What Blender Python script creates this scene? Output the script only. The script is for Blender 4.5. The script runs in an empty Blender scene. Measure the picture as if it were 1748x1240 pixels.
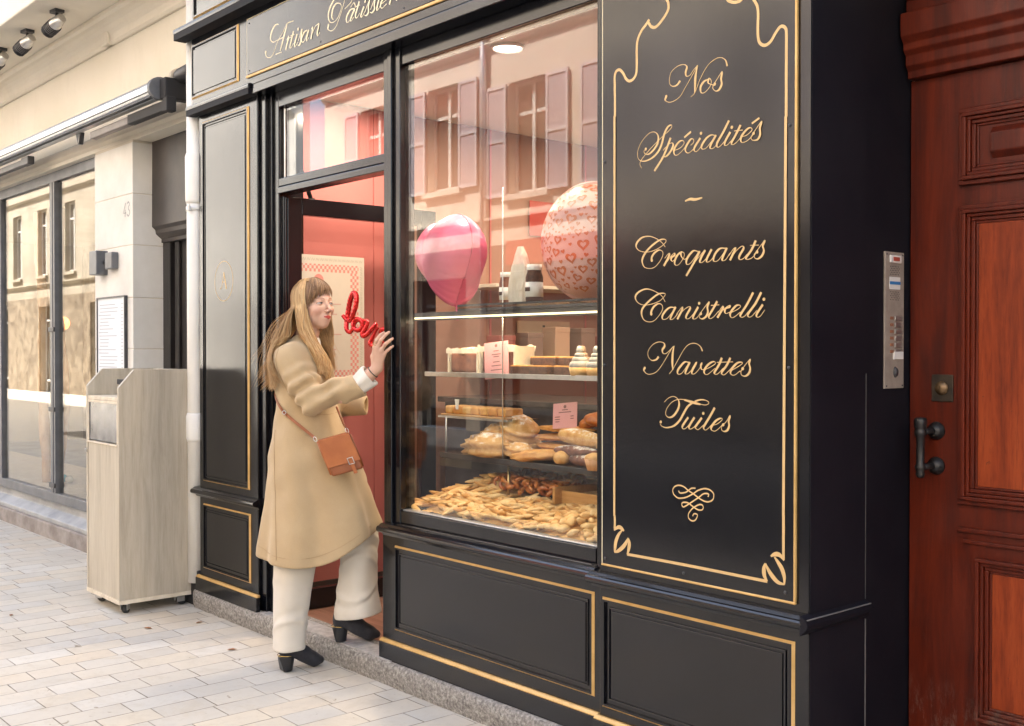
import bpy, bmesh, math, random
import numpy as np
from mathutils import Vector, Matrix, noise as mnoise
R = math.radians
random.seed(7); RNG = np.random.RandomState(11)
scene = bpy.context.scene
COL = scene.collection

# ---------------- camera ----------------
CAM = Vector((0.0, -2.675, 1.42))
cd = bpy.data.cameras.new("camera"); cam = bpy.data.objects.new("camera", cd); COL.objects.link(cam)
scene.camera = cam
cd.sensor_width = 36.0; cd.lens = 38.72; cd.clip_start = 0.05; cd.clip_end = 400
YAW = math.atan(1880 / 1624.0)
cam.location = CAM
cam.rotation_euler = (R(90 - 0.67), 0, YAW)

# ---------------- world, sun, exposure ----------------
world = bpy.data.worlds.new("World"); scene.world = world; world.use_nodes = True
wn = world.node_tree.nodes; wl = world.node_tree.links
bg = wn['Background']
sky = wn.new('ShaderNodeTexSky'); sky.sky_type = 'NISHITA'; sky.sun_disc = False
SUN_EL, SUN_AZ = R(56), R(328)        # the sun stands behind the bakery: it lights the houses opposite, the street is in open shade
sky.sun_elevation = SUN_EL
sky.sun_rotation = SUN_AZ
sky.air_density = 1.0; sky.dust_density = 3.0; sky.ozone_density = 0.6
wmul = wn.new("ShaderNodeMix"); wmul.data_type = "RGBA"; wmul.blend_type = "MULTIPLY"; wmul.inputs[0].default_value = 1.0; wmul.inputs[7].default_value = (1.0, 0.95, 0.87, 1)   # warm white balance
wl.new(sky.outputs[0], wmul.inputs[6]); wl.new(wmul.outputs[2], bg.inputs[0]); bg.inputs[1].default_value = 0.15
sd = bpy.data.lights.new("sun", 'SUN'); sun = bpy.data.objects.new("sun", sd); COL.objects.link(sun)
sd.energy = 4.8; sd.angle = R(1.5); sd.color = (1.0, 0.96, 0.90)
sdir = Vector((math.sin(SUN_AZ) * math.cos(SUN_EL), math.cos(SUN_AZ) * math.cos(SUN_EL), math.sin(SUN_EL)))
sun.rotation_euler = sdir.to_track_quat('Z', 'Y').to_euler()
scene.view_settings.view_transform = 'Standard'; scene.view_settings.look = 'None'
scene.view_settings.gamma = 1.0; scene.view_settings.exposure = 2.7
scene.cycles.max_bounces = 10; scene.cycles.transparent_max_bounces = 24
scene.cycles.use_denoising = True; scene.cycles.caustics_reflective = False; scene.cycles.caustics_refractive = False
scene.cycles.sample_clamp_indirect = 6.0

# ---------------- tagging ----------------
def tag(o, label=None, cat=None, group=None, kind=None):
    if label: o['label'] = label
    if cat: o['category'] = cat
    if group: o['group'] = group
    if kind: o['kind'] = kind
    return o
def thing(name, label, cat, loc=(0, 0, 0), rz=0.0, group=None):
    o = bpy.data.objects.new(name, None); COL.objects.link(o); o.empty_display_size = 0.1
    o.location = loc; o.rotation_euler = (0, 0, rz)
    return tag(o, label, cat, group)

# ---------------- mesh helpers ----------------
class MB:
    """collects shapes into one mesh"""
    def __init__(s): s.v = []; s.f = []; s.sm = []
    def add(s, vs, fs, smooth=False):
        b = len(s.v); s.v += [tuple(p) for p in vs]; s.f += [tuple(b + i for i in f) for f in fs]; s.sm += [smooth] * len(fs)
        return s
    def box(s, x0, x1, y0, y1, z0, z1):
        if x0 > x1: x0, x1 = x1, x0
        if y0 > y1: y0, y1 = y1, y0
        if z0 > z1: z0, z1 = z1, z0
        v = [(x0, y0, z0), (x1, y0, z0), (x1, y1, z0), (x0, y1, z0), (x0, y0, z1), (x1, y0, z1), (x1, y1, z1), (x0, y1, z1)]
        return s.add(v, [(0, 3, 2, 1), (4, 5, 6, 7), (0, 1, 5, 4), (1, 2, 6, 5), (2, 3, 7, 6), (3, 0, 4, 7)])
    def prism_x(s, x0, x1, prof):
        """profile of (y,z) points, swept along x"""
        n = len(prof); v = [(x0, y, z) for y, z in prof] + [(x1, y, z) for y, z in prof]
        f = [(i, (i + 1) % n, n + (i + 1) % n, n + i) for i in range(n)] + [tuple(range(n))[::-1], tuple(range(n, 2 * n))]
        return s.add(v, f)
    def prism_y(s, y0, y1, prof):
        n = len(prof); v = [(x, y0, z) for x, z in prof] + [(x, y1, z) for x, z in prof]
        f = [(i, (i + 1) % n, n + (i + 1) % n, n + i) for i in range(n)] + [tuple(range(n))[::-1], tuple(range(n, 2 * n))]
        return s.add(v, f)
    def prism_z(s, z0, z1, prof):
        n = len(prof); v = [(x, y, z0) for x, y in prof] + [(x, y, z1) for x, y in prof]
        f = [(i, (i + 1) % n, n + (i + 1) % n, n + i) for i in range(n)] + [tuple(range(n))[::-1], tuple(range(n, 2 * n))]
        return s.add(v, f)
    def cyl(s, p0, p1, r0, r1=None, n=16, caps=True):
        r1 = r0 if r1 is None else r1
        return s.tube([p0, p1], [r0, r1], n, caps)
    def tube(s, pts, rad, n=10, caps=True, closed=False, flat=1.0):
        P = [Vector(p) for p in pts]; m = len(P)
        if not hasattr(rad, '__len__'): rad = [rad] * m
        T = []
        for i in range(m):
            a = P[(i - 1) % m] if closed else P[max(i - 1, 0)]
            b = P[(i + 1) % m] if closed else P[min(i + 1, m - 1)]
            t = b - a; T.append(t.normalized() if t.length > 1e-9 else Vector((0, 0, 1)))
        up = Vector((0, 0, 1)) if abs(T[0].z) < 0.9 else Vector((1, 0, 0))
        N = (up - T[0] * up.dot(T[0])).normalized()
        vs = []
        for i in range(m):
            if i: N = (N - T[i] * N.dot(T[i])); N = N.normalized() if N.length > 1e-6 else T[i].orthogonal().normalized()
            B = T[i].cross(N)
            for k in range(n):
                a = 2 * math.pi * k / n
                vs.append(P[i] + (N * math.cos(a) + B * math.sin(a) * flat) * rad[i])
        fs = []
        for i in range(m if closed else m - 1):
            j = (i + 1) % m
            for k in range(n):
                k2 = (k + 1) % n
                fs.append((i * n + k, i * n + k2, j * n + k2, j * n + k))
        b = len(s.v)
        s.add(vs, fs, True)
        if caps and not closed:
            s.f += [tuple(b + k for k in range(n))[::-1], tuple(b + (m - 1) * n + k for k in range(n))]; s.sm += [False, False]
        return s
    def lathe(s, prof, c=(0, 0, 0), n=24, axis='z', smooth=True, sx=1, sy=1):
        vs = []; m = len(prof)
        for r, h in prof:
            for k in range(n):
                a = 2 * math.pi * k / n; x, y = r * math.cos(a) * sx, r * math.sin(a) * sy
                p = (x, y, h) if axis == 'z' else ((x, h, y) if axis == 'y' else (h, x, y))
                vs.append((c[0] + p[0], c[1] + p[1], c[2] + p[2]))
        fs = []
        for i in range(m - 1):
            for k in range(n):
                k2 = (k + 1) % n; fs.append((i * n + k, i * n + k2, (i + 1) * n + k2, (i + 1) * n + k))
        b = len(s.v); s.add(vs, fs, smooth)
        if prof[0][0] > 1e-6: s.f.append(tuple(b + k for k in range(n))[::-1]); s.sm.append(False)
        if prof[-1][0] > 1e-6: s.f.append(tuple(b + (m - 1) * n + k for k in range(n))); s.sm.append(False)
        return s
    def sphere(s, c, r, n=12, m=8, scale=(1, 1, 1)):
        vs = []; fs = []
        for i in range(m + 1):
            t = math.pi * i / m
            for k in range(n):
                a = 2 * math.pi * k / n
                vs.append((c[0] + r * scale[0] * math.sin(t) * math.cos(a), c[1] + r * scale[1] * math.sin(t) * math.sin(a), c[2] + r * scale[2] * math.cos(t)))
        for i in range(m):
            for k in range(n):
                k2 = (k + 1) % n; fs.append((i * n + k, (i + 1) * n + k, (i + 1) * n + k2, i * n + k2))
        return s.add(vs, fs, True)
    def build(s, name, mat=None, parent=None, bevel=0.0, seg=2, fix=True, loc=None):
        me = bpy.data.meshes.new(name); me.from_pydata(s.v, [], s.f); 
        me.polygons.foreach_set('use_smooth', s.sm)
        if fix:
            bm = bmesh.new(); bm.from_mesh(me)
            bmesh.ops.recalc_face_normals(bm, faces=bm.faces); bm.to_mesh(me); bm.free()
        me.update()
        o = bpy.data.objects.new(name, me); COL.objects.link(o)
        if mat: me.materials.append(mat)
        if parent: o.parent = parent
        if loc: o.location = loc
        if bevel:
            md = o.modifiers.new('bevel', 'BEVEL'); md.width = bevel; md.segments = seg; md.limit_method = 'ANGLE'; md.angle_limit = R(40)
            md.harden_normals = False
        return o

def wall_with_holes(m, x0, x1, z0, z1, y0, y1, holes):
    """solid wall y0..y1 with rectangular openings (hx0,hx1,hz0,hz1)"""
    xs = sorted({x0, x1, *[h[0] for h in holes], *[h[1] for h in holes]}); xs = [x for x in xs if x0 <= x <= x1]
    zs = sorted({z0, z1, *[h[2] for h in holes], *[h[3] for h in holes]}); zs = [z for z in zs if z0 <= z <= z1]
    nx, nz = len(xs) - 1, len(zs) - 1
    def solid(i, j):
        if i < 0 or j < 0 or i >= nx or j >= nz: return False
        cx, cz = (xs[i] + xs[i + 1]) / 2, (zs[j] + zs[j + 1]) / 2
        return not any(h[0] < cx < h[1] and h[2] < cz < h[3] for h in holes)
    for i in range(nx):
        for j in range(nz):
            if not solid(i, j): continue
            a, b, c, d = xs[i], xs[i + 1], zs[j], zs[j + 1]
            v = [(a, y0, c), (b, y0, c), (b, y1, c), (a, y1, c), (a, y0, d), (b, y0, d), (b, y1, d), (a, y1, d)]
            f = [(0, 1, 5, 4), (2, 3, 7, 6)]
            if not solid(i, j - 1): f.append((0, 3, 2, 1))
            if not solid(i, j + 1): f.append((4, 5, 6, 7))
            if not solid(i - 1, j): f.append((3, 0, 4, 7))
            if not solid(i + 1, j): f.append((1, 2, 6, 5))
            m.add(v, f)
    return m

def catmull(pts, per=8, closed=False):
    P = [np.array(p, float) for p in pts]; n = len(P); out = []
    if n < 3 and not closed: 
        return [tuple(P[0] + (P[1] - P[0]) * k / per) for k in range(per + 1)]
    for i in range(n if closed else n - 1):
        p0 = P[(i - 1) % n] if closed else P[max(i - 1, 0)]; p1 = P[i]; p2 = P[(i + 1) % n]; p3 = P[(i + 2) % n] if closed else P[min(i + 2, n - 1)]
        if not closed and i == 0: p0 = 2 * p1 - p2
        if not closed and i == n - 2: p3 = 2 * p2 - p1
        for k in range(per):
            t = k / per
            out.append(tuple(0.5 * ((2 * p1) + (-p0 + p2) * t + (2 * p0 - 5 * p1 + 4 * p2 - p3) * t * t + (-p0 + 3 * p1 - 3 * p2 + p3) * t ** 3)))
    if not closed: out.append(tuple(P[-1]))
    return out

# ---------------- materials ----------------
def newmat(name):
    m = bpy.data.materials.new(name); m.use_nodes = True
    return m, m.node_tree.nodes, m.node_tree.links, m.node_tree.nodes['Principled BSDF']
def setp(b, **k):
    for a, v in k.items():
        a = a.replace('_', ' ')
        if a in b.inputs: b.inputs[a].default_value = v
def rgb(c): return (c[0], c[1], c[2], 1.0)
def mixcol(N, L, fac, a, b, mode='MIX'):
    n = N.new('ShaderNodeMix'); n.data_type = 'RGBA'; n.blend_type = mode
    for s, v in ((0, fac), (6, a), (7, b)):
        if hasattr(v, 'links') or isinstance(v, bpy.types.NodeSocket): L.new(v, n.inputs[s])
        else: n.inputs[s].default_value = v if not isinstance(v, tuple) else (rgb(v) if len(v) == 3 else v)
    return n.outputs[2]
def tex_noise(N, L, scale, detail=5, rough=0.6, coord='Object', stretch=None, vec=None, dist=0.0):
    n = N.new('ShaderNodeTexNoise'); n.inputs['Scale'].default_value = scale; n.inputs['Detail'].default_value = detail
    n.inputs['Roughness'].default_value = rough; n.inputs['Distortion'].default_value = dist
    if vec is None:
        tc = N.new('ShaderNodeTexCoord'); vec = tc.outputs[coord]
    if stretch:
        mp = N.new('ShaderNodeMapping'); mp.inputs['Scale'].default_value = stretch; L.new(vec, mp.inputs[0]); vec = mp.outputs[0]
    L.new(vec, n.inputs['Vector']); return n.outputs['Fac']
def ramp(N, L, fac, stops):
    r = N.new('ShaderNodeValToRGB'); e = r.color_ramp.elements
    while len(e) > 1: e.remove(e[-1])
    e[0].position = stops[0][0]; e[0].color = rgb(stops[0][1])
    for p, c in stops[1:]:
        x = e.new(p); x.color = rgb(c)
    L.new(fac, r.inputs[0]); return r.outputs[0]
def rampv(N, L, fac, a, b, lo=0.0, hi=1.0):
    m = N.new('ShaderNodeMapRange'); m.inputs[1].default_value = a; m.inputs[2].default_value = b
    m.inputs[3].default_value = lo; m.inputs[4].default_value = hi; L.new(fac, m.inputs[0]); return m.outputs[0]
def bump(N, L, b, h, strength=0.2, dist=0.01):
    n = N.new('ShaderNodeBump'); n.inputs['Strength'].default_value = strength; n.inputs['Distance'].default_value = dist
    L.new(h, n.inputs['Height']); L.new(n.outputs[0], b.inputs['Normal']); return n
def noisy(name, c1, c2, scale=6, rough=0.6, bmp=0.0, bscale=40, bdist=0.004, stretch=None, metallic=0.0, ior=1.5, detail=5, lo=0.35, hi=0.65, sheen=0.0, coat=0.0, rvar=0.0, sss=0.0):
    m, N, L, b = newmat(name)
    f = rampv(N, L, tex_noise(N, L, scale, detail, 0.6, stretch=stretch), lo, hi)
    L.new(mixcol(N, L, f, c1, c2), b.inputs['Base Color'])
    setp(b, Roughness=rough, Metallic=metallic, IOR=ior, Sheen_Weight=sheen, Coat_Weight=coat)
    if rvar: L.new(rampv(N, L, tex_noise(N, L, scale * 2.3, 6, 0.65), 0.3, 0.7, rough - rvar, rough + rvar), b.inputs['Roughness'])
    if bmp: bump(N, L, b, tex_noise(N, L, bscale, 6, 0.65, stretch=stretch), bmp, bdist)
    if sss: setp(b, Subsurface_Weight=sss, Subsurface_Scale=0.01)
    return m
def vary(m, amount=0.35, hue=(1.0, 0.80, 0.55)):
    N, L = m.node_tree.nodes, m.node_tree.links; b = N['Principled BSDF']; src = b.inputs['Base Color'].links[0].from_socket
    oi = N.new('ShaderNodeObjectInfo'); L.new(mixcol(N, L, rampv(N, L, oi.outputs['Random'], 0, 1, 0, amount), src, mixcol(N, L, 1.0, src, hue, 'MULTIPLY')), b.inputs['Base Color']); return m
def flat(name, c, rough=0.5, metallic=0.0, ior=1.5, coat=0.0):
    m, N, L, b = newmat(name); b.inputs['Base Color'].default_value = rgb(c)
    setp(b, Roughness=rough, Metallic=metallic, IOR=ior, Coat_Weight=coat); return m
def emit(name, c, s):
    m, N, L, b = newmat(name); b.inputs['Base Color'].default_value = rgb(c)
    b.inputs['Emission Color'].default_value = rgb(c); b.inputs['Emission Strength'].default_value = s; return m
def glassmat(name, tint=(0.95, 0.96, 0.95), ior=1.75, rough=0.0, wavy=0.0):
    m, N, L, b = newmat(name); N.remove(b)
    out = N['Material Output']; tr = N.new('ShaderNodeBsdfTransparent'); tr.inputs[0].default_value = rgb(tint)
    gl = N.new('ShaderNodeBsdfGlossy'); gl.inputs['Roughness'].default_value = rough; gl.inputs[0].default_value = (0.97, 0.97, 0.97, 1)
    fr = N.new('ShaderNodeFresnel'); geo = N.new('ShaderNodeNewGeometry'); L.new(rampv(N, L, geo.outputs['Backfacing'], 0, 1, ior, 1 / ior), fr.inputs[0]); mx = N.new('ShaderNodeMixShader')
    if wavy:
        bp = N.new('ShaderNodeBump'); bp.inputs['Strength'].default_value = wavy; bp.inputs['Distance'].default_value = 0.01
        L.new(tex_noise(N, L, 1.3, 1, 0.4), bp.inputs['Height']); L.new(bp.outputs[0], gl.inputs['Normal'])
    L.new(fr.outputs[0], mx.inputs[0]); L.new(tr.outputs[0], mx.inputs[1]); L.new(gl.outputs[0], mx.inputs[2]); L.new(mx.outputs[0], out.inputs[0])
    return m

M = {}
def paint():
    m, N, L, b = newmat('black_lacquer')
    n1 = tex_noise(N, L, 3.0, 6, 0.6); n2 = tex_noise(N, L, 90, 4, 0.7)
    L.new(mixcol(N, L, rampv(N, L, n1, 0.35, 0.7), (0.0030, 0.0034, 0.0055), (0.0060, 0.0060, 0.0080)), b.inputs['Base Color'])
    dirt = rampv(N, L, tex_noise(N, L, 260, 3, 0.7), 0.74, 0.80)
    base = b.inputs['Base Color'].links[0].from_socket
    L.new(mixcol(N, L, dirt, base, (0.05, 0.05, 0.05)), b.inputs['Base Color'])
    L.new(rampv(N, L, tex_noise(N, L, 5, 6, 0.7), 0.3, 0.7, 0.13, 0.18), b.inputs['Roughness'])
    setp(b, IOR=1.54)
    scr = rampv(N, L, tex_noise(N, L, 60, 5, 0.7, stretch=(1, 1, 0.06)), 0.3, 0.7); mm = N.new('ShaderNodeMath'); mm.operation = 'MULTIPLY_ADD'; mm.inputs[1].default_value = 0.5
    L.new(scr, mm.inputs[0]); L.new(tex_noise(N, L, 34, 4, 0.6), mm.inputs[2]); bump(N, L, b, mm.outputs[0], 0.07, 0.002)
    return m
M['paint'] = paint()
M['reveal'] = noisy('matt_navy_black', (0.006, 0.006, 0.010), (0.012, 0.011, 0.015), 3, 0.6, 0.05, 60, ior=1.25)
M['gold'] = noisy('gold_paint', (0.56, 0.34, 0.11), (0.68, 0.43, 0.16), 14, 0.38, 0.1, 120, metallic=0.25)
M['letter'] = flat('gold_lettering', (0.62, 0.42, 0.19), 0.45, 0.1)
M['letter_pale'] = flat('cream_lettering', (0.85, 0.74, 0.50), 0.5)
M['glass'] = glassmat('shop_glass', (0.94, 0.95, 0.94), 1.45)
M['glass_left'] = glassmat('neighbour_glass', (0.92, 0.92, 0.90), 1.5)
M['steel'] = noisy('brushed_steel', (0.55, 0.54, 0.52), (0.66, 0.65, 0.63), 30, 0.35, 0.1, 200, metallic=0.9)
M['alu'] = noisy('aluminium', (0.60, 0.62, 0.64), (0.72, 0.74, 0.76), 12, 0.3, metallic=0.85)
M['darkmetal'] = noisy('dark_metal', (0.03, 0.03, 0.033), (0.055, 0.055, 0.06), 12, 0.45, 0.05, 80)
M['grey_frame'] = noisy('grey_frame', (0.10, 0.105, 0.115), (0.14, 0.145, 0.155), 10, 0.4)
M['black'] = flat('matt_black', (0.012, 0.012, 0.014), 0.7)
M['rubber'] = flat('rubber', (0.03, 0.03, 0.03), 0.8)
# ---------------- signed distance sculpting ----------------
class Grid:
    def __init__(s, lo, hi, h):
        s.lo = np.array(lo, float); s.h = h; s.n = [int(math.ceil((hi[i] - lo[i]) / h)) + 1 for i in range(3)]
        ax = [np.float32(lo[i]) + np.arange(s.n[i], dtype=np.float32) * np.float32(h) for i in range(3)]
        s.x, s.y, s.z = np.meshgrid(*ax, indexing='ij', sparse=True)
    def P(s): return s.x, s.y, s.z
def smin(a, b, k):
    h = np.clip(0.5 + 0.5 * (b - a) / k, 0, 1); return b + (a - b) * h - k * h * (1 - h)
def smax(a, b, k): return -smin(-a, -b, k)
def s_ell(p, c, r):
    x, y, z = (p[0] - c[0]) / r[0], (p[1] - c[1]) / r[1], (p[2] - c[2]) / r[2]
    k = np.sqrt(x * x + y * y + z * z); 
    x2, y2, z2 = x / r[0], y / r[1], z / r[2]; k2 = np.sqrt(x2 * x2 + y2 * y2 + z2 * z2) + 1e-9
    return k * (k - 1) / k2
def s_cap(p, a, b, r0, r1=None):
    r1 = r0 if r1 is None else r1
    a = np.array(a, float); b = np.array(b, float); d = b - a; L2 = float(d @ d)
    t = np.clip(((p[0] - a[0]) * d[0] + (p[1] - a[1]) * d[1] + (p[2] - a[2]) * d[2]) / L2, 0, 1)
    return np.sqrt((p[0] - a[0] - t * d[0]) ** 2 + (p[1] - a[1] - t * d[1]) ** 2 + (p[2] - a[2] - t * d[2]) ** 2) - (r0 + (r1 - r0) * t)
def s_chain(p, pts, rs, k=0.01):
    d = None
    for i in range(len(pts) - 1):
        e = s_cap(p, pts[i], pts[i + 1], rs[i], rs[i + 1]); d = e if d is None else smin(d, e, k)
    return d
def s_box(p, c, b, r=0.0, rot=None):
    x, y, z = p[0] - c[0], p[1] - c[1], p[2] - c[2]
    if rot is not None:
        m = np.array(rot); x, y, z = m[0][0] * x + m[0][1] * y + m[0][2] * z, m[1][0] * x + m[1][1] * y + m[1][2] * z, m[2][0] * x + m[2][1] * y + m[2][2] * z
    qx, qy, qz = abs(x) - b[0] + r, abs(y) - b[1] + r, abs(z) - b[2] + r
    return np.sqrt(np.maximum(qx, 0) ** 2 + np.maximum(qy, 0) ** 2 + np.maximum(qz, 0) ** 2) + np.minimum(np.maximum(qx, np.maximum(qy, qz)), 0) - r
def nets(g, f):
    """naive surface nets -> verts (n,3), quads"""
    f = np.broadcast_to(f, g.n).astype(np.float32); s = f < 0
    nx, ny, nz = [k - 1 for k in g.n]
    acc = np.zeros((nx, ny, nz, 3), np.float32); cnt = np.zeros((nx, ny, nz), np.float32)
    def corner(a, i, j, k): return a[i:i + nx, j:j + ny, k:k + nz]
    for ax in range(3):
        o1, o2 = [(1, 2), (0, 2), (0, 1)][ax]
        for p in (0, 1):
            for q in (0, 1):
                c0 = [0, 0, 0]; c0[o1] = p; c0[o2] = q; c1 = list(c0); c1[ax] = 1
                a = corner(f, *c0); b = corner(f, *c1); cr = (a < 0) != (b < 0)
                t = np.where(cr, a / np.where(cr, a - b, 1), 0)
                w = cr.astype(np.float32); cnt += w
                for d in range(3): acc[..., d] += w * (t if d == ax else c0[d])
    act = cnt > 0; idx = -np.ones((nx, ny, nz), np.int64); idx[act] = np.arange(int(act.sum()))
    ii = np.argwhere(act); V = (acc[act] / cnt[act][:, None] + ii) * g.h + g.lo
    Q = []
    for ax in range(3):
        o1, o2 = [(1, 2), (2, 0), (0, 1)][ax]
        a = s; sl0 = [slice(None)] * 3; sl1 = [slice(None)] * 3
        sl0[ax] = slice(0, -1); sl1[ax] = slice(1, None)
        cr = a[tuple(sl0)] != a[tuple(sl1)]; e = np.argwhere(cr)
        ok = (e[:, o1] > 0) & (e[:, o2] > 0) & (e[:, o1] < [nx, ny, nz][o1]) & (e[:, o2] < [nx, ny, nz][o2]); e = e[ok]
        if len(e) == 0: continue
        ins = a[tuple(sl0)][tuple(e.T)]
        def at(d1, d2):
            q = e.copy(); q[:, o1] += d1; q[:, o2] += d2; return idx[tuple(q.T)]
        A, B, C, D = at(-1, -1), at(0, -1), at(0, 0), at(-1, 0)
        Q.append(np.where(ins[:, None], np.stack([A, B, C, D], 1), np.stack([D, C, B, A], 1)))
    return V, np.concatenate(Q)
def mesh_np(name, V, Q, mat, parent=None, smooth_it=0, smooth=True, mw=None):
    V = np.asarray(V, float)
    if smooth_it:
        E = np.concatenate([Q[:, [0, 1]], Q[:, [1, 2]], Q[:, [2, 3]], Q[:, [3, 0]]]); E = np.concatenate([E, E[:, ::-1]])
        deg = np.bincount(E[:, 0], minlength=len(V))[:, None]
        for _ in range(smooth_it):
            S = np.stack([np.bincount(E[:, 0], weights=V[E[:, 1], d], minlength=len(V)) for d in range(3)], 1) / np.maximum(deg, 1)
            V = V * 0.5 + S * 0.5
    if mw is not None: V = V @ np.array(mw)[:3, :3].T + np.array(mw)[:3, 3]
    me = bpy.data.meshes.new(name); me.vertices.add(len(V)); me.vertices.foreach_set('co', V.ravel().astype(np.float32))
    k = Q.shape[1]
    me.loops.add(len(Q) * k); me.loops.foreach_set('vertex_index', Q.ravel().astype(np.int32))
    me.polygons.add(len(Q)); me.polygons.foreach_set('loop_start', np.arange(0, len(Q) * k, k, dtype=np.int32)); me.polygons.foreach_set('loop_total', np.full(len(Q), k, np.int32))
    me.polygons.foreach_set('use_smooth', np.full(len(Q), smooth)); me.update(calc_edges=True); me.validate()
    if mat: me.materials.append(mat)
    o = bpy.data.objects.new(name, me); COL.objects.link(o)
    if parent: o.parent = parent
    return o
def vcol(o, cols, name='tint'):
    a = o.data.color_attributes.new(name, 'FLOAT_COLOR', 'POINT')
    c = np.ones((len(o.data.vertices), 4), np.float32); c[:, :3] = cols; a.data.foreach_set('color', c.ravel())
def quads_join(parts):
    V = []; Q = []; b = 0
    for v, q in parts: V.append(v); Q.append(q + b); b += len(v)
    return np.concatenate(V), np.concatenate(Q)
# ================= materials of the place =================
def paving():
    m, N, L, b = newmat('stone_paving')
    tc = N.new('ShaderNodeTexCoord'); mp = N.new('ShaderNodeMapping'); mp.inputs['Rotation'].default_value = (0, 0, R(90)); mp.inputs['Location'].default_value = (0.07, 0.03, 0)
    L.new(tc.outputs['Object'], mp.inputs[0])
    wob = N.new('ShaderNodeMix'); wob.data_type = 'RGBA'; wob.inputs[0].default_value = 0.012
    nz = N.new('ShaderNodeTexNoise'); nz.inputs['Scale'].default_value = 2.2; L.new(tc.outputs['Object'], nz.inputs['Vector'])
    L.new(mp.outputs[0], wob.inputs[6]); L.new(nz.outputs['Color'], wob.inputs[7])
    def brick(mortar, smooth, c1, c2, cm):
        t = N.new('ShaderNodeTexBrick'); t.offset = 0.43; t.offset_frequency = 2; t.squash = 0.82; t.squash_frequency = 3
        t.inputs['Scale'].default_value = 1.0; t.inputs['Mortar Size'].default_value = mortar; t.inputs['Mortar Smooth'].default_value = smooth
        t.inputs['Brick Width'].default_value = 0.262; t.inputs['Row Height'].default_value = 0.138; t.inputs['Bias'].default_value = 0.0
        t.inputs['Color1'].default_value = c1; t.inputs['Color2'].default_value = c2; t.inputs['Mortar'].default_value = cm
        L.new(wob.outputs[2], t.inputs['Vector']); return t
    t = brick(0.0032, 0.45, (0, 0, 0, 1), (1, 1, 1, 1), (0.5, 0.5, 0.5, 1))
    stone = ramp(N, L, t.outputs['Color'], [(0.0, (0.45, 0.42, 0.37)), (0.2, (0.53, 0.495, 0.43)), (0.42, (0.57, 0.50, 0.39)), (0.55, (0.48, 0.455, 0.41)), (0.72, (0.58, 0.555, 0.50)), (0.86, (0.55, 0.46, 0.34)), (1.0, (0.52, 0.49, 0.44))])
    big = rampv(N, L, tex_noise(N, L, 0.9, 5, 0.6), 0.3, 0.7)
    c = mixcol(N, L, 0.32, stone, mixcol(N, L, big, (0.46, 0.425, 0.365), (0.59, 0.56, 0.49)))
    c = mixcol(N, L, rampv(N, L, tex_noise(N, L, 28, 8, 0.75), 0.52, 0.8, 0, 0.5), c, (0.40, 0.35, 0.28))
    c = mixcol(N, L, rampv(N, L, tex_noise(N, L, 5.5, 7, 0.75, dist=0.6), 0.52, 0.76, 0, 0.65), c, (0.42, 0.36, 0.27))
    c = mixcol(N, L, rampv(N, L, tex_noise(N, L, 11, 3, 0.5, dist=1.2), 0.71, 0.75, 0, 0.75), c, (0.22, 0.17, 0.11))
    # joints fade where mortar is flush
    jf = N.new('ShaderNodeMath'); jf.operation = 'MULTIPLY'; L.new(t.outputs['Fac'], jf.inputs[0])
    L.new(rampv(N, L, tex_noise(N, L, 3.1, 5, 0.7), 0.34, 0.58, 0.2, 1.0), jf.inputs[1])
    c = mixcol(N, L, jf.outputs[0], c, (0.15, 0.12, 0.09))
    L.new(c, b.inputs['Base Color']); L.new(rampv(N, L, tex_noise(N, L, 6, 5, 0.6), 0.3, 0.7, 0.5, 0.8), b.inputs['Roughness'])
    h = N.new('ShaderNodeMath'); h.operation = 'SUBTRACT'
    L.new(rampv(N, L, tex_noise(N, L, 60, 8, 0.7), 0, 1, 0.0, 0.35), h.inputs[0]); L.new(t.outputs['Fac'], h.inputs[1])
    bump(N, L, b, h.outputs[0], 0.5, 0.0025); return m
M['paving'] = paving()
def plaster(name, c1, c2, joints=None):
    m = noisy(name, c1, c2, 1.1, 0.85, 0.3, 45, 0.004, detail=8, lo=0.3, hi=0.7); N, L = m.node_tree.nodes, m.node_tree.links; b = N['Principled BSDF']; src = b.inputs['Base Color'].links[0].from_socket
    L.new(mixcol(N, L, rampv(N, L, tex_noise(N, L, 2.6, 8, 0.75, stretch=(1, 1, 0.22), dist=0.4), 0.52, 0.80, 0, 0.3), src, tuple(x * 0.62 for x in c1)), b.inputs['Base Color']); return m
M['cream'] = plaster('cream_plaster', (0.72, 0.665, 0.55), (0.80, 0.75, 0.65))
M['whitewall'] = noisy('white_painted_stone', (0.68, 0.66, 0.60), (0.80, 0.78, 0.73), 2.2, 0.8, 0.3, 30, 0.004)
M['shade_beige'] = noisy('beige_plaster', (0.60, 0.54, 0.43), (0.68, 0.62, 0.52), 1.6, 0.85, 0.2, 40)
def granite():
    m, N, L, b = newmat('rough_granite')
    f = tex_noise(N, L, 75, 4, 0.7); g = tex_noise(N, L, 22, 6, 0.7)
    c = ramp(N, L, f, [(0.3, (0.07, 0.065, 0.06)), (0.48, (0.24, 0.22, 0.20)), (0.62, (0.42, 0.40, 0.36)), (0.75, (0.60, 0.58, 0.53))])
    c = mixcol(N, L, rampv(N, L, g, 0.45, 0.7, 0, 0.6), c, (0.30, 0.27, 0.24))
    L.new(c, b.inputs['Base Color']); setp(b, Roughness=0.75); bump(N, L, b, tex_noise(N, L, 48, 7, 0.75), 0.9, 0.012); return m
M['granite'] = granite()
M['granite_top'] = noisy('worn_granite', (0.30, 0.29, 0.28), (0.50, 0.48, 0.46), 30, 0.45, 0.35, 110, 0.003)
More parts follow.
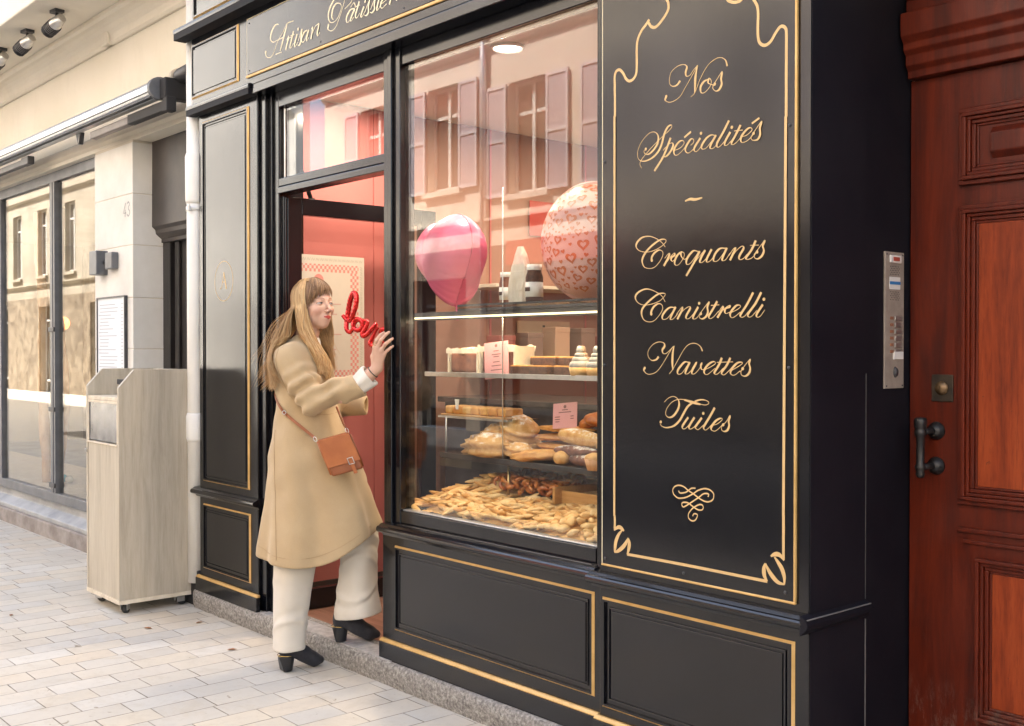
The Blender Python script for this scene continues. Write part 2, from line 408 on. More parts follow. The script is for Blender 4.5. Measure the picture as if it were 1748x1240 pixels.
M['slate'] = noisy('grey_stone_step', (0.23, 0.235, 0.24), (0.38, 0.38, 0.375), 4, 0.5, 0.3, 30, 0.003)
M['kerbface'] = noisy('weathered_kerb', (0.22, 0.19, 0.17), (0.36, 0.32, 0.29), 7, 0.85, 0.6, 40, 0.006)
def wood(name, c1, c2, c3, scale=1.0, rough=0.45, axis='z', coat=0.0, bmp=0.15):
    m, N, L, b = newmat(name)
    st = {'z': (9, 9, 0.7), 'y': (9, 0.7, 9), 'x': (0.7, 9, 9)}[axis]
    f = tex_noise(N, L, 3.2 * scale, 8, 0.7, stretch=st, dist=0.4); g = tex_noise(N, L, 16 * scale, 6, 0.7, stretch=st)
    c = ramp(N, L, f, [(0.30, c1), (0.5, c2), (0.68, c3)])
    c = mixcol(N, L, rampv(N, L, g, 0.5, 0.75, 0, 0.55), c, c1)
    L.new(c, b.inputs['Base Color']); setp(b, Roughness=rough, Coat_Weight=coat, Coat_Roughness=0.25); bump(N, L, b, g, bmp, 0.003); return m
M['oak'] = wood('washed_oak', (0.36, 0.31, 0.235), (0.46, 0.405, 0.315), (0.53, 0.475, 0.38), 0.8, 0.5)
M['oak_edge'] = noisy('oak_edge', (0.58, 0.50, 0.38), (0.72, 0.65, 0.52), 20, 0.6)
def redwood():
    m, N, L, b = newmat('red_varnished_wood')
    f = tex_noise(N, L, 3.0, 8, 0.7, stretch=(7, 7, 0.6), dist=0.5); g = tex_noise(N, L, 14, 6, 0.75, stretch=(8, 8, 0.6))
    c = ramp(N, L, f, [(0.25, (0.035, 0.006, 0.004)), (0.5, (0.095, 0.012, 0.004)), (0.72, (0.15, 0.020, 0.006))])
    c = mixcol(N, L, rampv(N, L, g, 0.55, 0.8, 0, 0.6), c, (0.06, 0.014, 0.008))
    # scuffed and bleached at the foot
    tc = N.new('ShaderNodeTexCoord'); sp = N.new('ShaderNodeSeparateXYZ'); L.new(tc.outputs['Object'], sp.inputs[0])
    low = rampv(N, L, sp.outputs[2], 0.42, 0.12, 0, 0.8); n = rampv(N, L, tex_noise(N, L, 22, 8, 0.8, stretch=(1, 1, 0.35)), 0.50, 0.66)
    mu = N.new('ShaderNodeMath'); mu.operation = 'MULTIPLY'; L.new(low, mu.inputs[0]); L.new(n, mu.inputs[1])
    c = mixcol(N, L, mu.outputs[0], c, (0.30, 0.24, 0.19))
    sc = rampv(N, L, tex_noise(N, L, 26, 4, 0.7, dist=1.0), 0.72, 0.77); c = mixcol(N, L, sc, c, (0.03, 0.01, 0.008))
    L.new(c, b.inputs['Base Color']); setp(b, Coat_Weight=0.0, IOR=1.38)
    L.new(rampv(N, L, tex_noise(N, L, 8, 6, 0.7), 0.3, 0.7, 0.30, 0.55), b.inputs['Roughness']); bump(N, L, b, g, 0.25, 0.003); return m
M['red'] = redwood()
def orangepanel():
    m, N, L, b = newmat('orange_red_door_panel')
    f = tex_noise(N, L, 2.4, 8, 0.7, stretch=(6, 6, 0.6), dist=0.6); g = tex_noise(N, L, 14, 6, 0.75, stretch=(8, 8, 0.6))
    c = ramp(N, L, f, [(0.28, (0.10, 0.014, 0.005)), (0.42, (0.18, 0.027, 0.006)), (0.55, (0.26, 0.040, 0.008)), (0.7, (0.34, 0.062, 0.014))])
    c = mixcol(N, L, rampv(N, L, g, 0.5, 0.72, 0, 0.7), c, (0.09, 0.010, 0.003))
    c = mixcol(N, L, rampv(N, L, tex_noise(N, L, 40, 3, 0.6, dist=0.8), 0.70, 0.76), c, (0.05, 0.02, 0.012))
    L.new(c, b.inputs['Base Color']); setp(b, Roughness=0.5, IOR=1.38); bump(N, L, b, g, 0.2, 0.003); return m
M['redpanel'] = orangepanel()
M['pinkwall'] = noisy('pink_wall', (0.50, 0.145, 0.135), (0.55, 0.17, 0.155), 1.2, 0.6, 0.1, 60)
M['shopback'] = noisy('rose_brown_wall', (0.42, 0.16, 0.12), (0.50, 0.20, 0.15), 1.5, 0.6)
M['ceil'] = flat('white_ceiling', (0.78, 0.72, 0.66), 0.8)
M['floorwood'] = wood('brown_floor_boards', (0.14, 0.065, 0.04), (0.26, 0.13, 0.085), (0.36, 0.19, 0.13), 1.0, 0.4, 'x')
M['pvc'] = noisy('white_pvc', (0.74, 0.73, 0.68), (0.82, 0.81, 0.77), 3, 0.45)

M['iron'] = noisy('black_iron', (0.008, 0.008, 0.009), (0.022, 0.019, 0.017), 60, 0.42, 0.15, 90)
# ================= street and kerbs =================
def struct(o): o['kind'] = 'structure'; return o
struct(MB().add([(-80, -9.35, 0), (30, -9.35, 0), (30, 0.25, 0), (-80, 0.25, 0)], [(0, 1, 2, 3)]).build('street_paving', M['paving']))
struct(MB().box(-19.5, 30, -9.3, -3.3, -0.01, 0.004).build('roadway', noisy('dark_asphalt', (0.030, 0.030, 0.032), (0.055, 0.053, 0.052), 6, 0.8, 0.4, 120, 0.003)))  # dark road out of view, added to deepen the low reflections
struct(MB().add([(-120, -90, -0.06), (90, -90, -0.06), (90, 60, -0.06), (-120, 60, -0.06)], [(0, 1, 2, 3)]).build('ground', M['slate']))
# granite threshold kerb in front of the bakery (hewn face, tooled top)
kb = MB(); xs = np.linspace(-5.74, 1.2, 280); rows = []
prof = [(-0.036, -0.02), (-0.036, 0.0), (-0.044, 0.03), (-0.046, 0.06), (-0.043, 0.088), (-0.036, 0.098), (-0.01, 0.101), (0.12, 0.102)]
vs = []
for x in xs:
    for j, (y, z) in enumerate(prof):
        a = 0.005 if 1 <= j <= 4 else (0.0015 if j == 5 else 0.0004)
        n = mnoise.noise(Vector((x * 42, z * 60, 3))) * a + mnoise.noise(Vector((x * 13, z * 20, 9))) * a
        vs.append((x, y + n, z + n * 0.3))
k = len(prof); fs = [(i * k + j, i * k + j + 1, (i + 1) * k + j + 1, (i + 1) * k + j) for i in range(len(xs) - 1) for j in range(k - 1)]
fs += [tuple(range(k)), tuple((len(xs) - 1) * k + j for j in range(k))[::-1]]
kb.add(vs, fs, True); ko = struct(kb.build('granite_kerb', M['granite']))
struct(MB().box(-5.0, -3.85, -0.028, 0.075, 0.09, 0.1045).box(-5.04, -1.79, 0.012, 0.075, 0.088, 0.1035).build('door_sill_stone', M['granite_top']))
struct(MB().box(-5.06, 1.2, 0.075, 4.2, 0.0, 0.1).build('shop_floor', M['floorwood']))
# neighbour's kerb: a low step and a grey slab on it
struct(MB().box(-16, -6.93, 0.10, 0.45, -0.02, 0.115).build('kerb', M['kerbface'], bevel=0.012))
struct(MB().prism_x(-16, -6.95, [(0.118, 0.115), (0.118, 0.150), (0.198, 0.195), (0.198, 0.255), (0.6, 0.255), (0.6, 0.115)]).build('stone_step', M['slate'], bevel=0.006))
struct(MB().box(-6.93, -5.72, 0.06, 0.5, -0.02, 0.13).build('stone_doorstep', M['slate'], bevel=0.01))

# ================= the bakery shopfront =================
bak = thing('bakery_shopfront', 'black lacquered bakery shopfront with gold mouldings, a big display window and an open doorway', 'shopfront', (-3.75, 0, 0))
def T(o, root=bak):
    o.location = (-root.location.x, -root.location.y, -root.location.z); return o
def part(mb, name, mat, root=bak, bevel=0.0, seg=2, sub=None):
    o = mb.build(name, mat, sub or root, bevel, seg)
    if sub is None: T(o, root)
    return o
P = M['paint']
# left pier
part(MB().box(-5.71, -5.04, -0.015, 0.25, 0.10, 2.71), 'pier', P, bevel=0.004)
# right pier incl. return into the neighbour's doorway
part(MB().box(-2.625, -1.797, -0.015, 0.27, 0.10, 3.12), 'pier', P, bevel=0.004)
part(MB().box(-2.6, -1.806, 0.272, 0.56, 0.0, 3.12), 'door_reveal', M['reveal'], bevel=0.003)
part(MB().box(-1.797, -1.7945, -0.012, 0.268, 0.10, 3.11), 'door_reveal', M['reveal'])
# stall riser under the window
part(MB().box(-3.95, -2.627, 0.0, 0.25, 0.10, 0.66), 'stall_riser', P, bevel=0.004)
# plinths with a sloped gold top
def plinth(x0, x1, y, name='plinth', ret=0.0):
    part(MB().prism_x(x0, x1, [(y, 0.10), (y, 0.172), (y + 0.022, 0.172), (y + 0.022, 0.10)]), name, P, bevel=0.002)
    part(MB().prism_x(x0, x1 , [(y + 0.003, 0.1725), (y + 0.0035, 0.176), (y + 0.012, 0.1845), (y + 0.021, 0.1845), (y + 0.021, 0.1725)]), 'gold_moulding', M['gold'])
plinth(-5.72, -5.02, -0.038); plinth(-3.947, -2.635, -0.022); plinth(-2.634, -1.787, -0.038)
# sill ledges: nosing profile
def ledge(x0, x1, y, z=0.655, name='sill_moulding'):
    pr = [(y + 0.06, z - 0.03), (y + 0.035, z - 0.03), (y + 0.028, z - 0.018)]
    for k in range(7):
        a = R(-90 + 30 * k); pr.append((y + 0.012 - 0.014 * math.cos(a), z + 0.0 + 0.014 * math.sin(a)))
    pr += [(y + 0.024, z + 0.022), (y + 0.06, z + 0.028)]
    return part(MB().prism_x(x0, x1, pr), name, P, bevel=0.0015)
ledge(-5.745, -5.02, -0.055, 0.645); ledge(-3.94, -2.645, -0.04, 0.656); ledge(-2.655, -1.7955, -0.058, 0.648)
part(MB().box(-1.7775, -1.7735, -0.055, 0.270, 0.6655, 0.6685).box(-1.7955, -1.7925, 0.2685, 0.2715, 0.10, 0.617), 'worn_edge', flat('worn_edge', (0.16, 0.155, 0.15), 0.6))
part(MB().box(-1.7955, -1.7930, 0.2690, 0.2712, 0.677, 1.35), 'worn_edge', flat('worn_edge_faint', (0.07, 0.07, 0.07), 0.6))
rp = MB(); rp.prism_y(-0.058, 0.272, [(-1.8, 0.618), (-1.786, 0.63), (-1.776, 0.640), (-1.773, 0.652), (-1.780, 0.667), (-1.8, 0.676)])
part(rp, 'sill_moulding', M['reveal'], bevel=0.0015)
# panels with gold frames
def gold_frame(x0, x1, z0, z1, y, w=0.0072, d=0.009, sides='tblr', mat=None, name='gold_moulding'):
    m = MB()
    if sides == 'tblr' and mat is None:      # gilded outer slope of a raised frame, black inner arris
        a = [(x0, z0), (x1, z0), (x1, z1), (x0, z1)]; b = [(x0 + w, z0 + w), (x1 - w, z0 + w), (x1 - w, z1 - w), (x0 + w, z1 - w)]; e = w + 0.007; c = [(x0 + e, z0 + e), (x1 - e, z0 + e), (x1 - e, z1 - e), (x0 + e, z1 - e)]
        r3 = lambda L_, yy: [(p_[0], yy, p_[1]) for p_ in L_]
        m.add(r3(a, y - 0.001) + r3(b, y - d), [(i, (i + 1) % 4, 4 + (i + 1) % 4, 4 + i) for i in range(4)])
        part(m, name, M['gold'])
        k = MB(); k.add(r3(b, y - d) + r3(c, y - d) + r3(c, y - 0.0005), [(i, (i + 1) % 4, 4 + (i + 1) % 4, 4 + i) for i in range(4)] + [(4 + i, 4 + (i + 1) % 4, 8 + (i + 1) % 4, 8 + i) for i in range(4)])
        return part(k, 'frame_moulding', P)
    if 't' in sides: m.box(x0, x1, y - d, y, z1 - w, z1)
    if 'b' in sides: m.box(x0, x1, y - d, y, z0, z0 + w)
    e0 = z0 + (w if 'b' in sides else 0); e1 = z1 - (w if 't' in sides else 0)
    if 'l' in sides: m.box(x0, x0 + w, y - d, y, e0, e1)
    if 'r' in sides: m.box(x1 - w, x1, y - d, y, e0, e1)
    return part(m, name, mat or M['gold'], bevel=0.0032, seg=3)
def raised(x0, x1, z0, z1, y, d=0.006, name='panel'):
    m = MB().box(x0, x1, y - d, y, z0, z1); return part(m, name, P, bevel=0.003, seg=2)
def bead(x0, x1, z0, z1, y, w=0.005, d=0.005):
    m = MB().box(x0, x1, y - d, y, z1 - w, z1).box(x0, x1, y - d, y, z0, z0 + w).box(x0, x0 + w, y - d, y, z0 + w, z1 - w).box(x1 - w, x1, y - d, y, z0 + w, z1 - w)
    return part(m, 'bead', P, bevel=0.0018)
def panel(x0, x1, z0, z1, y, inset=0.042):
    gold_frame(x0, x1, z0, z1, y); bead(x0 + 0.030, x1 - 0.030, z0 + 0.030, z1 - 0.030, y); raised(x0 + inset, x1 - inset, z0 + inset, z1 - inset, y, 0.004)
panel(-3.855, -2.662, 0.232, 0.592, 0.0)
panel(-2.610, -1.842, 0.215, 0.588, -0.015)
panel(-5.66, -5.115, 0.228, 0.583, -0.015)
# left pier tall panel
gold_frame(-5.66, -5.125, 0.705, 2.662, -0.015, w=0.0075); bead(-5.635, -5.15, 0.73, 2.637, -0.015); raised(-5.62, -5.166, 0.745, 2.622, -0.015, 0.004)
# caps, fascia, cornice
def capm(x0, x1, y, z0, h, out, name='cornice'):
    pr = [(y, z0 + h * 0.5), (y - out, z0 + h * 0.5), (y - out * 1.02, z0 + h * 0.7), (y - out, z0 + h * 0.9), (y - out * 0.85, z0 + h), (y, z0 + h * 1.15)]
    part(MB().box(x0 + 0.002, x1 - 0.002, y - out * 0.97, y, z0 - 0.004, z0 + h * 0.5), 'cap_soffit', M['reveal'])  # matt black underside paints in the shadow below the cap
    return part(MB().prism_x(x0, x1, pr), name, P, bevel=0.0015)
capm(-5.755, -5.03, -0.015, 2.705, 0.05, 0.055, 'pier_cap')
part(MB().box(-5.71, -2.627, -0.055, 0.20, 2.745, 3.12).box(-5.02, -2.627, -0.055, 0.20, 2.70, 2.745), 'fascia', P, bevel=0.003)
capm(-5.79, -1.75, -0.055, 3.115, 0.06, 0.07)
part(MB().box(-5.72, -1.78, -0.045, 0.2, 3.18, 3.62), 'upper_fascia', P, bevel=0.003)
gold_frame(-5.70, -1.84, 3.225, 3.58, -0.045)
capm(-5.79, -1.75, -0.045, 3.62, 0.10, 0.14)
gold_frame(-5.70, -5.155, 2.785, 3.078, -0.055)
raised(-5.69, -5.19, 2.812, 3.05, -0.055, 0.005)
gold_frame(-5.065, -2.66, 2.782, 3.078, -0.055, w=0.013, sides='b'); gold_frame(-5.065, -2.66, 2.782, 3.078, -0.055, w=0.004, d=0.004, sides='tlr', mat=M['letter_pale'], name='pale_line')  # pale line carries the gilding's bright reflection in its colour
part(MB().box(-5.058, -2.668, -0.0615, -0.055, 2.797, 3.072), 'sign_board', P, bevel=0.002)
# joinery of door and window (painted frame)
FY = 0.03
j = MB()
j.box(-5.035, -4.985, 0.0, 0.12, 0.10, 2.70)        # left jamb, stepped
j.box(-4.984, -4.955, 0.018, 0.12, 0.10, 2.70)
j.box(-4.954, -4.905, FY, 0.12, 0.10, 2.70)
j.box(-3.965, -3.925, FY - 0.012, 0.10, 0.10, 2.70)       # mullion
j.box(-3.924, -3.895, FY - 0.022, 0.10, 0.10, 2.70)
j.box(-3.894, -3.850, FY - 0.008, 0.10, 0.10, 2.70)
j.box(-4.905, -3.965, FY, 0.10, 2.625, 2.70)              # head
j.box(-4.905, -3.965, FY, 0.10, 2.232, 2.272)             # transom bar in two steps
j.box(-4.905, -3.965, FY - 0.006, 0.10, 2.196, 2.228)
j.box(-3.85, -2.627, FY, 0.10, 2.628, 2.70)
j.box(-3.85, -2.683, FY - 0.004, 0.10, 0.684, 0.736)      # bottom rail
j.box(-3.85, -2.683, FY - 0.026, 0.05, 0.66, 0.684)
j.box(-2.683, -2.665, FY, 0.10, 0.66, 2.628).box(-2.664, -2.650, FY - 0.02, 0.1, 0.66, 2.628).box(-2.649, -2.626, FY - 0.03, 0.1, 0.66, 2.628)
part(j, 'window_and_door_frame', P, bevel=0.003)
for a_ in ((-4.89, -4.885, 0.052, 0.058, 2.274, 2.623), (-3.975, -3.97, 0.052, 0.058, 2.274, 2.623), (-3.848, -2.685, 0.035, 0.075, 0.737, 0.742)): part(MB().box(*a_), 'glazing_bead', M['alu'], bevel=0.001)
part(MB().box(-3.85, -2.683, 0.046, 0.052, 0.736, 2.628), 'window_pane', M['glass'])
part(MB().box(-4.905, -3.965, 0.055, 0.061, 2.272, 2.625), 'transom_pane', M['glass'])
# the specialities board
part(MB().box(-2.606, -1.838, -0.0215, -0.015, 0.70, 3.10), 'sign_board', P, bevel=0.001)
gold_frame(-2.608, -1.836, 0.695, 3.105, -0.0152, w=0.0075, d=0.011, sides='rb'); gold_frame(-2.608, -1.836, 0.695, 3.105, -0.0152, w=0.003, d=0.008, sides='tl', mat=M['letter_pale'], name='pale_line')
class _S:
    def sphere(s, *a): part(MB().sphere(*a), 'screw', M['darkmetal'])
sc = _S()
for x, z in [(-1.862, 2.06), (-2.596, 2.05), (-1.862, 1.37), (-2.596, 1.37), (-1.872, 0.725), (-2.592, 0.72), (-2.25, 0.722), (-1.862, 2.75), (-2.596, 2.75)]:
    sc.sphere((x, -0.0225, z), 0.0055, 8, 5, (1, 0.6, 1))
for x in (-5.03, -4.35, -3.7, -3.05):
    for z in (2.815, 3.05): sc.sphere((x, -0.062, z), 0.0045, 8, 5, (1, 0.6, 1))
for z in (2.805, 3.055): sc.sphere((-5.685, -0.060, z), 0.0045, 8, 5, (1, 0.6, 1)); sc.sphere((-5.20, -0.061, z), 0.0045, 8, 5, (1, 0.6, 1))

# shell of the shop behind the front
part(MB().box(-5.20, -5.10, 0.13, 0.95, 0.10, 2.744), 'interior_wall', M['pinkwall'])
part(MB().box(-5.20, -5.103, 0.951, 4.2, 0.10, 2.744), 'interior_wall', noisy('peach_wall', (0.34, 0.19, 0.14), (0.40, 0.23, 0.17), 1.2, 0.6))
part(MB().box(-5.10, -1.95, 4.1, 4.2, 0.10, 2.744), 'interior_wall', M['shopback'])
part(MB().box(-1.95, -1.85, 0.57, 4.2, 0.10, 2.744).box(-2.6, -1.95, 0.57, 0.60, 0.1, 2.744), 'interior_wall', M['shopback'])
part(MB().box(-5.20, -1.85, 0.102, 4.2, 2.745, 2.88), 'ceiling', M['ceil'])
part(MB().box(-5.098, -5.085, 0.13, 4.1, 0.10, 0.19), 'skirting_board', M['black'])
# vertical joints of the wall panelling
wp = MB()
for y in (0.72, 0.80, 1.55, 2.35, 3.1): wp.box(-5.10, -5.092, y, y + 0.012, 0.19, 2.744)
part(wp, 'wall_batten', M['pinkwall'], bevel=0.002)
# upper storey of the bakery house
uw = MB(); wall_with_holes(uw, -5.75, 6.0, 3.75, 12.5, 0.0, 0.35, [(-4.9, -3.9, 4.6, 6.6), (-2.6, -1.6, 4.6, 6.6), (-0.2, 0.8, 4.6, 6.6), (2.2, 3.2, 4.6, 6.6), (-4.9, -3.9, 7.9, 9.8), (-2.6, -1.6, 7.9, 9.8), (-0.2, 0.8, 7.9, 9.8)])
part(uw, 'upper_wall', M['cream'])
part(MB().box(-5.74, 5.99, 0.36, 9.0, 3.76, 12.6), 'house_body', M['cream'])
part(MB().box(1.81, 6.0, 0.0, 0.34, 0, 3.75).box(-1.84, 6.0, 4.0, 9.0, 0, 3.75).box(-5.74, -1.85, 4.25, 9.0, 0, 3.75).box(-5.74, -5.22, 0.56, 4.2, 0.0, 3.75), 'house_body', M['cream'])

# open door leaf, folded back into the shop
door = thing('glass_door', 'black framed glass door standing open inside the bakery doorway', 'door', (-4.9, 0.05, 0.10))
def dp(mb, name, mat, bevel=0.0, sub=None):
    o = mb.build(name, mat, sub or door, bevel); 
    if sub is None: o.location = (4.9, -0.05, -0.10)
    return o
lf = MB(); x0, x1 = -4.93, -4.885
lf.box(x0, x1, 0.045, 0.150, 0.105, 2.185).box(x0, x1, 0.89, 0.99, 0.105, 2.185).box(x0, x1, 0.150, 0.89, 2.10, 2.185).box(x0, x1, 0.150, 0.89, 0.105, 0.205)
lf.box(x1, x1 + 0.006, 0.052, 0.060, 0.11, 2.18).box(x1, x1 + 0.006, 0.066, 0.072, 0.11, 2.18)
dp(lf, 'door_frame', M['paint'], 0.003)
dp(MB().box(-4.911, -4.905, 0.150, 0.89, 0.205, 2.10), 'pane', M['glass'])
dp(MB().box(-4.905, -4.885, 0.20, 0.225, 2.185, 2.19).tube([(-4.90, 0.21, 2.188), (-4.80, 0.10, 2.30)], 0.012, 8), 'closer_arm', M['black'])
dp(MB().box(-4.945, -4.93, 0.03, 0.055, 1.90, 2.05).box(-4.945, -4.93, 0.03, 0.055, 0.4, 0.52), 'hinge', M['darkmetal'], 0.004)

# ================= neighbour house on the left =================
nb = thing('cream_house', 'cream house with tall glass shop front, awning and dark panelled door', 'house', (-9.0, 0.12, 0))
def np_(mb, name, mat, bevel=0.0, sub=None, root=nb):
    o = mb.build(name, mat, sub or root, bevel)
    if sub is None: o.location = -root.location
    return o
w = MB(); wall_with_holes(w, -30, -5.752, 0.10, 3.55, 0.12, 0.45, [(-16, -7.60, 0.0, 2.775), (-6.95, -5.93, 0.0, 2.77)])
np_(w, 'wall', M['cream'])
# lintel bands above the openings
np_(MB().prism_x(-30, -5.754, [(0.12, 2.80), (0.095, 2.82), (0.095, 2.865), (0.12, 2.885)]), 'string_course', M['shade_beige'], 0.004)
# pier of painted stone blocks
pb = MB(); z = 0.13
hs = [0.30, 0.33, 0.33, 0.34, 0.33, 0.34, 0.33, 0.33]
for i, h in enumerate(hs):
    z1 = min(z + h - 0.005, 2.772); pb.box(-7.605, -6.945, 0.108, 0.40, z, z1); z += h
np_(pb, 'stone_pier', M['whitewall'], 0.0035)
np_(MB().box(-7.603, -6.948, 0.112, 0.398, 0.115, 2.774), 'pier_core', M['shade_beige'])
# balcony slab with cove
np_(MB().box(-30, -5.83, -0.42, 0.118, 3.60, 3.80), 'balcony_slab', M['cream'], 0.01)
cv = [(0.118, 3.44), (0.10, 3.44), (0.085, 3.455)]
for k in range(6): a = R(18 * k); cv.append((0.085 - 0.09 * (1 - math.cos(a)), 3.47 + 0.09 * math.sin(a)))
cv += [(-0.02, 3.575), (-0.02, 3.599), (0.118, 3.599)]
np_(MB().prism_x(-30, -5.84, cv), 'cove_moulding', M['cream'])
uw = MB(); wall_with_holes(uw, -30, -5.752, 3.8, 12.5, 0.12, 0.45, [(-8.2, -7.2, 4.2, 6.6), (-11, -10, 4.2, 6.6), (-14, -13, 4.2, 6.6), (-17, -16, 4.2, 6.6)])
np_(uw, 'upper_wall', M['cream'])
np_(MB().box(-30, -5.76, 0.46, 9.0, 3.81, 12.6).box(-30, -16.1, 0.46, 9.0, 0, 3.8).box(-16, -5.76, 3.11, 9.0, 0, 3.8), 'house_body', M['cream'])
np_(MB().box(-60, -30.02, 0.0, 9.0, 0, 12.0), 'far_wing', M['cream'])
# shop glazing
g = MB()
g.box(-16, -7.60, 0.17, 0.23, 2.70, 2.775).box(-16, -7.60, 0.17, 0.23, 0.256, 0.33)
for x in (-10.02, -8.72, -7.66): g.box(x, x + 0.055, 0.17, 0.23, 0.33, 2.70)
g.box(-8.60, -8.63, 0.165, 0.23, 0.33, 2.70)
np_(g, 'glazing_frame', M['grey_frame'], 0.003)
np_(MB().box(-16, -7.60, 0.195, 0.203, 0.33, 2.70), 'shop_pane', M['glass_left'])
for z_ in (0.37, 0.95, 1.56): np_(MB().box(-8.72, -8.60, 0.155, 0.17, z_, z_ + 0.035), 'door_fitting', M['darkmetal'], 0.003)
np_(MB().box(-16, -7.603, 0.235, 1.1, 0.256, 0.30), 'window_deck', M['oak_edge'])
M['stonewall'] = noisy('rubble_stone', (0.22, 0.17, 0.11), (0.46, 0.38, 0.28), 5, 0.9, 0.8, 9, 0.02)
np_(MB().box(-16, -7.0, 3.0, 3.1, 0.0, 2.9), 'back_wall', M['stonewall'])
np_(MB().box(-16, -7.0, 0.46, 3.0, 2.9, 3.0), 'shop_ceiling', M['shade_beige'])
np_(MB().box(-7.02, -6.98, 0.46, 3.0, 0.0, 2.9), 'side_wall', M['shade_beige'])
np_(MB().box(-16, -7.0, 0.46, 3.0, 0.10, 0.15), 'shop_floor_slab', M['slate'])
# dark panelled street door
DK = noisy('dark_brown_door_paint', (0.012, 0.010, 0.010), (0.026, 0.022, 0.020), 4, 0.4, 0.15, 60, stretch=(6, 6, 1)); M['dkdoor'] = DK
dd = MB().box(-6.95, -5.93, 0.345, 0.40, 0.13, 2.12)
dl = np_(dd, 'street_door', DK)
dm = MB()
for (a, b_, c, d) in [(-6.62, -6.26, 1.70, 1.98), (-6.62, -6.26, 1.02, 1.55), (-6.62, -6.26, 0.30, 0.88)]:
    for s, o_ in ((0, 0.022), (0.022, 0.012)):
        dm.box(a + s, b_ - s, 0.345 - o_, 0.345, d - s - 0.02, d - s).box(a + s, b_ - s, 0.345 - o_, 0.345, c + s, c + s + 0.02).box(a + s, a + s + 0.02, 0.345 - o_, 0.345, c + s + 0.02, d - s - 0.02).box(b_ - s - 0.02, b_ - s, 0.345 - o_, 0.345, c + s + 0.02, d - s - 0.02)
dm.box(-6.95, -6.84, 0.31, 0.345, 0.13, 2.12).box(-6.80, -6.74, 0.325, 0.345, 0.13, 2.12)
np_(dm, 'door_moulding', DK, 0.004)
np_(MB().box(-6.56, -6.32, 0.318, 0.333, 1.58, 1.66), 'letter_plate', M['darkmetal'], 0.004)
np_(MB().tube([(-6.50, 0.33, 1.18), (-6.50, 0.30, 1.19), (-6.42, 0.30, 1.19), (-6.42, 0.30, 1.42), (-6.50, 0.30, 1.42), (-6.50, 0.33, 1.43)], 0.008, 8), 'brass_handle', M['gold'])
np_(MB().prism_x(-6.95, -5.93, [(0.40, 2.12), (0.30, 2.12), (0.30, 2.145), (0.285, 2.155), (0.262, 2.175), (0.258, 2.20), (0.236, 2.22), (0.236, 2.245), (0.24, 2.77), (0.40, 2.77)]), 'overdoor_box', noisy('weathered_brown_board', (0.022, 0.019, 0.018), (0.06, 0.05, 0.045), 2.5, 0.5, 0.1), 0.002)

# fittings on that wall
def single(mb, name, mat, label, cat, origin, group=None, bevel=0.0, seg=2):
    o = mb.build(name, mat, None, bevel, seg); origin = Vector(origin)
    o.data.transform(Matrix.Translation(-origin)); o.location = origin
    return tag(o, label, cat, group)
def root_part(root):
    def f(mb, name, mat, bevel=0.0, sub=None, seg=2):
        o = mb.build(name, mat, sub or root, bevel, seg)
        if sub is None: o.location = -root.location
        return o
    return f
# downpipe
dpipe = thing('downpipe', 'white downpipe running down between the cream house and the bakery', 'pipe', (-5.785, 0.0, 0.13))
q = root_part(dpipe)
q(MB().cyl((-5.785, 0.0, 0.13), (-5.785, 0.0, 3.60), 0.048, n=24), 'pipe', M['pvc'])
for z, h in ((2.25, 0.24), (0.93, 0.12)):
    q(MB().lathe([(0.050, z - 0.02), (0.055, z), (0.056, z + h), (0.052, z + h + 0.015), (0.049, z + h + 0.02)], (-5.785, 0.0, 0)), 'pipe_socket', M['pvc'])
q(MB().lathe([(0.052, 2.19), (0.052, 2.215)], (-5.785, 0.0, 0)).box(-5.76, -5.74, -0.062, -0.05, 2.185, 2.22), 'pipe_clip', M['pvc'])
# awning
aw = thing('retracted_awning', 'silver retracted awning cassette with folded black arm above the glass shop front', 'awning', (-8.5, 0.11, 2.95))
q = root_part(aw)
pr = []
for k in range(20):
    a = 2 * math.pi * k / 20; pr.append((-0.045 + 0.062 * math.cos(a), 2.928 + 0.056 * math.sin(a)))
q(MB().prism_x(-12.5, -6.17, pr), 'cassette', M['alu'])
q(MB().box(-12.5, -6.17, -0.1085, -0.1005, 2.905, 2.911).box(-12.5, -6.17, -0.10, -0.07, 2.875, 2.881), 'cassette_lip', M['darkmetal'])
pr = [(-0.045 + 0.074 * math.cos(2 * math.pi * k / 20), 2.928 + 0.066 * math.sin(2 * math.pi * k / 20)) for k in range(20)]
q(MB().prism_x(-6.17, -6.135, pr), 'end_cap', M['grey_frame'], 0.004)
q(MB().box(-6.13, -6.05, -0.06, 0.11, 2.86, 2.98), 'wall_bracket', M['black'], 0.01)
q(MB().cyl((-6.12, 0.04, 3.0), (-6.09, 0.04, 3.0), 0.048, n=18), 'collar', M['shade_beige'])
q(MB().tube([(-6.09, 0.04, 3.0), (-6.05, 0.04, 3.0), (-5.93, 0.04, 3.005), (-5.88, 0.04, 3.0)], [0.034, 0.043, 0.043, 0.028], 16), 'roller_tube', M['darkmetal'])
q(MB().prism_y(0.01, 0.05, [(-6.13, 2.955), (-6.05, 2.955), (-6.065, 2.86), (-6.085, 2.85), (-6.11, 2.87)]), 'crank_eye', M['darkmetal'], 0.006)
q(MB().box(-6.63, -6.06, -0.05, 0.0, 2.795, 2.853).box(-6.10, -6.04, -0.055, 0.005, 2.785, 2.87), 'folded_arm', M['black'], 0.006)
q(MB().box(-7.27, -6.632, -0.045, 0.0, 2.797, 2.848), 'folded_arm', noisy('brown_arm', (0.10, 0.075, 0.065), (0.14, 0.11, 0.10), 9, 0.4), 0.008)
q(MB().box(-8.68, -8.52, -0.05, 0.0, 2.80, 2.86).box(-14, -8.68, -0.045, 0.0, 2.805, 2.85), 'folded_arm', M['darkmetal'], 0.006)
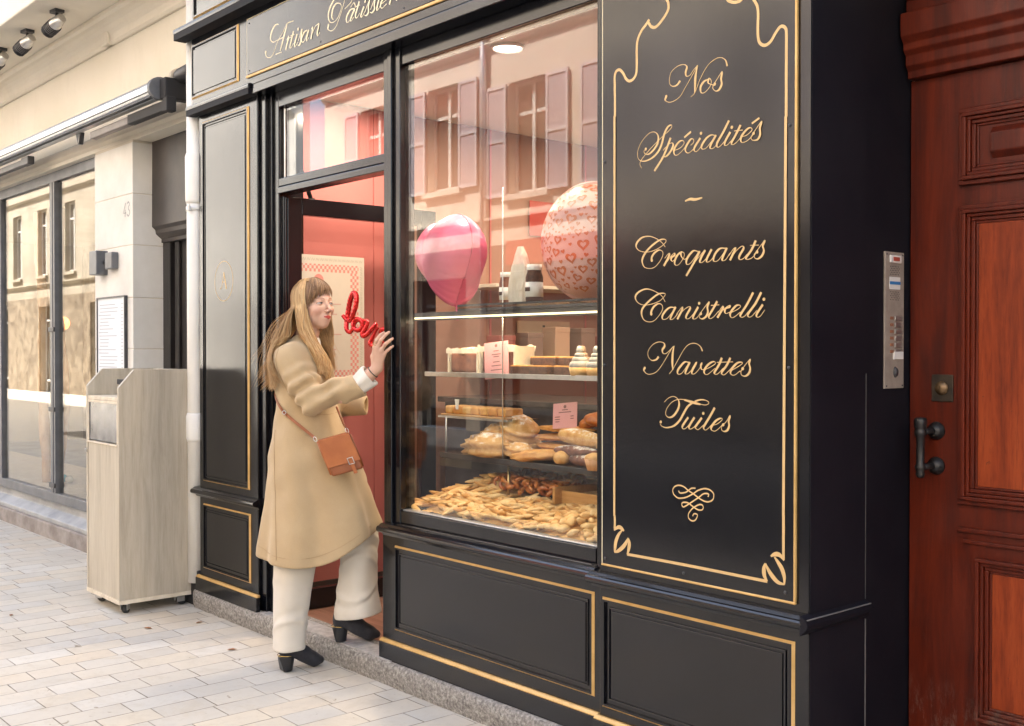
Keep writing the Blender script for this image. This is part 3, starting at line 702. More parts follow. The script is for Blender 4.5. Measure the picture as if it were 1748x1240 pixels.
q(MB().prism_y(-0.04, -0.01, [(-7.54, 2.875), (-7.46, 2.875), (-7.485, 2.80), (-7.505, 2.80)]), 'hook', M['darkmetal'])
# three spotlights under the balcony
def spot(x, y, label):
    t = thing('spotlight', label, 'spotlight', (x, y, 3.60), R(8), 'spotlights under the balcony')
    MB().box(-0.04, 0.04, -0.03, 0.03, -0.02, 0).tube([(0, 0, -0.02), (-0.015, 0, -0.06), (-0.03, -0.01, -0.09)], 0.008, 8).build('bracket', M['darkmetal'], t)
    MB().tube([(0.045, 0.01, -0.055), (-0.02, 0, -0.085), (-0.09, -0.01, -0.115)], [0.030, 0.040, 0.042], 14).build('lamp_body', M['steel'], t)
    m = MB()
    for k in range(5): m.tube([(-0.03 - 0.012 * k, -0.002 * k, -0.090 - 0.0052 * k), (-0.035 - 0.012 * k, -0.002 * k, -0.092 - 0.0052 * k)], 0.046, 14)
    m.build('cooling_fins', M['darkmetal'], t)
    MB().tube([(-0.091, -0.01, -0.116), (-0.108, -0.012, -0.123)], [0.044, 0.044], 14).build('lens_rim', M['black'], t)
spot(-7.27, -0.25, 'metal spotlight under the balcony, nearest to the bakery')
spot(-7.86, -0.25, 'metal spotlight under the balcony, middle one of the three')
spot(-8.46, -0.25, 'metal spotlight under the balcony, half cut off by the left photo edge')
single(MB().box(-7.36, -7.25, 0.065, 0.12, 3.44, 3.53), 'junction_box', M['cream'], 'small cream junction box below the balcony moulding', 'junction box', (-7.3, 0.12, 3.45), bevel=0.008)
# wall lamp
t = thing('wall_lamp', 'square dark wall lamp on the white stone pier', 'lamp', (-7.25, 0.108, 2.02)); q = root_part(t)
q(MB().box(-7.30, -7.18, 0.06, 0.108, 1.955, 2.065), 'mounting_box', M['grey_frame'], 0.006)
q(MB().cyl((-7.30, 0.085, 2.005), (-7.37, 0.085, 2.005), 0.012), 'stem', M['darkmetal'])
q(MB().box(-7.50, -7.37, 0.03, 0.14, 1.925, 2.085), 'lamp_head', M['grey_frame'], 0.005)
# framed menu on the pier
t = thing('menu_board', 'narrow framed white menu sheet on the stone pier', 'menu', (-7.27, 0.108, 1.2)); q = root_part(t)
q(MB().box(-7.52, -7.03, 0.085, 0.107, 1.15, 1.155).box(-7.52, -7.03, 0.085, 0.107, 1.765, 1.775).box(-7.52, -7.512, 0.085, 0.107, 1.155, 1.765).box(-7.038, -7.03, 0.085, 0.107, 1.155, 1.765), 'frame', M['darkmetal'])
q(MB().box(-7.512, -7.038, 0.092, 0.107, 1.155, 1.765), 'sheet', flat('blue_white_paper', (0.70, 0.74, 0.78), 0.6))
tl = MB(); rr = random.Random(5)
for i in range(24):
    zz = 1.72 - i * 0.023; a = -7.49 + rr.random() * 0.03; tl.box(a, a + 0.12 + rr.random() * 0.2, 0.0912, 0.0918, zz, zz + 0.004); tl.box(-7.10, -7.07, 0.0912, 0.0918, zz, zz + 0.004)
q(tl, 'print_lines', flat('grey_print', (0.38, 0.40, 0.44), 0.7))
# house number 43
def stroke_strip(mb, pts, w, y, tilt=0.0):
    n = len(pts)
    L_, R_ = [], []
    for i in range(n):
        a = pts[max(i - 1, 0)]; b = pts[min(i + 1, n - 1)]; dx, dz = b[0] - a[0], b[1] - a[1]; l = math.hypot(dx, dz) or 1
        ww = w[i] if hasattr(w, '__len__') else w
        nx, nz = -dz / l * ww / 2, dx / l * ww / 2; yy = y - tilt * i / n
        L_.append((pts[i][0] + nx, yy, pts[i][1] + nz)); R_.append((pts[i][0] - nx, yy, pts[i][1] - nz))
    mb.add(L_ + R_, [(i, i + 1, n + i + 1, n + i) for i in range(n - 1)])
hn = MB()
stroke_strip(hn, [(-7.055, 2.375), (-7.095, 2.31), (-7.045, 2.31)], 0.010, 0.106); stroke_strip(hn, [(-7.062, 2.33), (-7.062, 2.285)], 0.010, 0.1055)
stroke_strip(hn, catmull([(-7.03, 2.365), (-7.01, 2.377), (-6.99, 2.36), (-7.01, 2.337), (-6.985, 2.31), (-7.008, 2.286), (-7.033, 2.30)], 4), 0.010, 0.106)
q = np_(hn, 'house_number', flat('grey_number', (0.35, 0.35, 0.34), 0.6))

# ================= red door house on the right =================
rd = thing('red_door_entrance', 'dark red varnished double door under a carved lintel, right of the bakery', 'door', (-0.8, 0.53, 0.1)); q = root_part(rd)
DY = 0.53; RW, RP = M['red'], M['redpanel']
q(MB().box(-1.80, -0.85, DY, DY + 0.05, 0.12, 2.26), 'door_leaf', RW, 0.003)
q(MB().box(-0.84, 0.12, DY, DY + 0.05, 0.12, 2.26), 'door_leaf', RW, 0.003)
def boln(m, x0, x1, z0, z1, steps):
    """stepped moulding frame: steps = [(inset, width, proud)]"""
    for s, wd, pr_ in steps:
        a, b_, c, d = x0 + s, x1 - s, z0 + s, z1 - s; y = DY - pr_
        m.box(a, b_, y, DY, d - wd, d).box(a, b_, y, DY, c, c + wd).box(a, a + wd, y, DY, c + wd, d - wd).box(b_ - wd, b_, y, DY, c + wd, d - wd)
ST = [(0.0, 0.014, 0.016), (0.0145, 0.012, 0.026), (0.027, 0.010, 0.018), (0.0375, 0.012, 0.010), (0.050, 0.008, 0.005)]
for ox in (0.0, 0.90):
    fr = MB()
    boln(fr, -1.636 + ox, -0.93 + ox, 1.915, 2.145, ST); boln(fr, -1.636 + ox, -0.93 + ox, 0.955, 1.855, ST)
    boln(fr, -1.590 + ox, -0.97 + ox, 0.30, 0.815, ST[1:])
    fr.box(-1.636 + ox, -0.93 + ox, DY - 0.014, DY, 0.872, 0.886).box(-1.62 + ox, -0.945 + ox, DY - 0.010, DY, 0.838, 0.850)
    fr.box(-1.636 + ox, -0.93 + ox, DY - 0.012, DY, 0.235, 0.262).box(-1.636 + ox, -0.93 + ox, DY - 0.03, DY, 0.15, 0.225)
    q(fr, 'panel_moulding', RW, 0.0035)
    q(MB().box(-1.578 + ox, -0.988 + ox, DY - 0.004, DY, 1.013, 1.797).box(-1.532 + ox, -1.03 + ox, DY - 0.004, DY, 0.358, 0.757), 'door_panel', RP, 0.003)
    q(MB().prism_x(-1.54 + ox, -1.03 + ox, [(DY, 1.985), (DY - 0.018, 2.005), (DY - 0.018, 2.06), (DY, 2.08)]), 'door_panel', RW, 0.003)
q(MB().prism_x(-1.795, 1.2, [(0.60, 2.262), (0.50, 2.262), (0.50, 2.285), (0.487, 2.30), (0.487, 2.33), (0.472, 2.345), (0.472, 2.365), (0.455, 2.385), (0.455, 2.455), (0.47, 2.46), (0.60, 2.46)]), 'lintel', RW, 0.003)
tr = MB().box(-1.795, 1.2, 0.49, 0.56, 2.462, 2.50).box(-1.795, -1.68, 0.49, 0.56, 2.50, 2.79).box(-1.68, -1.655, 0.505, 0.56, 2.50, 2.79).box(-1.655, 1.2, 0.505, 0.56, 2.50, 2.522).box(-1.655, 1.2, 0.515, 0.56, 2.523, 2.542)
q(tr, 'transom_frame', RW, 0.003)
q(MB().box(-1.66, 0.13, 0.535, 0.545, 2.54, 2.79), 'transom_pane', flat('frosted_pane', (0.45, 0.42, 0.30), 0.3))
q(MB().box(-1.793, 1.8, 0.0, 0.9, 2.80, 3.7).box(0.14, 1.8, 0.0, 0.9, 0, 2.799), 'surround', M['reveal'])  # head and right jamb, out of view, brought in to shade the door
q(MB().box(-1.803, 1.2, 0.42, 0.60, 0.0, 0.118), 'threshold', M['slate'])
# lock, pull handle
q(MB().box(-1.725, -1.655, DY - 0.006, DY, 1.262, 1.345), 'lock_plate', noisy('aged_bronze', (0.03, 0.022, 0.016), (0.07, 0.05, 0.032), 25, 0.5, metallic=0.3), 0.003)
q(MB().lathe([(0.0, -0.012), (0.014, -0.011), (0.016, -0.006), (0.021, -0.004), (0.021, 0.0)], (-1.690, DY - 0.0065, 1.304), 18, 'y').box(-1.692, -1.688, DY - 0.0195, DY - 0.018, 1.298, 1.312), 'lock_cylinder', noisy('brass', (0.16, 0.10, 0.05), (0.24, 0.15, 0.075), 25, 0.4, metallic=0.6))
hx, hy = -1.722, DY - 0.075
q(MB().lathe([(0.0, 1.030), (0.010, 1.032), (0.014, 1.042), (0.012, 1.05), (0.015, 1.058), (0.017, 1.066), (0.012, 1.074), (0.0125, 1.12), (0.013, 1.155), (0.018, 1.162), (0.018, 1.176), (0.015, 1.18), (0.019, 1.186), (0.0195, 1.208), (0.016, 1.214), (0.0, 1.216)], (hx, hy, 0), 18)
  .cyl((hx, hy, 1.172), (hx + 0.012, DY, 1.172), 0.010).cyl((hx, hy, 1.064), (hx + 0.012, DY, 1.064), 0.010), 'pull_handle', M['iron'])
for z in (1.172, 1.064): q(MB().lathe([(0.028, 0.0), (0.027, -0.006), (0.019, -0.012), (0.017, -0.02), (0.0, -0.021)], (hx + 0.012, DY, z), 18, 'y'), 'handle_rose', M['iron'])
# intercom on the black reveal
ic = thing('intercom_panel', 'tall stainless steel intercom panel with name buttons beside the red door', 'intercom', (-1.806, 0.435, 1.30)); q = root_part(ic)
X0 = -1.8055
q(MB().box(X0, X0 + 0.006, 0.383, 0.493, 1.302, 1.722), 'plate', noisy('beige_steel', (0.34, 0.29, 0.24), (0.42, 0.36, 0.30), 30, 0.5, 0.1, 200, metallic=0.25), 0.0015)
q(MB().box(X0 + 0.006, X0 + 0.012, 0.405, 0.470, 1.688, 1.712), 'camera_bar', flat('white_plastic', (0.75, 0.72, 0.68), 0.4), 0.004)
q(MB().box(X0 + 0.012, X0 + 0.0135, 0.42, 0.455, 1.694, 1.706), 'camera_lens', flat('red_lens', (0.45, 0.08, 0.05), 0.3))
q(MB().box(X0 + 0.006, X0 + 0.0075, 0.407, 0.468, 1.607, 1.645), 'label_sticker', flat('white_plastic', (0.75, 0.72, 0.68), 0.4))
q(MB().box(X0 + 0.0075, X0 + 0.0085, 0.407, 0.468, 1.622, 1.631), 'blue_stripe', flat('blue_print', (0.03, 0.18, 0.45), 0.5))
for rz in (1.653, 1.575):
    gr = MB()
    for i in range(5):
        for k in range(6): gr.cyl((X0 + 0.006, 0.414 + 0.009 * k + (0.0045 if i % 2 else 0), rz + 0.006 * i), (X0 + 0.0065, 0.414 + 0.009 * k + (0.0045 if i % 2 else 0), rz + 0.006 * i), 0.0018, n=6)
    q(gr, 'speaker_grille', M['black'])
for i in range(6):
    z = 1.525 - i * 0.0205
    q(MB().box(X0 + 0.006, X0 + 0.010, 0.437, 0.475, z - 0.014, z), 'name_button', M['steel'], 0.0015)
    q(MB().box(X0 + 0.006, X0 + 0.008, 0.412, 0.430, z - 0.011, z - 0.002), 'name_tag', flat('brown_tag', (0.30, 0.13, 0.07), 0.5))
q(MB().box(X0 + 0.006, X0 + 0.0105, 0.43, 0.483, 1.392, 1.415), 'white_label', flat('white_plastic', (0.78, 0.76, 0.72), 0.4))
q(MB().lathe([(0.0, 0.008), (0.007, 0.007), (0.009, 0.003), (0.011, 0.0)], (X0 + 0.006, 0.443, 1.352), 14, 'x', sy=1.6), 'lock_button', M['darkmetal'])
for yy, zz in ((0.392, 1.31), (0.484, 1.31), (0.392, 1.714), (0.484, 1.714)): q(MB().sphere((X0 + 0.006, yy, zz), 0.003, 8, 4), 'screw', M['darkmetal'])
# ================= houses across the street (seen in the panes) =================
OY = -9.35
SH = flat('mauve_shutter_paint', (0.43, 0.375, 0.40), 0.6); SHF = flat('pale_shutter_rail', (0.60, 0.56, 0.575), 0.6)
WG = flat('dark_window_glass', (0.10, 0.085, 0.07), 0.08); WF = flat('white_window_frame', (0.72, 0.69, 0.64), 0.5)
def opp_house(name, label, x0, x1, H, wallmat, wins, shutters, shop, plinthmat, base, band=3.55):
    t = thing(name, label, 'house', ((x0 + x1) / 2, OY, 0)); q = root_part(t)
    holes = [(cx - 0.48, cx + 0.48, z0, z1) for cx, z0, z1 in wins] + [(a, b, 0.0, c) for a, b, c in shop]
    m = MB(); wall_with_holes(m, x0, x1, 0.0, H, OY - 0.35, OY, holes); q(m, 'wall', wallmat)
    m = MB()
    for z in (band, band + 3.0, band + 6.0):
        if z < H: m.prism_x(x0 + 0.01, x1 - 0.01, [(OY + 0.001, z), (OY + 0.05, z + 0.02), (OY + 0.10, z + 0.09), (OY + 0.10, z + 0.13), (OY + 0.001, z + 0.15)])
    m.prism_x(x0 - 0.0, x1 + 0.0, [(OY + 0.001, H - 0.4), (OY + 0.10, H - 0.35), (OY + 0.4, H - 0.05), (OY + 0.4, H + 0.02), (OY + 0.001, H + 0.05)])
    q(m, 'cornice', wallmat)
    cl = MB(); wall_with_holes(cl, x0 + 0.02, x1 - 0.02, 0.0, band - 0.35, OY + 0.002, OY + 0.06, [(a, b, 0.0, c) for a, b, c in shop]); q(cl, 'ground_floor_facing', base)
    for cx, z0, z1 in wins:
        wf = MB(); a, b = cx - 0.48, cx + 0.48; Y0, Y1 = OY - 0.2, OY - 0.14
        wf.box(a, a + 0.06, Y0, Y1, z0, z1).box(b - 0.06, b, Y0, Y1, z0, z1).box(a + 0.06, b - 0.06, Y0, Y1, z0, z0 + 0.07).box(a + 0.06, b - 0.06, Y0, Y1, z1 - 0.06, z1).box(cx - 0.035, cx + 0.035, Y0, Y1 + 0.01, z0 + 0.07, z1 - 0.06).box(a + 0.06, b - 0.06, Y0, Y1 - 0.01, z1 - 0.55, z1 - 0.49)
        wo = q(wf, 'window', WF)
        MB().box(a, b, Y0 + 0.02, Y0 + 0.03, z0, z1).build('pane', WG, wo)
        q(MB().box(a - 0.08, b + 0.08, OY, OY + 0.09, z0 - 0.10, z0 - 0.005), 'window_sill', wallmat)
        if shutters:
            for s in (-1, 1):
                xa, xb = (a - 0.53, a - 0.02) if s < 0 else (b + 0.02, b + 0.53)
                sh = q(MB().box(xa, xb, OY + 0.02, OY + 0.05, z0 - 0.02, z1 - 0.01), 'shutter', SH)
                r_ = MB(); r_.box(xa, xa + 0.05, OY + 0.05, OY + 0.065, z0 - 0.02, z1 - 0.01).box(xb - 0.05, xb, OY + 0.05, OY + 0.065, z0 - 0.02, z1 - 0.01)
                for zz in (z0 - 0.02, z0 + (z1 - z0) * 0.48, z1 - 0.07): r_.box(xa + 0.05, xb - 0.05, OY + 0.05, OY + 0.065, zz, zz + 0.06)
                r_.build('shutter_rail', SHF, sh)
    for a, b, c in shop:
        q(MB().box(a, b, OY - 0.45, OY - 0.36, 0, c), 'shop_recess', plinthmat)
        q(MB().box(a, b, OY - 0.2, OY - 0.19, 0.4, c), 'shop_glass', WG)
        m = MB(); n = max(1, int((b - a) / 1.3))
        for k in range(n + 1): xx = a + (b - a - 0.06) * k / n; m.box(xx, xx + 0.06, OY - 0.22, OY - 0.16, 0, c)
        m.box(a, b, OY - 0.22, OY - 0.16, 0.35, 0.42).box(a, b, OY - 0.22, OY - 0.16, c - 0.5, c - 0.44); q(m, 'shop_frame', WF if not shutters else M['darkmetal'])
    return q
CR = noisy('cream_render', (0.64, 0.57, 0.48), (0.74, 0.67, 0.57), 0.7, 0.85)
CR2 = noisy('warm_render', (0.64, 0.56, 0.46), (0.74, 0.66, 0.55), 0.6, 0.85)
STO = noisy('pale_limestone', (0.33, 0.28, 0.215), (0.46, 0.40, 0.31), 1.2, 0.9, 0.3, 8, 0.02)
DKS = noisy('dark_shop_interior', (0.05, 0.035, 0.03), (0.14, 0.08, 0.06), 1.5, 0.6)
BR1 = noisy('grey_shop_paint', (0.16, 0.13, 0.10), (0.24, 0.20, 0.16), 1, 0.6); BR2 = noisy('dark_shop_paint', (0.05, 0.04, 0.035), (0.10, 0.08, 0.07), 1, 0.5)
RUB = noisy('brown_rubble', (0.14, 0.10, 0.065), (0.34, 0.27, 0.19), 3.5, 0.9, 0.8, 7, 0.03)
wz = [(4.30, 6.18), (7.5, 9.2)]
q = opp_house('cream_townhouse', 'cream townhouse with mauve shutters across the street', -20.05, -14.78, 11.5, CR, [(x, a, b) for x in (-18.2, -15.92) for a, b in wz], True, [(-19.6, -17.3, 2.7), (-16.8, -15.2, 2.7)], DKS, BR1)
q = opp_house('beige_townhouse', 'beige townhouse with mauve shutters across the street', -14.77, -3.0, 11.0, CR2, [(x, a - 0.27, b - 0.27) for x in (-13.63, -11.33, -9.03, -6.73, -4.43) for a, b in wz], True, [(-14.2, -11.6, 2.75), (-11.0, -8.2, 2.75), (-7.4, -4.0, 2.75)], DKS, BR2)
q(MB().cyl((-14.70, OY + 0.08, 0), (-14.70, OY + 0.08, 10.6), 0.06), 'rain_pipe', M['alu'])
q(MB().box(-14.1, -11.7, OY + 0.001, OY + 0.08, 2.85, 3.25), 'shop_sign', flat('red_sign', (0.45, 0.05, 0.04), 0.5))
q(MB().box(-10.8, -8.4, OY + 0.001, OY + 0.08, 2.85, 3.25), 'shop_sign', flat('brown_sign', (0.12, 0.06, 0.04), 0.5))
q = opp_house('stone_townhouse', 'pale limestone townhouse with tall windows across the street', -62, -31.6, 12.5, STO, [(-33.4 - 2.7 * k, a, b) for k in range(10) for a, b in ((3.95, 6.2), (7.4, 9.6))], False, [(-34.2, -32.4, 2.9), (-39, -37.4, 2.9), (-44, -42.4, 2.9)], M['stonewall'], RUB)
q = opp_house('corner_townhouse', 'plain cream townhouse across the street behind the viewer', -2.98, 24, 11.5, CR, [(-1.4 + 2.6 * k, a, b) for k in range(9) for a, b in wz], True, [(-2.4, 0.4, 2.7), (1.2, 4.0, 2.7), (5, 8, 2.7)], DKS, BR2)
q = opp_house('white_townhouse', 'white painted townhouse across the street', -31.55, -21.25, 12.5, flat('white_facade', (0.84, 0.82, 0.78), 0.8), [(-22.9 - 3.3 * k, a, b) for k in range(3) for a, b in ((4.3, 6.3), (7.6, 9.6))], False, [(-23.9, -22.2, 2.6), (-29.2, -27.4, 2.9)], DKS, flat('white_base', (0.78, 0.76, 0.72), 0.8))  # invented white front, out of view, brightens what the shopfront paint reflects
# the side alley is closed far back by a white house
opp = thing('white_alley_house', 'bright white house at the end of the side alley across the street', 'house', (-20.65, -13.2, 0)); q = root_part(opp)
q(MB().box(-21.24, -20.06, -13.3, -13.0, 0, 5.5), 'wall', flat('bright_white_paint', (0.85, 0.84, 0.80), 0.8))
# lettering strokes in tenths of a millimetre on their boards
TXT = {
 'specialites': [
  ('s', [(-2090,90), (-2160,210), (-2120,340), (-1900,530), (-1550,770), (-1190,990), (-980,1100), (-830,1210), (-840,1290), (-980,1250), (-1120,1060), (-1230,760), (-1370,540), (-1620,370), (-1940,300), (-2180,360), (-2270,520), (-2230,740), (-2050,980), (-1760,1170), (-1530,1170), (-1390,1040), (-1390,830), (-1540,640), (-1760,510), (-1920,520), (-1990,620), (-1910,680)]),
  ('d', [(-1910,680)]),
  ('s', [(-860,890), (-1160,350), (-1540,-70)]),
  ('s', [(-1170,540), (-950,690), (-790,720), (-760,610), (-880,440), (-1050,330), (-1170,340)]),
  ('s', [(-690,470), (-460,520), (-310,640), (-360,730), (-500,720), (-650,600), (-720,470), (-700,350), (-600,310), (-430,380), (-260,520)]),
  ('s', [(-30,960), (-300,820)]),
  ('s', [(-40,540), (70,610), (70,700), (-30,730), (-190,580), (-260,440), (-190,330), (-60,330), (170,480)]),
  ('s', [(340,710), (120,460), (110,350), (210,320), (400,470)]),
  ('d', [(370,850)]),
  ('s', [(890,710), (760,740), (570,660), (400,470), (420,360), (570,370), (760,530), (950,700)]),
  ('s', [(950,710), (760,460), (730,340), (860,330), (1020,460)]),
  ('s', [(1440,1070), (1210,740), (1000,470), (1000,340), (1110,350), (1300,500)]),
  ('s', [(1490,720), (1300,470), (1290,350), (1400,360), (1570,490)]),
  ('d', [(1550,850)]),
  ('s', [(1870,870), (1680,590), (1540,400), (1580,330), (1710,370), (1890,510)]),
  ('h', [(1640,730), (1950,710)]),
  ('s', [(1890,510), (2100,540), (2280,650), (2250,730), (2130,720), (1970,600), (1890,490), (1890,380), (1980,340), (2140,380), (2320,500)]),
  ('s', [(2550,970), (2280,850)]),
  ('s', [(2230,440), (2460,700), (2630,860), (2570,680), (2580,490), (2510,370), (2410,340), (2290,370), (2260,460), (2350,550)]),
  ('d', [(2350,550)]),
 ],
 'nos_tail': [
  ('s', [(670,2450), (480,2420), (340,2270), (370,2090), (530,2090), (720,2240), (750,2390), (670,2470), (640,2340), (810,2250)]),
  ('s', [(810,2230), (990,2410), (1160,2580), (1130,2380), (1150,2210), (1050,2060), (910,2050), (810,2170), (890,2260)]),
  ('d', [(890,2260)]),
  ('s', [(-470,2610), (-620,2500), (-790,2500), (-910,2630), (-850,2930), (-590,3080), (-330,3090), (-200,2990), (-250,2830), (-220,2710), (-80,2710), (60,2840), (230,2960)]),
  ('s', [(-1050,2210), (-1080,2100), (-850,2010), (-500,2110), (-220,2410), (40,2720), (230,2960)]),
  ('d', [(-1040,2220)]),
  ('b', [(220,2960), (150,2650), (130,2390), (120,2140)]),
  ('s', [(-40,2030), (120,2140), (340,2530), (610,2860), (910,3010), (1130,3010), (1300,2900), (1370,2710)]),
 ],
 'tilde': [
  ('b', [(-270,-1160), (-70,-1120), (140,-1150), (410,-1130)]),
 ],
 'croquants': [
  ('s', [(-1080,-2530), (-1220,-2380), (-1470,-2230), (-1750,-2140), (-2040,-2150), (-2260,-2270), (-2330,-2420), (-2210,-2560), (-1970,-2630), (-1680,-2630), (-1360,-2550), (-1150,-2450), (-1040,-2340), (-1130,-2280), (-1330,-2300), (-1610,-2430), (-1860,-2600), (-2020,-2780), (-2060,-2940), (-1970,-3110), (-1770,-3170), (-1540,-3150), (-1310,-2980), (-1180,-2780), (-1200,-2660), (-1340,-2610), (-1500,-2670), (-1630,-2790), (-1660,-2910)]),
  ('d', [(-1640,-2920)]),
  ('s', [(-1100,-2890), (-970,-2770), (-900,-2750), (-940,-2860), (-1130,-3130)]),
  ('s', [(-990,-3000), (-830,-2830), (-700,-2750), (-690,-2820), (-800,-2870), (-830,-2950), (-770,-3000), (-630,-2930)]),
  ('s', [(-460,-2750), (-590,-2840), (-680,-3000), (-660,-3120), (-520,-3120), (-350,-2960), (-290,-2840), (-320,-2760), (-420,-2740), (-410,-2870), (-290,-2970), (-170,-2920)]),
  ('s', [(250,-2760), (80,-2730), (-90,-2850), (-200,-3000), (-190,-3130), (-50,-3110), (150,-2920), (280,-2770)]),
  ('s', [(320,-2760), (80,-3120), (-210,-3490)]),
  ('s', [(150,-3070), (410,-2830), (540,-2740)]),
  ('s', [(540,-2740), (350,-3010), (350,-3110), (480,-3080), (670,-2900), (790,-2740)]),
  ('s', [(790,-2730), (610,-3000), (610,-3110), (740,-3080), (900,-2940)]),
  ('s', [(1310,-2740), (1120,-2730), (960,-2840), (870,-2990), (880,-3100), (1030,-3090), (1220,-2910), (1360,-2740)]),
  ('s', [(1370,-2730), (1220,-2990), (1200,-3100), (1330,-3080), (1480,-2900)]),
  ('s', [(1440,-2980), (1590,-2800), (1690,-2750), (1650,-2850), (1490,-3110)]),
  ('s', [(1550,-3020), (1750,-2820), (1930,-2720), (1990,-2790), (1840,-3000), (1840,-3100), (1960,-3100), (2120,-2970)]),
  ('s', [(2430,-2590), (2270,-2860), (2080,-3070), (2120,-3120), (2270,-3100), (2420,-2990)]),
  ('h', [(2230,-2720), (2540,-2730)]),
  ('s', [(2360,-3010), (2560,-2800), (2750,-2610), (2680,-2760), (2720,-2910), (2650,-3050), (2510,-3130), (2390,-3090), (2400,-2990), (2480,-2930)]),
  ('d', [(2480,-2930)]),
 ],
 'canistrelli': [
  ('s', [(-1080,-4270), (-1220,-4080), (-1460,-3940), (-1820,-3830), (-2110,-3870), (-2320,-3990), (-2350,-4130), (-2220,-4270), (-2000,-4340), (-1710,-4330), (-1360,-4250), (-1180,-4150), (-1070,-4030), (-1180,-3990), (-1390,-4020), (-1680,-4170), (-1910,-4330), (-2060,-4480), (-2080,-4650), (-1980,-4820), (-1770,-4890), (-1530,-4850), (-1300,-4660), (-1180,-4480), (-1230,-4350), (-1370,-4320), (-1530,-4390), (-1640,-4510), (-1680,-4630)]),
  ('d', [(-1660,-4640)]),
  ('s', [(-690,-4460), (-870,-4450), (-1040,-4540), (-1180,-4690), (-1180,-4810), (-1000,-4800), (-800,-4620), (-660,-4460)]),
  ('s', [(-640,-4440), (-830,-4730), (-850,-4830), (-730,-4810), (-550,-4660)]),
  ('s', [(-610,-4680), (-420,-4490), (-360,-4460), (-400,-4580), (-570,-4830)]),
  ('s', [(-500,-4700), (-280,-4530), (-100,-4450), (-50,-4510), (-200,-4720), (-200,-4820), (-80,-4810), (90,-4670)]),
  ('s', [(270,-4470), (90,-4720), (70,-4830), (190,-4820), (350,-4680)]),
  ('d', [(310,-4360)]),
  ('s', [(300,-4720), (510,-4500), (690,-4330), (630,-4480), (650,-4640), (580,-4770), (430,-4840), (320,-4790), (380,-4680)]),
  ('d', [(380,-4680)]),
  ('s', [(1010,-4320), (840,-4560), (690,-4760), (730,-4840), (870,-4790), (1060,-4620)]),
  ('h', [(770,-4440), (1090,-4430)]),
  ('s', [(1050,-4660), (1190,-4500), (1230,-4480), (1220,-4550), (1020,-4820)]),
  ('s', [(1110,-4710), (1320,-4530), (1480,-4460), (1470,-4510), (1330,-4550), (1300,-4650), (1360,-4700), (1520,-4650)]),
  ('s', [(1520,-4680), (1720,-4610), (1880,-4520), (1840,-4460), (1720,-4480), (1570,-4610), (1500,-4720), (1540,-4820), (1660,-4810), (1880,-4670)]),
  ('s', [(2340,-4110), (2120,-4450), (1890,-4740), (1910,-4820), (2030,-4800), (2180,-4650)]),
  ('s', [(2630,-4110), (2420,-4440), (2170,-4720), (2180,-4820), (2300,-4800), (2480,-4630)]),
  ('s', [(2690,-4470), (2480,-4730), (2480,-4830), (2600,-4810), (2760,-4630)]),
  ('d', [(2730,-4320)]),
 ],
 'navettes': [
  ('s', [(-1350,-6010), (-1450,-6100), (-1640,-6130), (-1790,-6010), (-1790,-5820), (-1610,-5630), (-1360,-5540), (-1140,-5570), (-1100,-5680), (-1190,-5790), (-1160,-5900), (-1050,-5910), (-930,-5840), (-810,-5750), (-680,-5670)]),
  ('s', [(-1960,-6390), (-1980,-6460), (-1860,-6560), (-1670,-6570), (-1420,-6480), (-1200,-6260), (-960,-5960), (-780,-5720), (-680,-5670)]),
  ('d', [(-1940,-6380)]),
  ('b', [(-710,-5670), (-760,-5930), (-770,-6210), (-750,-6420)]),
  ('s', [(-900,-6550), (-750,-6400), (-530,-6090), (-290,-5770), (-90,-5620), (150,-5590), (350,-5680), (440,-5830)]),
  ('s', [(-110,-6180), (-260,-6170), (-410,-6280), (-550,-6440), (-530,-6550), (-380,-6520), (-200,-6320), (-70,-6180)]),
  ('s', [(-60,-6170), (-220,-6440), (-230,-6540), (-110,-6520), (60,-6370)]),
  ('s', [(30,-6370), (210,-6170), (50,-6410), (30,-6530), (150,-6520), (330,-6360), (430,-6200), (380,-6270), (410,-6390), (540,-6390)]),
  ('s', [(540,-6400), (760,-6310), (940,-6210), (900,-6150), (770,-6180), (610,-6290), (510,-6430), (540,-6530), (670,-6530), (930,-6350)]),
  ('s', [(1190,-6030), (1070,-6260), (910,-6470), (940,-6530), (1050,-6510), (1230,-6350)]),
  ('s', [(1510,-6030), (1370,-6260), (1190,-6460), (1220,-6540), (1330,-6520), (1570,-6320)]),
  ('h', [(1000,-6170), (1610,-6150)]),
  ('s', [(1550,-6410), (1780,-6300), (1950,-6200), (1920,-6160), (1780,-6180), (1620,-6300), (1520,-6440), (1550,-6530), (1680,-6540), (1880,-6410)]),
  ('s', [(1880,-6450), (2050,-6250), (2230,-6070), (2200,-6190), (2240,-6340), (2190,-6490), (2050,-6570), (1920,-6530), (1910,-6430), (1970,-6350)]),
  ('d', [(1970,-6350)]),
 ],
 'tuiles': [
  ('s', [(-1110,-7450), (-940,-7320), (-740,-7260), (-580,-7310), (-500,-7430), (-520,-7610), (-650,-7800), (-800,-7910), (-960,-7920), (-1050,-7820), (-1000,-7650), (-830,-7470), (-630,-7370), (-410,-7340), (-190,-7360), (70,-7420), (320,-7460), (550,-7480), (670,-7440), (670,-7380), (530,-7330), (340,-7330), (130,-7390)]),
  ('b2', [(-280,-7350), (70,-7420), (360,-7470)]),
  ('s', [(40,-7430), (-150,-7560), (-320,-7790), (-450,-7980), (-630,-8140), (-800,-8220), (-1030,-8260), (-1210,-8220), (-1280,-8150)]),
  ('d', [(-1250,-8090)]),
  ('s', [(-120,-7890), (-260,-8050), (-360,-8190), (-320,-8260), (-210,-8230), (-60,-8090), (130,-7880)]),
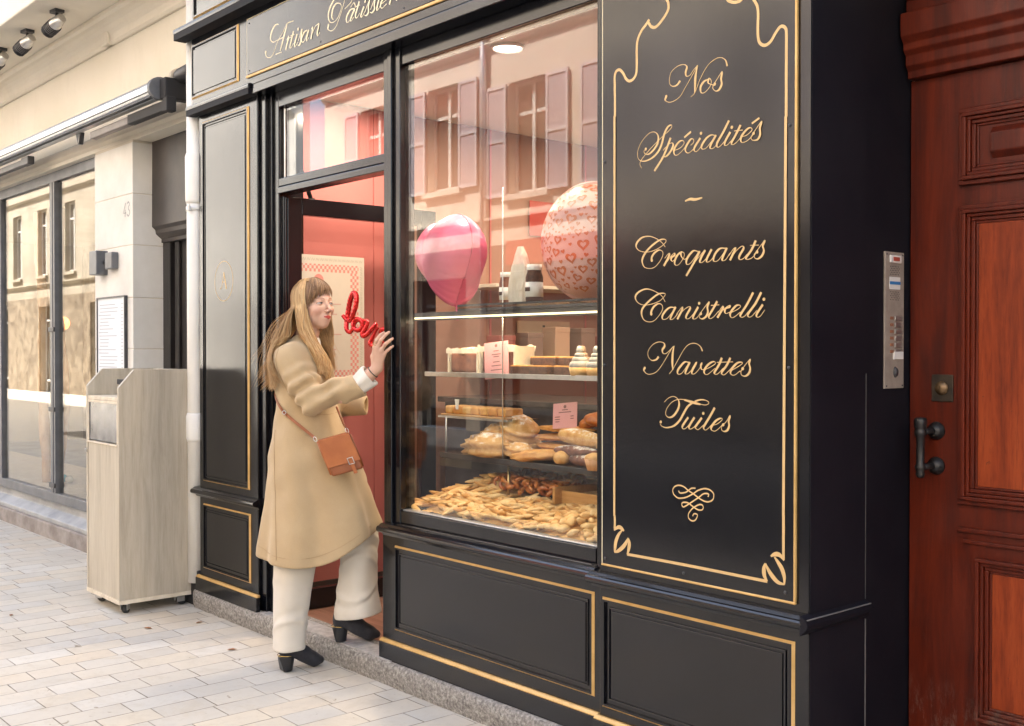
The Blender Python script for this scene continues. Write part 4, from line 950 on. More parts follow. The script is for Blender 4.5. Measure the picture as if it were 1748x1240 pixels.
  ('s', [(130,-7880), (-20,-8070), (-90,-8190), (-60,-8250), (50,-8220), (240,-8080)]),
  ('s', [(420,-7880), (240,-8080), (160,-8180), (220,-8240), (300,-8240), (510,-8080)]),
  ('d', [(480,-7740)]),
  ('s', [(920,-7550), (740,-7820), (530,-8100), (490,-8180), (550,-8250), (660,-8200), (820,-8060)]),
  ('s', [(800,-8100), (1010,-8040), (1190,-7920), (1200,-7870), (1110,-7870), (950,-7960), (800,-8130), (800,-8230), (930,-8260), (1070,-8180), (1210,-8060)]),
  ('s', [(1190,-8090), (1350,-7960), (1500,-7760), (1450,-7920), (1470,-8060), (1410,-8200), (1290,-8250), (1190,-8210), (1190,-8120), (1250,-8050)]),
  ('d', [(1250,-8050)]),
 ],
 'flourish': [
  ('s2', [(-510,-10210), (-470,-10270), (-360,-10270), (-210,-10230), (-100,-10160), (10,-10090), (170,-10070)]),
  ('s2', [(660,-10290), (690,-10210), (600,-10190), (470,-10220), (360,-10300), (270,-10360), (110,-10460), (-50,-10560), (-180,-10640), (-310,-10700), (-370,-10660), (-360,-10580), (-240,-10550), (-110,-10560), (10,-10620), (160,-10690), (300,-10730), (430,-10710), (480,-10630), (430,-10560), (330,-10560), (210,-10610), (80,-10690), (-30,-10790), (-110,-10910), (-100,-11020), (0,-11090), (130,-11080), (220,-10990), (250,-10890), (180,-10860), (100,-10880), (60,-10950)]),
  ('s2', [(80,-10250), (-130,-10160), (-290,-10070), (-490,-10040), (-670,-10100), (-750,-10220), (-700,-10350), (-540,-10440), (-370,-10430), (-180,-10380), (80,-10250), (270,-10130), (520,-10050), (740,-10070), (880,-10180), (860,-10340), (710,-10430), (550,-10440), (350,-10380), (80,-10250)]),
 ],
 'artisan': [
  ('s', [(-4340,9770), (-4420,9820), (-4710,9810), (-5040,9560), (-5120,9250), (-4880,9060), (-4420,9060), (-3780,9090)]),
  ('s', [(-5630,8730), (-5550,8510), (-5210,8380), (-4840,8510), (-4430,8980), (-3940,9320), (-3540,9630), (-2910,9640)]),
  ('d', [(-5610,8730)]),
  ('b', [(-3520,9640), (-3740,9240), (-4180,8490)]),
  ('h', [(-4630,8410), (-4060,8410)]),
  ('s', [(-3540,8880), (-3370,9000), (-3660,8430)]),
  ('s', [(-3540,8680), (-3320,8910), (-3160,8930)]),
  ('s', [(-2910,9150), (-3240,8520), (-3130,8440), (-2900,8580)]),
  ('h', [(-3180,8990), (-2830,8990)]),
  ('s', [(-2560,8940), (-2830,8470), (-2720,8410), (-2470,8570)]),
  ('d', [(-2470,9150)]),
  ('s', [(-2450,8610), (-2140,9080), (-2200,8790), (-2230,8520), (-2370,8380), (-2520,8430)]),
  ('s', [(-1650,8920), (-1900,8890), (-2140,8660), (-2100,8470), (-1910,8490), (-1610,8810)]),
  ('s', [(-1520,8910), (-1720,8530), (-1670,8440), (-1500,8560)]),
  ('s', [(-1270,8890), (-1160,8930), (-1310,8440)]),
  ('s', [(-1240,8620), (-940,8930), (-780,8970), (-610,8970), (-760,8590), (-710,8460), (-540,8580)]),
 ],
 'patissier': [
  ('s', [(180,8740), (140,8580), (430,8440), (780,8520), (1060,8820), (1330,9200), (1540,9560), (1690,9740)]),
  ('d', [(190,8740)]),
  ('s', [(1540,9150), (2080,9350), (2150,9630), (1740,9830), (990,9910), (500,9660), (220,9350), (200,9050), (360,8830), (710,8790), (1020,8940), (1260,9250), (1200,9440), (890,9550), (610,9440), (490,9210), (480,9010), (600,8900)]),
  ('s', [(2280,9000), (1980,9000), (1690,8750), (1730,8520), (1980,8580), (2280,8910)]),
  ('s', [(2350,8980), (2020,8620), (2060,8510), (2280,8640)]),
  ('s', [(2010,9110), (2280,9250), (2400,9080)]),
  ('s', [(2710,9200), (2410,8680), (2510,8540), (2750,8690)]),
  ('h', [(2350,9040), (2770,9040)]),
  ('s', [(3070,8900), (2840,8580), (2920,8490), (3160,8670)]),
  ('d', [(3170,9090)]),
  ('s', [(3130,8640), (3490,9050), (3420,8820), (3420,8570), (3260,8470), (3120,8530)]),
  ('s', [(3580,8640), (3930,9050), (3870,8790), (3890,8600), (3710,8490), (3550,8540)]),
  ('s', [(4210,8910), (4060,8560), (4150,8510), (4370,8670)]),
  ('d', [(4310,9100)]),
  ('s', [(4400,8690), (4770,8780), (4710,8880), (4460,8820), (4350,8640), (4460,8500), (4800,8600)]),
  ('s', [(4990,8800), (5140,8830), (5000,8520)]),
  ('s', [(5050,8640), (5200,8780), (5320,8790)]),
  ('s', [(5740,8960), (5500,8570)]),
 ],
 'frame_l': [
  ('f', [(-3290,1940), (-3290,2550), (-3300,3020), (-3300,3270), (-3230,3430), (-3070,3450), (-2910,3300), (-2790,3110), (-2630,3000), (-2440,3050), (-2330,3210), (-2310,3520), (-2310,4030), (-2260,4290), (-2100,4530), (-1920,4670), (-1770,4810)]),
  ('f', [(-1810,4730), (-1690,4570), (-1530,4510), (-1350,4580), (-1090,4790), (-960,4980), (-980,5190), (-1060,5340), (-850,5440), (-570,5510), (-220,5460), (220,5270)]),
 ],
 'frame_top': [
  ('f', [(220,5270), (500,5330), (740,5480), (930,5240), (1200,4980)]),
 ],
 'frame_r': [
  ('f', [(3460,860), (3460,1790), (3460,2590), (3460,3250), (3420,3400), (3320,3470), (3220,3450), (3080,3310), (2910,3110), (2710,3050), (2540,3160), (2480,3360), (2470,3650), (2480,4020), (2440,4270), (2290,4510)]),
  ('f', [(1200,4980), (1330,4740), (1460,4620), (1650,4550), (1830,4550), (1960,4630), (2130,4630), (2300,4500)]),
 ],
 'corner_l': [
  ('f', [(-3280,-11300), (-3270,-11530), (-3280,-11750)]),
  ('f2', [(-3310,-11800), (-3120,-11680), (-2970,-11690), (-2850,-11770)]),
  ('f2', [(-2930,-11750), (-3100,-11930), (-3220,-12170), (-3260,-12400), (-3280,-12530)]),
  ('f2', [(-3290,-12530), (-3120,-12470), (-2890,-12300), (-2730,-12110), (-2660,-11980)]),
  ('f2', [(-2660,-11980), (-2610,-12130), (-2630,-12320), (-2700,-12530)]),
  ('f', [(-2710,-12520), (-1270,-12510), (130,-12510), (1450,-12520), (2860,-12530)]),
 ],
 'corner_r': [
  ('f2', [(2860,-12530), (2760,-12380), (2740,-12180), (2790,-12010)]),
  ('f2', [(2790,-12010), (2900,-12190), (3060,-12370), (3250,-12500), (3460,-12520)]),
  ('f2', [(3450,-12520), (3450,-12310), (3370,-12090), (3230,-11910), (3110,-11780)]),
  ('f2', [(2980,-11780), (3130,-11700), (3290,-11700), (3450,-11830)]),
  ('f', [(3420,-11800), (3420,-11200), (3420,-10540)]),
 ],
}
def lettering(name, keys, x_off, y, mat, thick, thin, root=bak, slant=62, fixx=None):
    """pointed-pen ribbons: thick on down strokes, hairline going up"""
    mb = MB(); k = 0
    sv = (math.cos(R(slant)), math.sin(R(slant)))
    for key in keys:
        for kind, pts in TXT[key]:
            P_ = [(x / 1e4 + x_off, z / 1e4 + 2.0) for x, z in pts]; k += 1
            yy = y - 0.00012 * k
            if kind == 'd':
                c = P_[0]; r_ = thick * 0.62
                ring = [(c[0] + r_ * math.cos(2 * math.pi * i / 14), yy - 0.0004, c[1] + r_ * math.sin(2 * math.pi * i / 14)) for i in range(14)]
                mb.add(ring, [tuple(range(14))]); continue
            q = catmull(P_, 7) if len(P_) > 2 else catmull(P_, 6); n = len(q); w = []
            for i in range(n):
                a = q[max(i - 1, 0)]; b = q[min(i + 1, n - 1)]; dx, dz = b[0] - a[0], b[1] - a[1]; l = math.hypot(dx, dz) or 1
                if kind == 's':
                    down = max(0.0, -(dx * sv[0] + dz * sv[1]) / l); ww = thin + (thick - thin) * down ** 1.6
                elif kind in ('b', 'b2'): t = i / (n - 1); ww = thin + (thick - thin) * (1.15 * math.sin(math.pi * min(max(t, 0.06), 0.94)) ** 0.6)
                elif kind == 'h': ww = thin * 1.1
                elif kind == 's2': t = i / (n - 1); ww = 0.0048 * (0.55 + 0.45 * abs(dx) / l)
                elif kind == 'f': ww = 0.0092
                elif kind == 'f2': t = i / (n - 1); ww = 0.014 * (0.30 + 0.70 * math.sin(math.pi * min(max(t, 0.03), 0.97)))
                w.append(ww)
            w = [sum(w[max(0, i - 2):i + 3]) / len(w[max(0, i - 2):i + 3]) for i in range(n)]
            stroke_strip(mb, q, w, yy, 0.0003)
    o = mb.build(name, mat, root, fix=False); T(o, root)
    return o
BX = -2.22
for nm, keys in (('nos', ['nos_tail']), ('specialites', ['specialites']), ('tilde', ['tilde']), ('croquants', ['croquants']), ('canistrelli', ['canistrelli']), ('navettes', ['navettes']), ('tuiles', ['tuiles'])):
    lettering('lettering', keys, BX, -0.0219, M['letter'], 0.0078, 0.0021)
lettering('painted_flourish', ['flourish'], BX, -0.0219, M['letter'], 0.006, 0.003)
lettering('painted_frame', ['frame_l'], BX, -0.0219, M['letter'], 0.01, 0.01); lettering('painted_frame', ['frame_top'], BX, -0.0225, M['letter'], 0.01, 0.01); lettering('painted_frame', ['frame_r'], BX, -0.0219, M['letter'], 0.01, 0.01); lettering('painted_frame', ['corner_l', 'corner_r'], BX, -0.0219, M['letter'], 0.01, 0.01)
fl = TXT['frame_l'][0][1][0]; fr_ = TXT['frame_r'][0][1][0]; cl = TXT['corner_l'][0][1][0]; cr = TXT['corner_r'][-1][1][-1]
for a, b in ((fl, cl), (fr_, cr)):
    m = MB(); stroke_strip(m, [(BX + a[0] / 1e4, 2 + a[1] / 1e4 + 0.002), (BX + b[0] / 1e4, 2 + b[1] / 1e4 - 0.002)], 0.0092, -0.0240)
    T(m.build('painted_frame', M['letter'], bak, fix=False))
lettering('lettering', ['artisan'], -4.3, -0.0619, M['letter_pale'], 0.0105, 0.0032)
lettering('lettering', ['patissier'], -4.3, -0.0619, M['letter_pale'], 0.0105, 0.0032)
# small round monogram on the left pier
m = MB(); cx, cz = -5.405, 1.785
stroke_strip(m, [(cx + 0.105 * math.cos(2 * math.pi * i / 40), cz + 0.105 * math.sin(2 * math.pi * i / 40)) for i in range(41)], 0.003, -0.0195)
stroke_strip(m, [(cx - 0.045, cz - 0.04), (cx - 0.025, cz - 0.035), (cx, cz + 0.045)], 0.0035, -0.0196)
stroke_strip(m, [(cx, cz + 0.045), (cx + 0.03, cz - 0.042)], 0.010, -0.0197); stroke_strip(m, [(cx - 0.02, cz - 0.005), (cx + 0.02, cz - 0.005)], 0.003, -0.0198)
T(m.build('monogram', M['letter'], bak, fix=False))
# ================= lit lamps of the shop =================
LAMPW = emit('lamp_glow', (1.0, 0.90, 0.76), 2.2)
def downlight(x, y, label):
    t = thing('downlight', label, 'ceiling lamp', (x, y, 2.7445), 0, 'round lamps in the shop ceiling')
    MB().tube([(0.069 * math.cos(2 * math.pi * k / 32), 0.069 * math.sin(2 * math.pi * k / 32), -0.006) for k in range(32)], 0.0085, 8, closed=True).build('rim', M['ceil'], t)
    MB().add([(0.0605 * math.cos(2 * math.pi * k / 28), 0.0605 * math.sin(2 * math.pi * k / 28), -0.007) for k in range(28)], [tuple(range(28))]).build('diffuser', LAMPW, t, fix=False)
    l = bpy.data.lights.new('lamp_light', 'AREA'); l.shape = 'DISK'; l.size = 0.12; l.energy = 3.2; l.color = (1.0, 0.80, 0.60)
    lo = bpy.data.objects.new('lamp_light', l); COL.objects.link(lo); lo.parent = t; lo.location = (0, 0, -0.016)
downlight(-3.66, 0.46, 'round lit ceiling lamp seen through the top of the display window')
downlight(-4.62, 0.54, 'round lit ceiling lamp beside the mullion, cut by the left edge of the display window')
for i, (x, y) in enumerate([(-4.2, 1.7), (-3.1, 1.9), (-2.5, 0.7), (-3.8, 3.0)]): downlight(x, y, 'round lit ceiling lamp deeper inside the shop')

# ================= display case =================
case = thing('display_case', 'tiered pastry display case with glass and stone shelves behind the window', 'display case', (-3.3, 0.3, 0.10)); q = root_part(case)
GS = glassmat('shelf_glass', (0.86, 0.88, 0.84), 1.5); STN = noisy('dark_polished_stone', (0.03, 0.028, 0.027), (0.07, 0.06, 0.055), 10, 0.15, ior=1.6)
BRS = noisy('brass_rod', (0.50, 0.32, 0.15), (0.62, 0.42, 0.2), 20, 0.3, metallic=0.9)
q(MB().box(-3.98, -2.63, 0.07, 0.62, 0.70, 0.737), 'deck', STN, 0.003)
q(MB().prism_x(-3.9, -2.64, [(0.12, 0.738), (0.60, 0.738), (0.60, 0.80)]), 'sloped_bed', M['black'])
q(MB().box(-3.94, -2.64, 0.30, 0.60, 0.940, 0.965), 'stone_shelf', STN, 0.003)
q(MB().box(-3.94, -2.64, 0.30, 0.302, 0.905, 0.939), 'shelf_edge', GS)
q(MB().box(-4.02, -2.64, 0.28, 0.58, 1.306, 1.320), 'glass_shelf', GS); q(MB().box(-4.02, -2.64, 0.276, 0.280, 1.303, 1.323), 'shelf_rim', M['steel'], 0.001)
q(MB().box(-4.00, -3.52, 0.34, 0.52, 1.118, 1.124), 'small_glass_shelf', GS); q(MB().box(-4.00, -3.52, 0.337, 0.340, 1.116, 1.126), 'shelf_rim', M['steel'])
q(MB().box(-3.80, -2.64, 0.30, 0.60, 1.600, 1.618), 'top_shelf', GS); q(MB().box(-3.80, -2.64, 0.292, 0.298, 1.590, 1.600).box(-3.80, -2.64, 0.292, 0.298, 1.609, 1.618), 'shelf_rim', M['darkmetal'])
q(MB().box(-4.22, -2.64, 0.298, 0.304, 1.562, 1.569), 'light_strip', emit('strip_glow', (1.0, 0.78, 0.42), 0.55)); q(MB().box(-4.24, -2.64, 0.304, 0.33, 1.555, 1.59), 'strip_profile', M['darkmetal'])
for x in (-3.50, -2.9):
    q(MB().cyl((x, 0.33, 0.738), (x, 0.33, 0.94), 0.006, n=8), 'support_rod', BRS)
q(MB().cyl((-3.515, 0.31, 0.966), (-3.515, 0.31, 2.10), 0.0028, n=8), 'support_rod', M['steel'])
q(MB().cyl((-3.93, 0.33, 0.966), (-3.93, 0.33, 1.12), 0.004, n=8).cyl((-2.67, 0.33, 0.966), (-2.67, 0.33, 1.6), 0.004, n=8), 'support_rod', M['steel'])
sl = bpy.data.lights.new('strip_light', 'AREA'); sl.shape = 'RECTANGLE'; sl.size = 1.3; sl.size_y = 0.02; sl.energy = 1.6; sl.color = (1.0, 0.78, 0.5)
so = bpy.data.objects.new('strip_light', sl); COL.objects.link(so); so.parent = case; so.location = (-3.4 + 3.3, 0.30 - 0.3, 1.555 - 0.1)
# counter and fittings deeper in
ctr = thing('service_counter', 'dark service counter with a pale top further back in the shop', 'counter', (-3.6, 1.3, 0.10)); q = root_part(ctr)
q(MB().box(-4.95, -2.2, 1.10, 1.65, 0.10, 1.13), 'cabinet', M['darkmetal'], 0.004); q(MB().box(-4.98, -2.17, 1.07, 1.68, 1.13, 1.16), 'counter_top', STN, 0.004)
ws = thing('wall_shelf', 'dim shelf with boxes along the rose wall inside the shop', 'shelf', (-4.95, 2.6, 1.3)); q = root_part(ws)
q(MB().box(-5.09, -4.8, 1.35, 3.6, 1.30, 1.33), 'board', M['shade_beige'], 0.003); q(MB().box(-5.09, -4.8, 1.35, 3.6, 1.78, 1.80), 'board', M['shade_beige'], 0.003)
rr = random.Random(3)
for i in range(9):
    y = 1.5 + i * 0.22; h = 0.14 + rr.random() * 0.14; c = rr.choice([(0.45, 0.30, 0.20), (0.30, 0.10, 0.08), (0.55, 0.45, 0.34), (0.20, 0.13, 0.10)])
    o = MB().box(-0.06, 0.06, -0.06, 0.06, 0, h).box(-0.062, 0.062, -0.062, 0.062, h - 0.03, h + 0.002).build('gift_box', flat('box_card', c, 0.6), None, 0.004)
    o.location = (-4.93, y, 1.33); tag(o, 'small card box in the row on the dim wall shelf', 'box', 'boxes on the dim wall shelf')
single(MB().box(-5.088, -5.08, 1.86, 2.07, 2.13, 2.345), 'red_sign', flat('bright_red_sign', (0.45, 0.045, 0.03), 0.5), 'square red sign on the wall inside, above the jars', 'sign', (-5.088, 1.96, 2.13), bevel=0.002)
t = thing('wall_poster', 'framed beige poster with a dark haired portrait on the inside wall', 'poster', (-5.09, 1.98, 1.36)); q = root_part(t)
q(MB().box(-5.09, -5.08, 1.76, 2.20, 1.25, 1.60), 'sheet', flat('beige_poster', (0.50, 0.38, 0.26), 0.6), 0.002)
q(MB().tube([(-5.078, 1.86, 1.40), (-5.078, 1.98, 1.455), (-5.078, 2.10, 1.42)], [0.035, 0.055, 0.03], 10, flat=0.1).box(-5.080, -5.078, 1.965, 1.985, 1.545, 1.575), 'dark_print', flat('dark_print', (0.04, 0.025, 0.022), 0.7))
# ----- menu poster on the open door -----
po = thing('menu_poster', 'tall cream poster with a pink gingham border on the open glass door', 'poster', (-4.884, 0.33, 1.2)); q = root_part(po)
PX = -4.9035; y0, y1, z0, z1 = 0.151, 0.53, 1.225, 1.905
CRM = noisy('cream_poster_paper', (0.44, 0.40, 0.33), (0.50, 0.455, 0.38), 3, 0.6)
q(MB().box(PX, PX + 0.002, y0, y1, z0, z1), 'sheet', CRM)
PK = flat('pink_gingham', (0.50, 0.19, 0.16), 0.6); m = MB(); sq = 0.0125
def chk(ya, yb, za, zb):
    iy = 0; y = ya
    while y < yb - 0.001:
        z = za; iz = 0
        while z < zb - 0.001:
            if (iy + iz) % 2 == 0: m.add([(PX + 0.0024, y, z), (PX + 0.0024, min(y + sq, yb), z), (PX + 0.0024, min(y + sq, yb), min(z + sq * 1.25, zb)), (PX + 0.0024, y, min(z + sq * 1.25, zb))], [(0, 1, 2, 3)])
            z += sq * 1.25; iz += 1
        y += sq; iy += 1
chk(y0 + 0.0, y1 - 0.035, z1 - 0.085, z1 - 0.045); chk(y1 - 0.085, y1 - 0.035, z0 + 0.05, z1 - 0.085); chk(y0 + 0.0, y1 - 0.085, z0 + 0.05, z0 + 0.092)
q(m, 'gingham_border', PK)
m = MB(); rr = random.Random(8)
def yz_strip(pts, w):
    n = len(pts); A = []; B_ = []
    for i in range(n):
        a = pts[max(i - 1, 0)]; b = pts[min(i + 1, n - 1)]; dy, dz = b[0] - a[0], b[1] - a[1]; l = math.hypot(dy, dz) or 1
        A.append((PX + 0.0028, pts[i][0] - dz / l * w / 2, pts[i][1] + dy / l * w / 2)); B_.append((PX + 0.0028, pts[i][0] + dz / l * w / 2, pts[i][1] - dy / l * w / 2))
    m.add(A + B_, [(i, i + 1, n + i + 1, n + i) for i in range(n - 1)])
for k in range(14):
    y = y0 + 0.01 + k * 0.026; yz_strip(catmull([(y, z1 - 0.03), (y + 0.006, z1 - 0.015), (y + 0.013, z1 - 0.028), (y + 0.02, z1 - 0.014)], 4), 0.0022)
for k in range(24):
    z = z1 - 0.05 - k * 0.026; yz_strip(catmull([(y1 - 0.027, z), (y1 - 0.012, z - 0.006), (y1 - 0.024, z - 0.013), (y1 - 0.011, z - 0.02)], 4), 0.0022)
q(m, 'scroll_border', flat('grey_green_print', (0.30, 0.30, 0.24), 0.7))
m = MB()
for i in range(13):
    z = 1.68 - i * 0.026
    if i in (4, 9): continue
    c = 0.25; wdt = 0.05 + rr.random() * 0.09
    m.add([(PX + 0.0026, c - wdt, z), (PX + 0.0026, c + wdt, z), (PX + 0.0026, c + wdt, z + 0.006), (PX + 0.0026, c - wdt, z + 0.006)], [(0, 1, 2, 3)])
q(m, 'print_lines', flat('pale_print', (0.42, 0.27, 0.24), 0.7))
m = MB(); ring = [(PX + 0.0026, 0.255 + 0.030 * math.cos(a), 1.775 + 0.034 * math.sin(a)) for a in [2 * math.pi * i / 26 for i in range(26)]]; m.add(ring, [tuple(range(26))]); q(m, 'seal', PK)

# ================= balloons =================
def foil(name, c1, c2, rough=0.22, metallic=0.0, coat=0.6, bscale=25, bs=0.15):
    m, N, L, b = newmat(name); f = tex_noise(N, L, 3, 3, 0.5)
    L.new(mixcol(N, L, rampv(N, L, f, 0.35, 0.65), c1, c2), b.inputs['Base Color'])
    setp(b, Roughness=rough, Metallic=metallic, Coat_Weight=coat, Coat_Roughness=0.08); bump(N, L, b, tex_noise(N, L, bscale, 3, 0.6, dist=0.5), bs, 0.006); return m
def heart_balloon(name, label, loc, rz, tilt, W_, H_, TH, mat, cat='balloon', group=None, egg=False):
    t = thing(name, label, cat, loc, rz, group)
    def R_(a):      # heart-like outline with soft lobes and a point at the bottom
        if egg: return (0.5 * W_ * math.cos(a) * (1 - 0.06 * math.sin(a)), 0.5 * H_ * math.sin(a))
        s = 2 * math.pi * ((a / (2 * math.pi)) % 1)
        x = 16 * math.sin(s) ** 3 / 34 * W_; z = (13.5 * math.cos(s) - 3.2 * math.cos(2 * s) - 1.4 * math.cos(3 * s) - 0.6 * math.cos(4 * s)) / 28 * H_
        return (x, z + 0.06 * H_)
    n, rings = 96, 18; vs, fs = [], []
    for side in (-1, 1):
        base = len(vs)
        for i in range(rings + 1):
            s = 1 - (i / rings) ** 1.4 if i < rings else 0.0
            for k in range(n):
                a = 2 * math.pi * k / n; x, z = R_(a); pk = 1 + 0.018 * math.sin(k * 2 * math.pi / n * 38) * max(0, s - 0.55) * 2.2
                th = TH * 0.5 * (max(0, 1 - s ** 2.4)) ** 0.62 * (1 + 0.03 * math.sin(a * 38) * max(0, s - 0.4))
                if s > 0.985: th = 0.001
                vs.append((x * s * pk, side * th, z * s * pk))
        for i in range(rings):
            for k in range(n):
                k2 = (k + 1) % n; f = (base + i * n + k, base + i * n + k2, base + (i + 1) * n + k2, base + (i + 1) * n + k); fs.append(f if side < 0 else f[::-1])
    # flat seam flange
    base = len(vs)
    for k in range(n):
        a = 2 * math.pi * k / n; x, z = R_(a); vs += [(x, 0.001, z), (x * 1.014, 0.001 * math.sin(k * 2.1), z * 1.014)]
    for k in range(n): k2 = (k + 1) % n; fs.append((base + 2 * k, base + 2 * k2, base + 2 * k2 + 1, base + 2 * k + 1))
    Rt = Matrix.Rotation(tilt, 4, 'Y')
    mb = MB(); mb.add([Rt @ Vector(v) for v in vs], fs, True); env = mb.build('foil_envelope', mat, t, fix=False)
    tip = Rt @ Vector((0, 0, -0.5 * H_ if egg else R_(math.pi)[1]))
    MB().tube([tip, tip + Vector((0.004, 0, -0.03)), tip + Vector((0.0, 0.004, -0.06))], [0.008, 0.004, 0.012], 8, flat=0.3).build('tail', mat, t)
    return t, Rt
PKF = foil('pink_foil', (0.70, 0.11, 0.24), (0.78, 0.16, 0.30), 0.38, 0.1, 0.15)
heart_balloon('heart_balloon', 'plain pink heart shaped foil balloon in the window', (-3.94, 0.37, 1.825), R(-6), R(-10), 0.385, 0.42, 0.31, PKF, group='foil balloons in the window')
WHF = foil('white_pink_foil', (0.72, 0.36, 0.32), (0.78, 0.47, 0.42), 0.45, 0.0, 0.1)
b2, _ = heart_balloon('printed_balloon', 'white and pink balloon printed with red hearts, cut by the window edge', (-3.10, 0.42, 1.848), R(25), 0, 0.44, 0.43, 0.36, WHF, group='foil balloons in the window', egg=True)
# printed hearts on the envelope
m = MB(); rr = random.Random(4); done = []
tries = 0
while len(done) < 260 and tries < 14000:
    tries += 1
    th = rr.uniform(0, 2 * math.pi); ph = math.acos(rr.uniform(-0.85, 0.95)); a, b_, c = 0.205, 0.18, 0.228
    d = Vector((math.sin(ph) * math.cos(th), math.sin(ph) * math.sin(th), math.cos(ph)))
    if d.y > 0.3: continue
    rad = rr.choice([0.026, 0.021, 0.018]) if tries < 1200 else rr.choice([0.010, 0.008, 0.006]); p = Vector((a * d.x, b_ * d.y, c * d.z))
    if any((p - p2).length < rad + r2 + 0.001 for p2, r2 in done): continue
    done.append((p, rad))
    nr = Vector((d.x / a, d.y / b_, d.z / c)).normalized(); up = (Vector((0, 0, 1)) - nr * nr.z).normalized(); rt = up.cross(nr)
    ang = rr.uniform(-0.4, 0.4); up, rt = up * math.cos(ang) + rt * math.sin(ang), rt * math.cos(ang) - up * math.sin(ang)
    nseg = 22; out = []; inn = []
    solid = rad < 0.012
    for k in range(nseg):
        s = 2 * math.pi * k / nseg; x = 16 * math.sin(s) ** 3 / 17; z = (13 * math.cos(s) - 5 * math.cos(2 * s) - 2 * math.cos(3 * s) - math.cos(4 * s)) / 17
        for sc_, lst in ((1.0, out), (0.50, inn)):
            v = p + rt * x * rad * sc_ + up * z * rad * sc_
            kx = math.sqrt((v.x / a) ** 2 + (v.y / b_) ** 2 + (v.z / c) ** 2); lst.append(tuple(v / kx * 1.008))
    if solid: m.add(out, [tuple(range(nseg))])
    else: m.add(out + inn, [(k, (k + 1) % nseg, nseg + (k + 1) % nseg, nseg + k) for k in range(nseg)])
ph_ = m.build('printed_hearts', flat('red_heart_print', (0.60, 0.15, 0.05), 0.35, coat=0.4), b2, fix=False)
# real envelope for that balloon is the same ellipsoid
for o in list(b2.children):
    if o.name.startswith('foil_envelope'): bpy.data.objects.remove(o)
MB().sphere((0, 0, 0), 1.0, 48, 30, (0.205, 0.18, 0.228)).build('foil_envelope', WHF, b2)
MB().lathe([(0.206, -0.001), (0.216, 0.0), (0.206, 0.001)], n=64, axis='y', sy=0.228 / 0.205).build('seam', WHF, b2)
# red foil script balloon: love
lv = thing('love_balloon', 'red foil script balloon spelling love, partly behind the door post', 'balloon', (-4.5, 0.25, 1.5))
U_ = Vector((0.78, 0.62, 0)).normalized()
def lp(x, y, dep=0.0):
    u = (x - 270) * 0.000555; z = 1.565 - (y - 345) * 0.000535
    return Vector((-4.515, 0.235, 0)) + U_ * u + Vector((0, 0, z)) + Vector((0.62, -0.78, 0)) * dep
RF = foil('red_foil', (0.55, 0.005, 0.008), (0.72, 0.010, 0.015), 0.16, 0.75, 1.0, 30, 0.10)
def letter(name, pts, r):
    P_ = catmull([lp(x, y, d) - Vector((-4.5, 0.25, 1.5)) for x, y, d in pts], 9); n = len(P_)
    rad = [r * (0.35 + 0.65 * math.sin(math.pi * min(max(i / (n - 1), 0.07), 0.93)) ** 0.45) * (1 + 0.05 * math.sin(i * 1.9)) for i in range(n)]
    MB().tube(P_, rad, 12).build(name, RF, lv)
letter('letter_l', [(140, 300, 0), (168, 335, 0), (205, 350, 0.0), (245, 290, 0.012), (272, 190, 0.012), (268, 120, 0.008), (238, 105, 0), (208, 160, -0.008), (186, 260, -0.012), (172, 360, -0.008), (178, 430, 0), (208, 455, 0), (240, 420, 0.006)], 0.0135)
letter('letter_o', [(232, 400, 0.006), (240, 350, 0), (282, 335, 0), (318, 370, 0), (310, 420, 0), (268, 435, 0), (236, 400, -0.006), (262, 352, -0.01), (330, 345, -0.01)], 0.0125)
letter('letter_v', [(330, 352, 0), (366, 358, 0), (352, 410, 0), (322, 460, 0), (326, 488, 0), (370, 468, 0.004), (412, 420, 0.006), (440, 385, 0.004), (452, 400, 0)], 0.0125)
letter('letter_e', [(462, 408, 0), (430, 460, 0), (402, 520, 0), (390, 560, 0), (420, 575, 0), (470, 540, 0), (520, 480, 0), (530, 440, 0), (500, 430, 0), (480, 480, -0.006), (500, 540, -0.006), (560, 530, 0)], 0.0125)

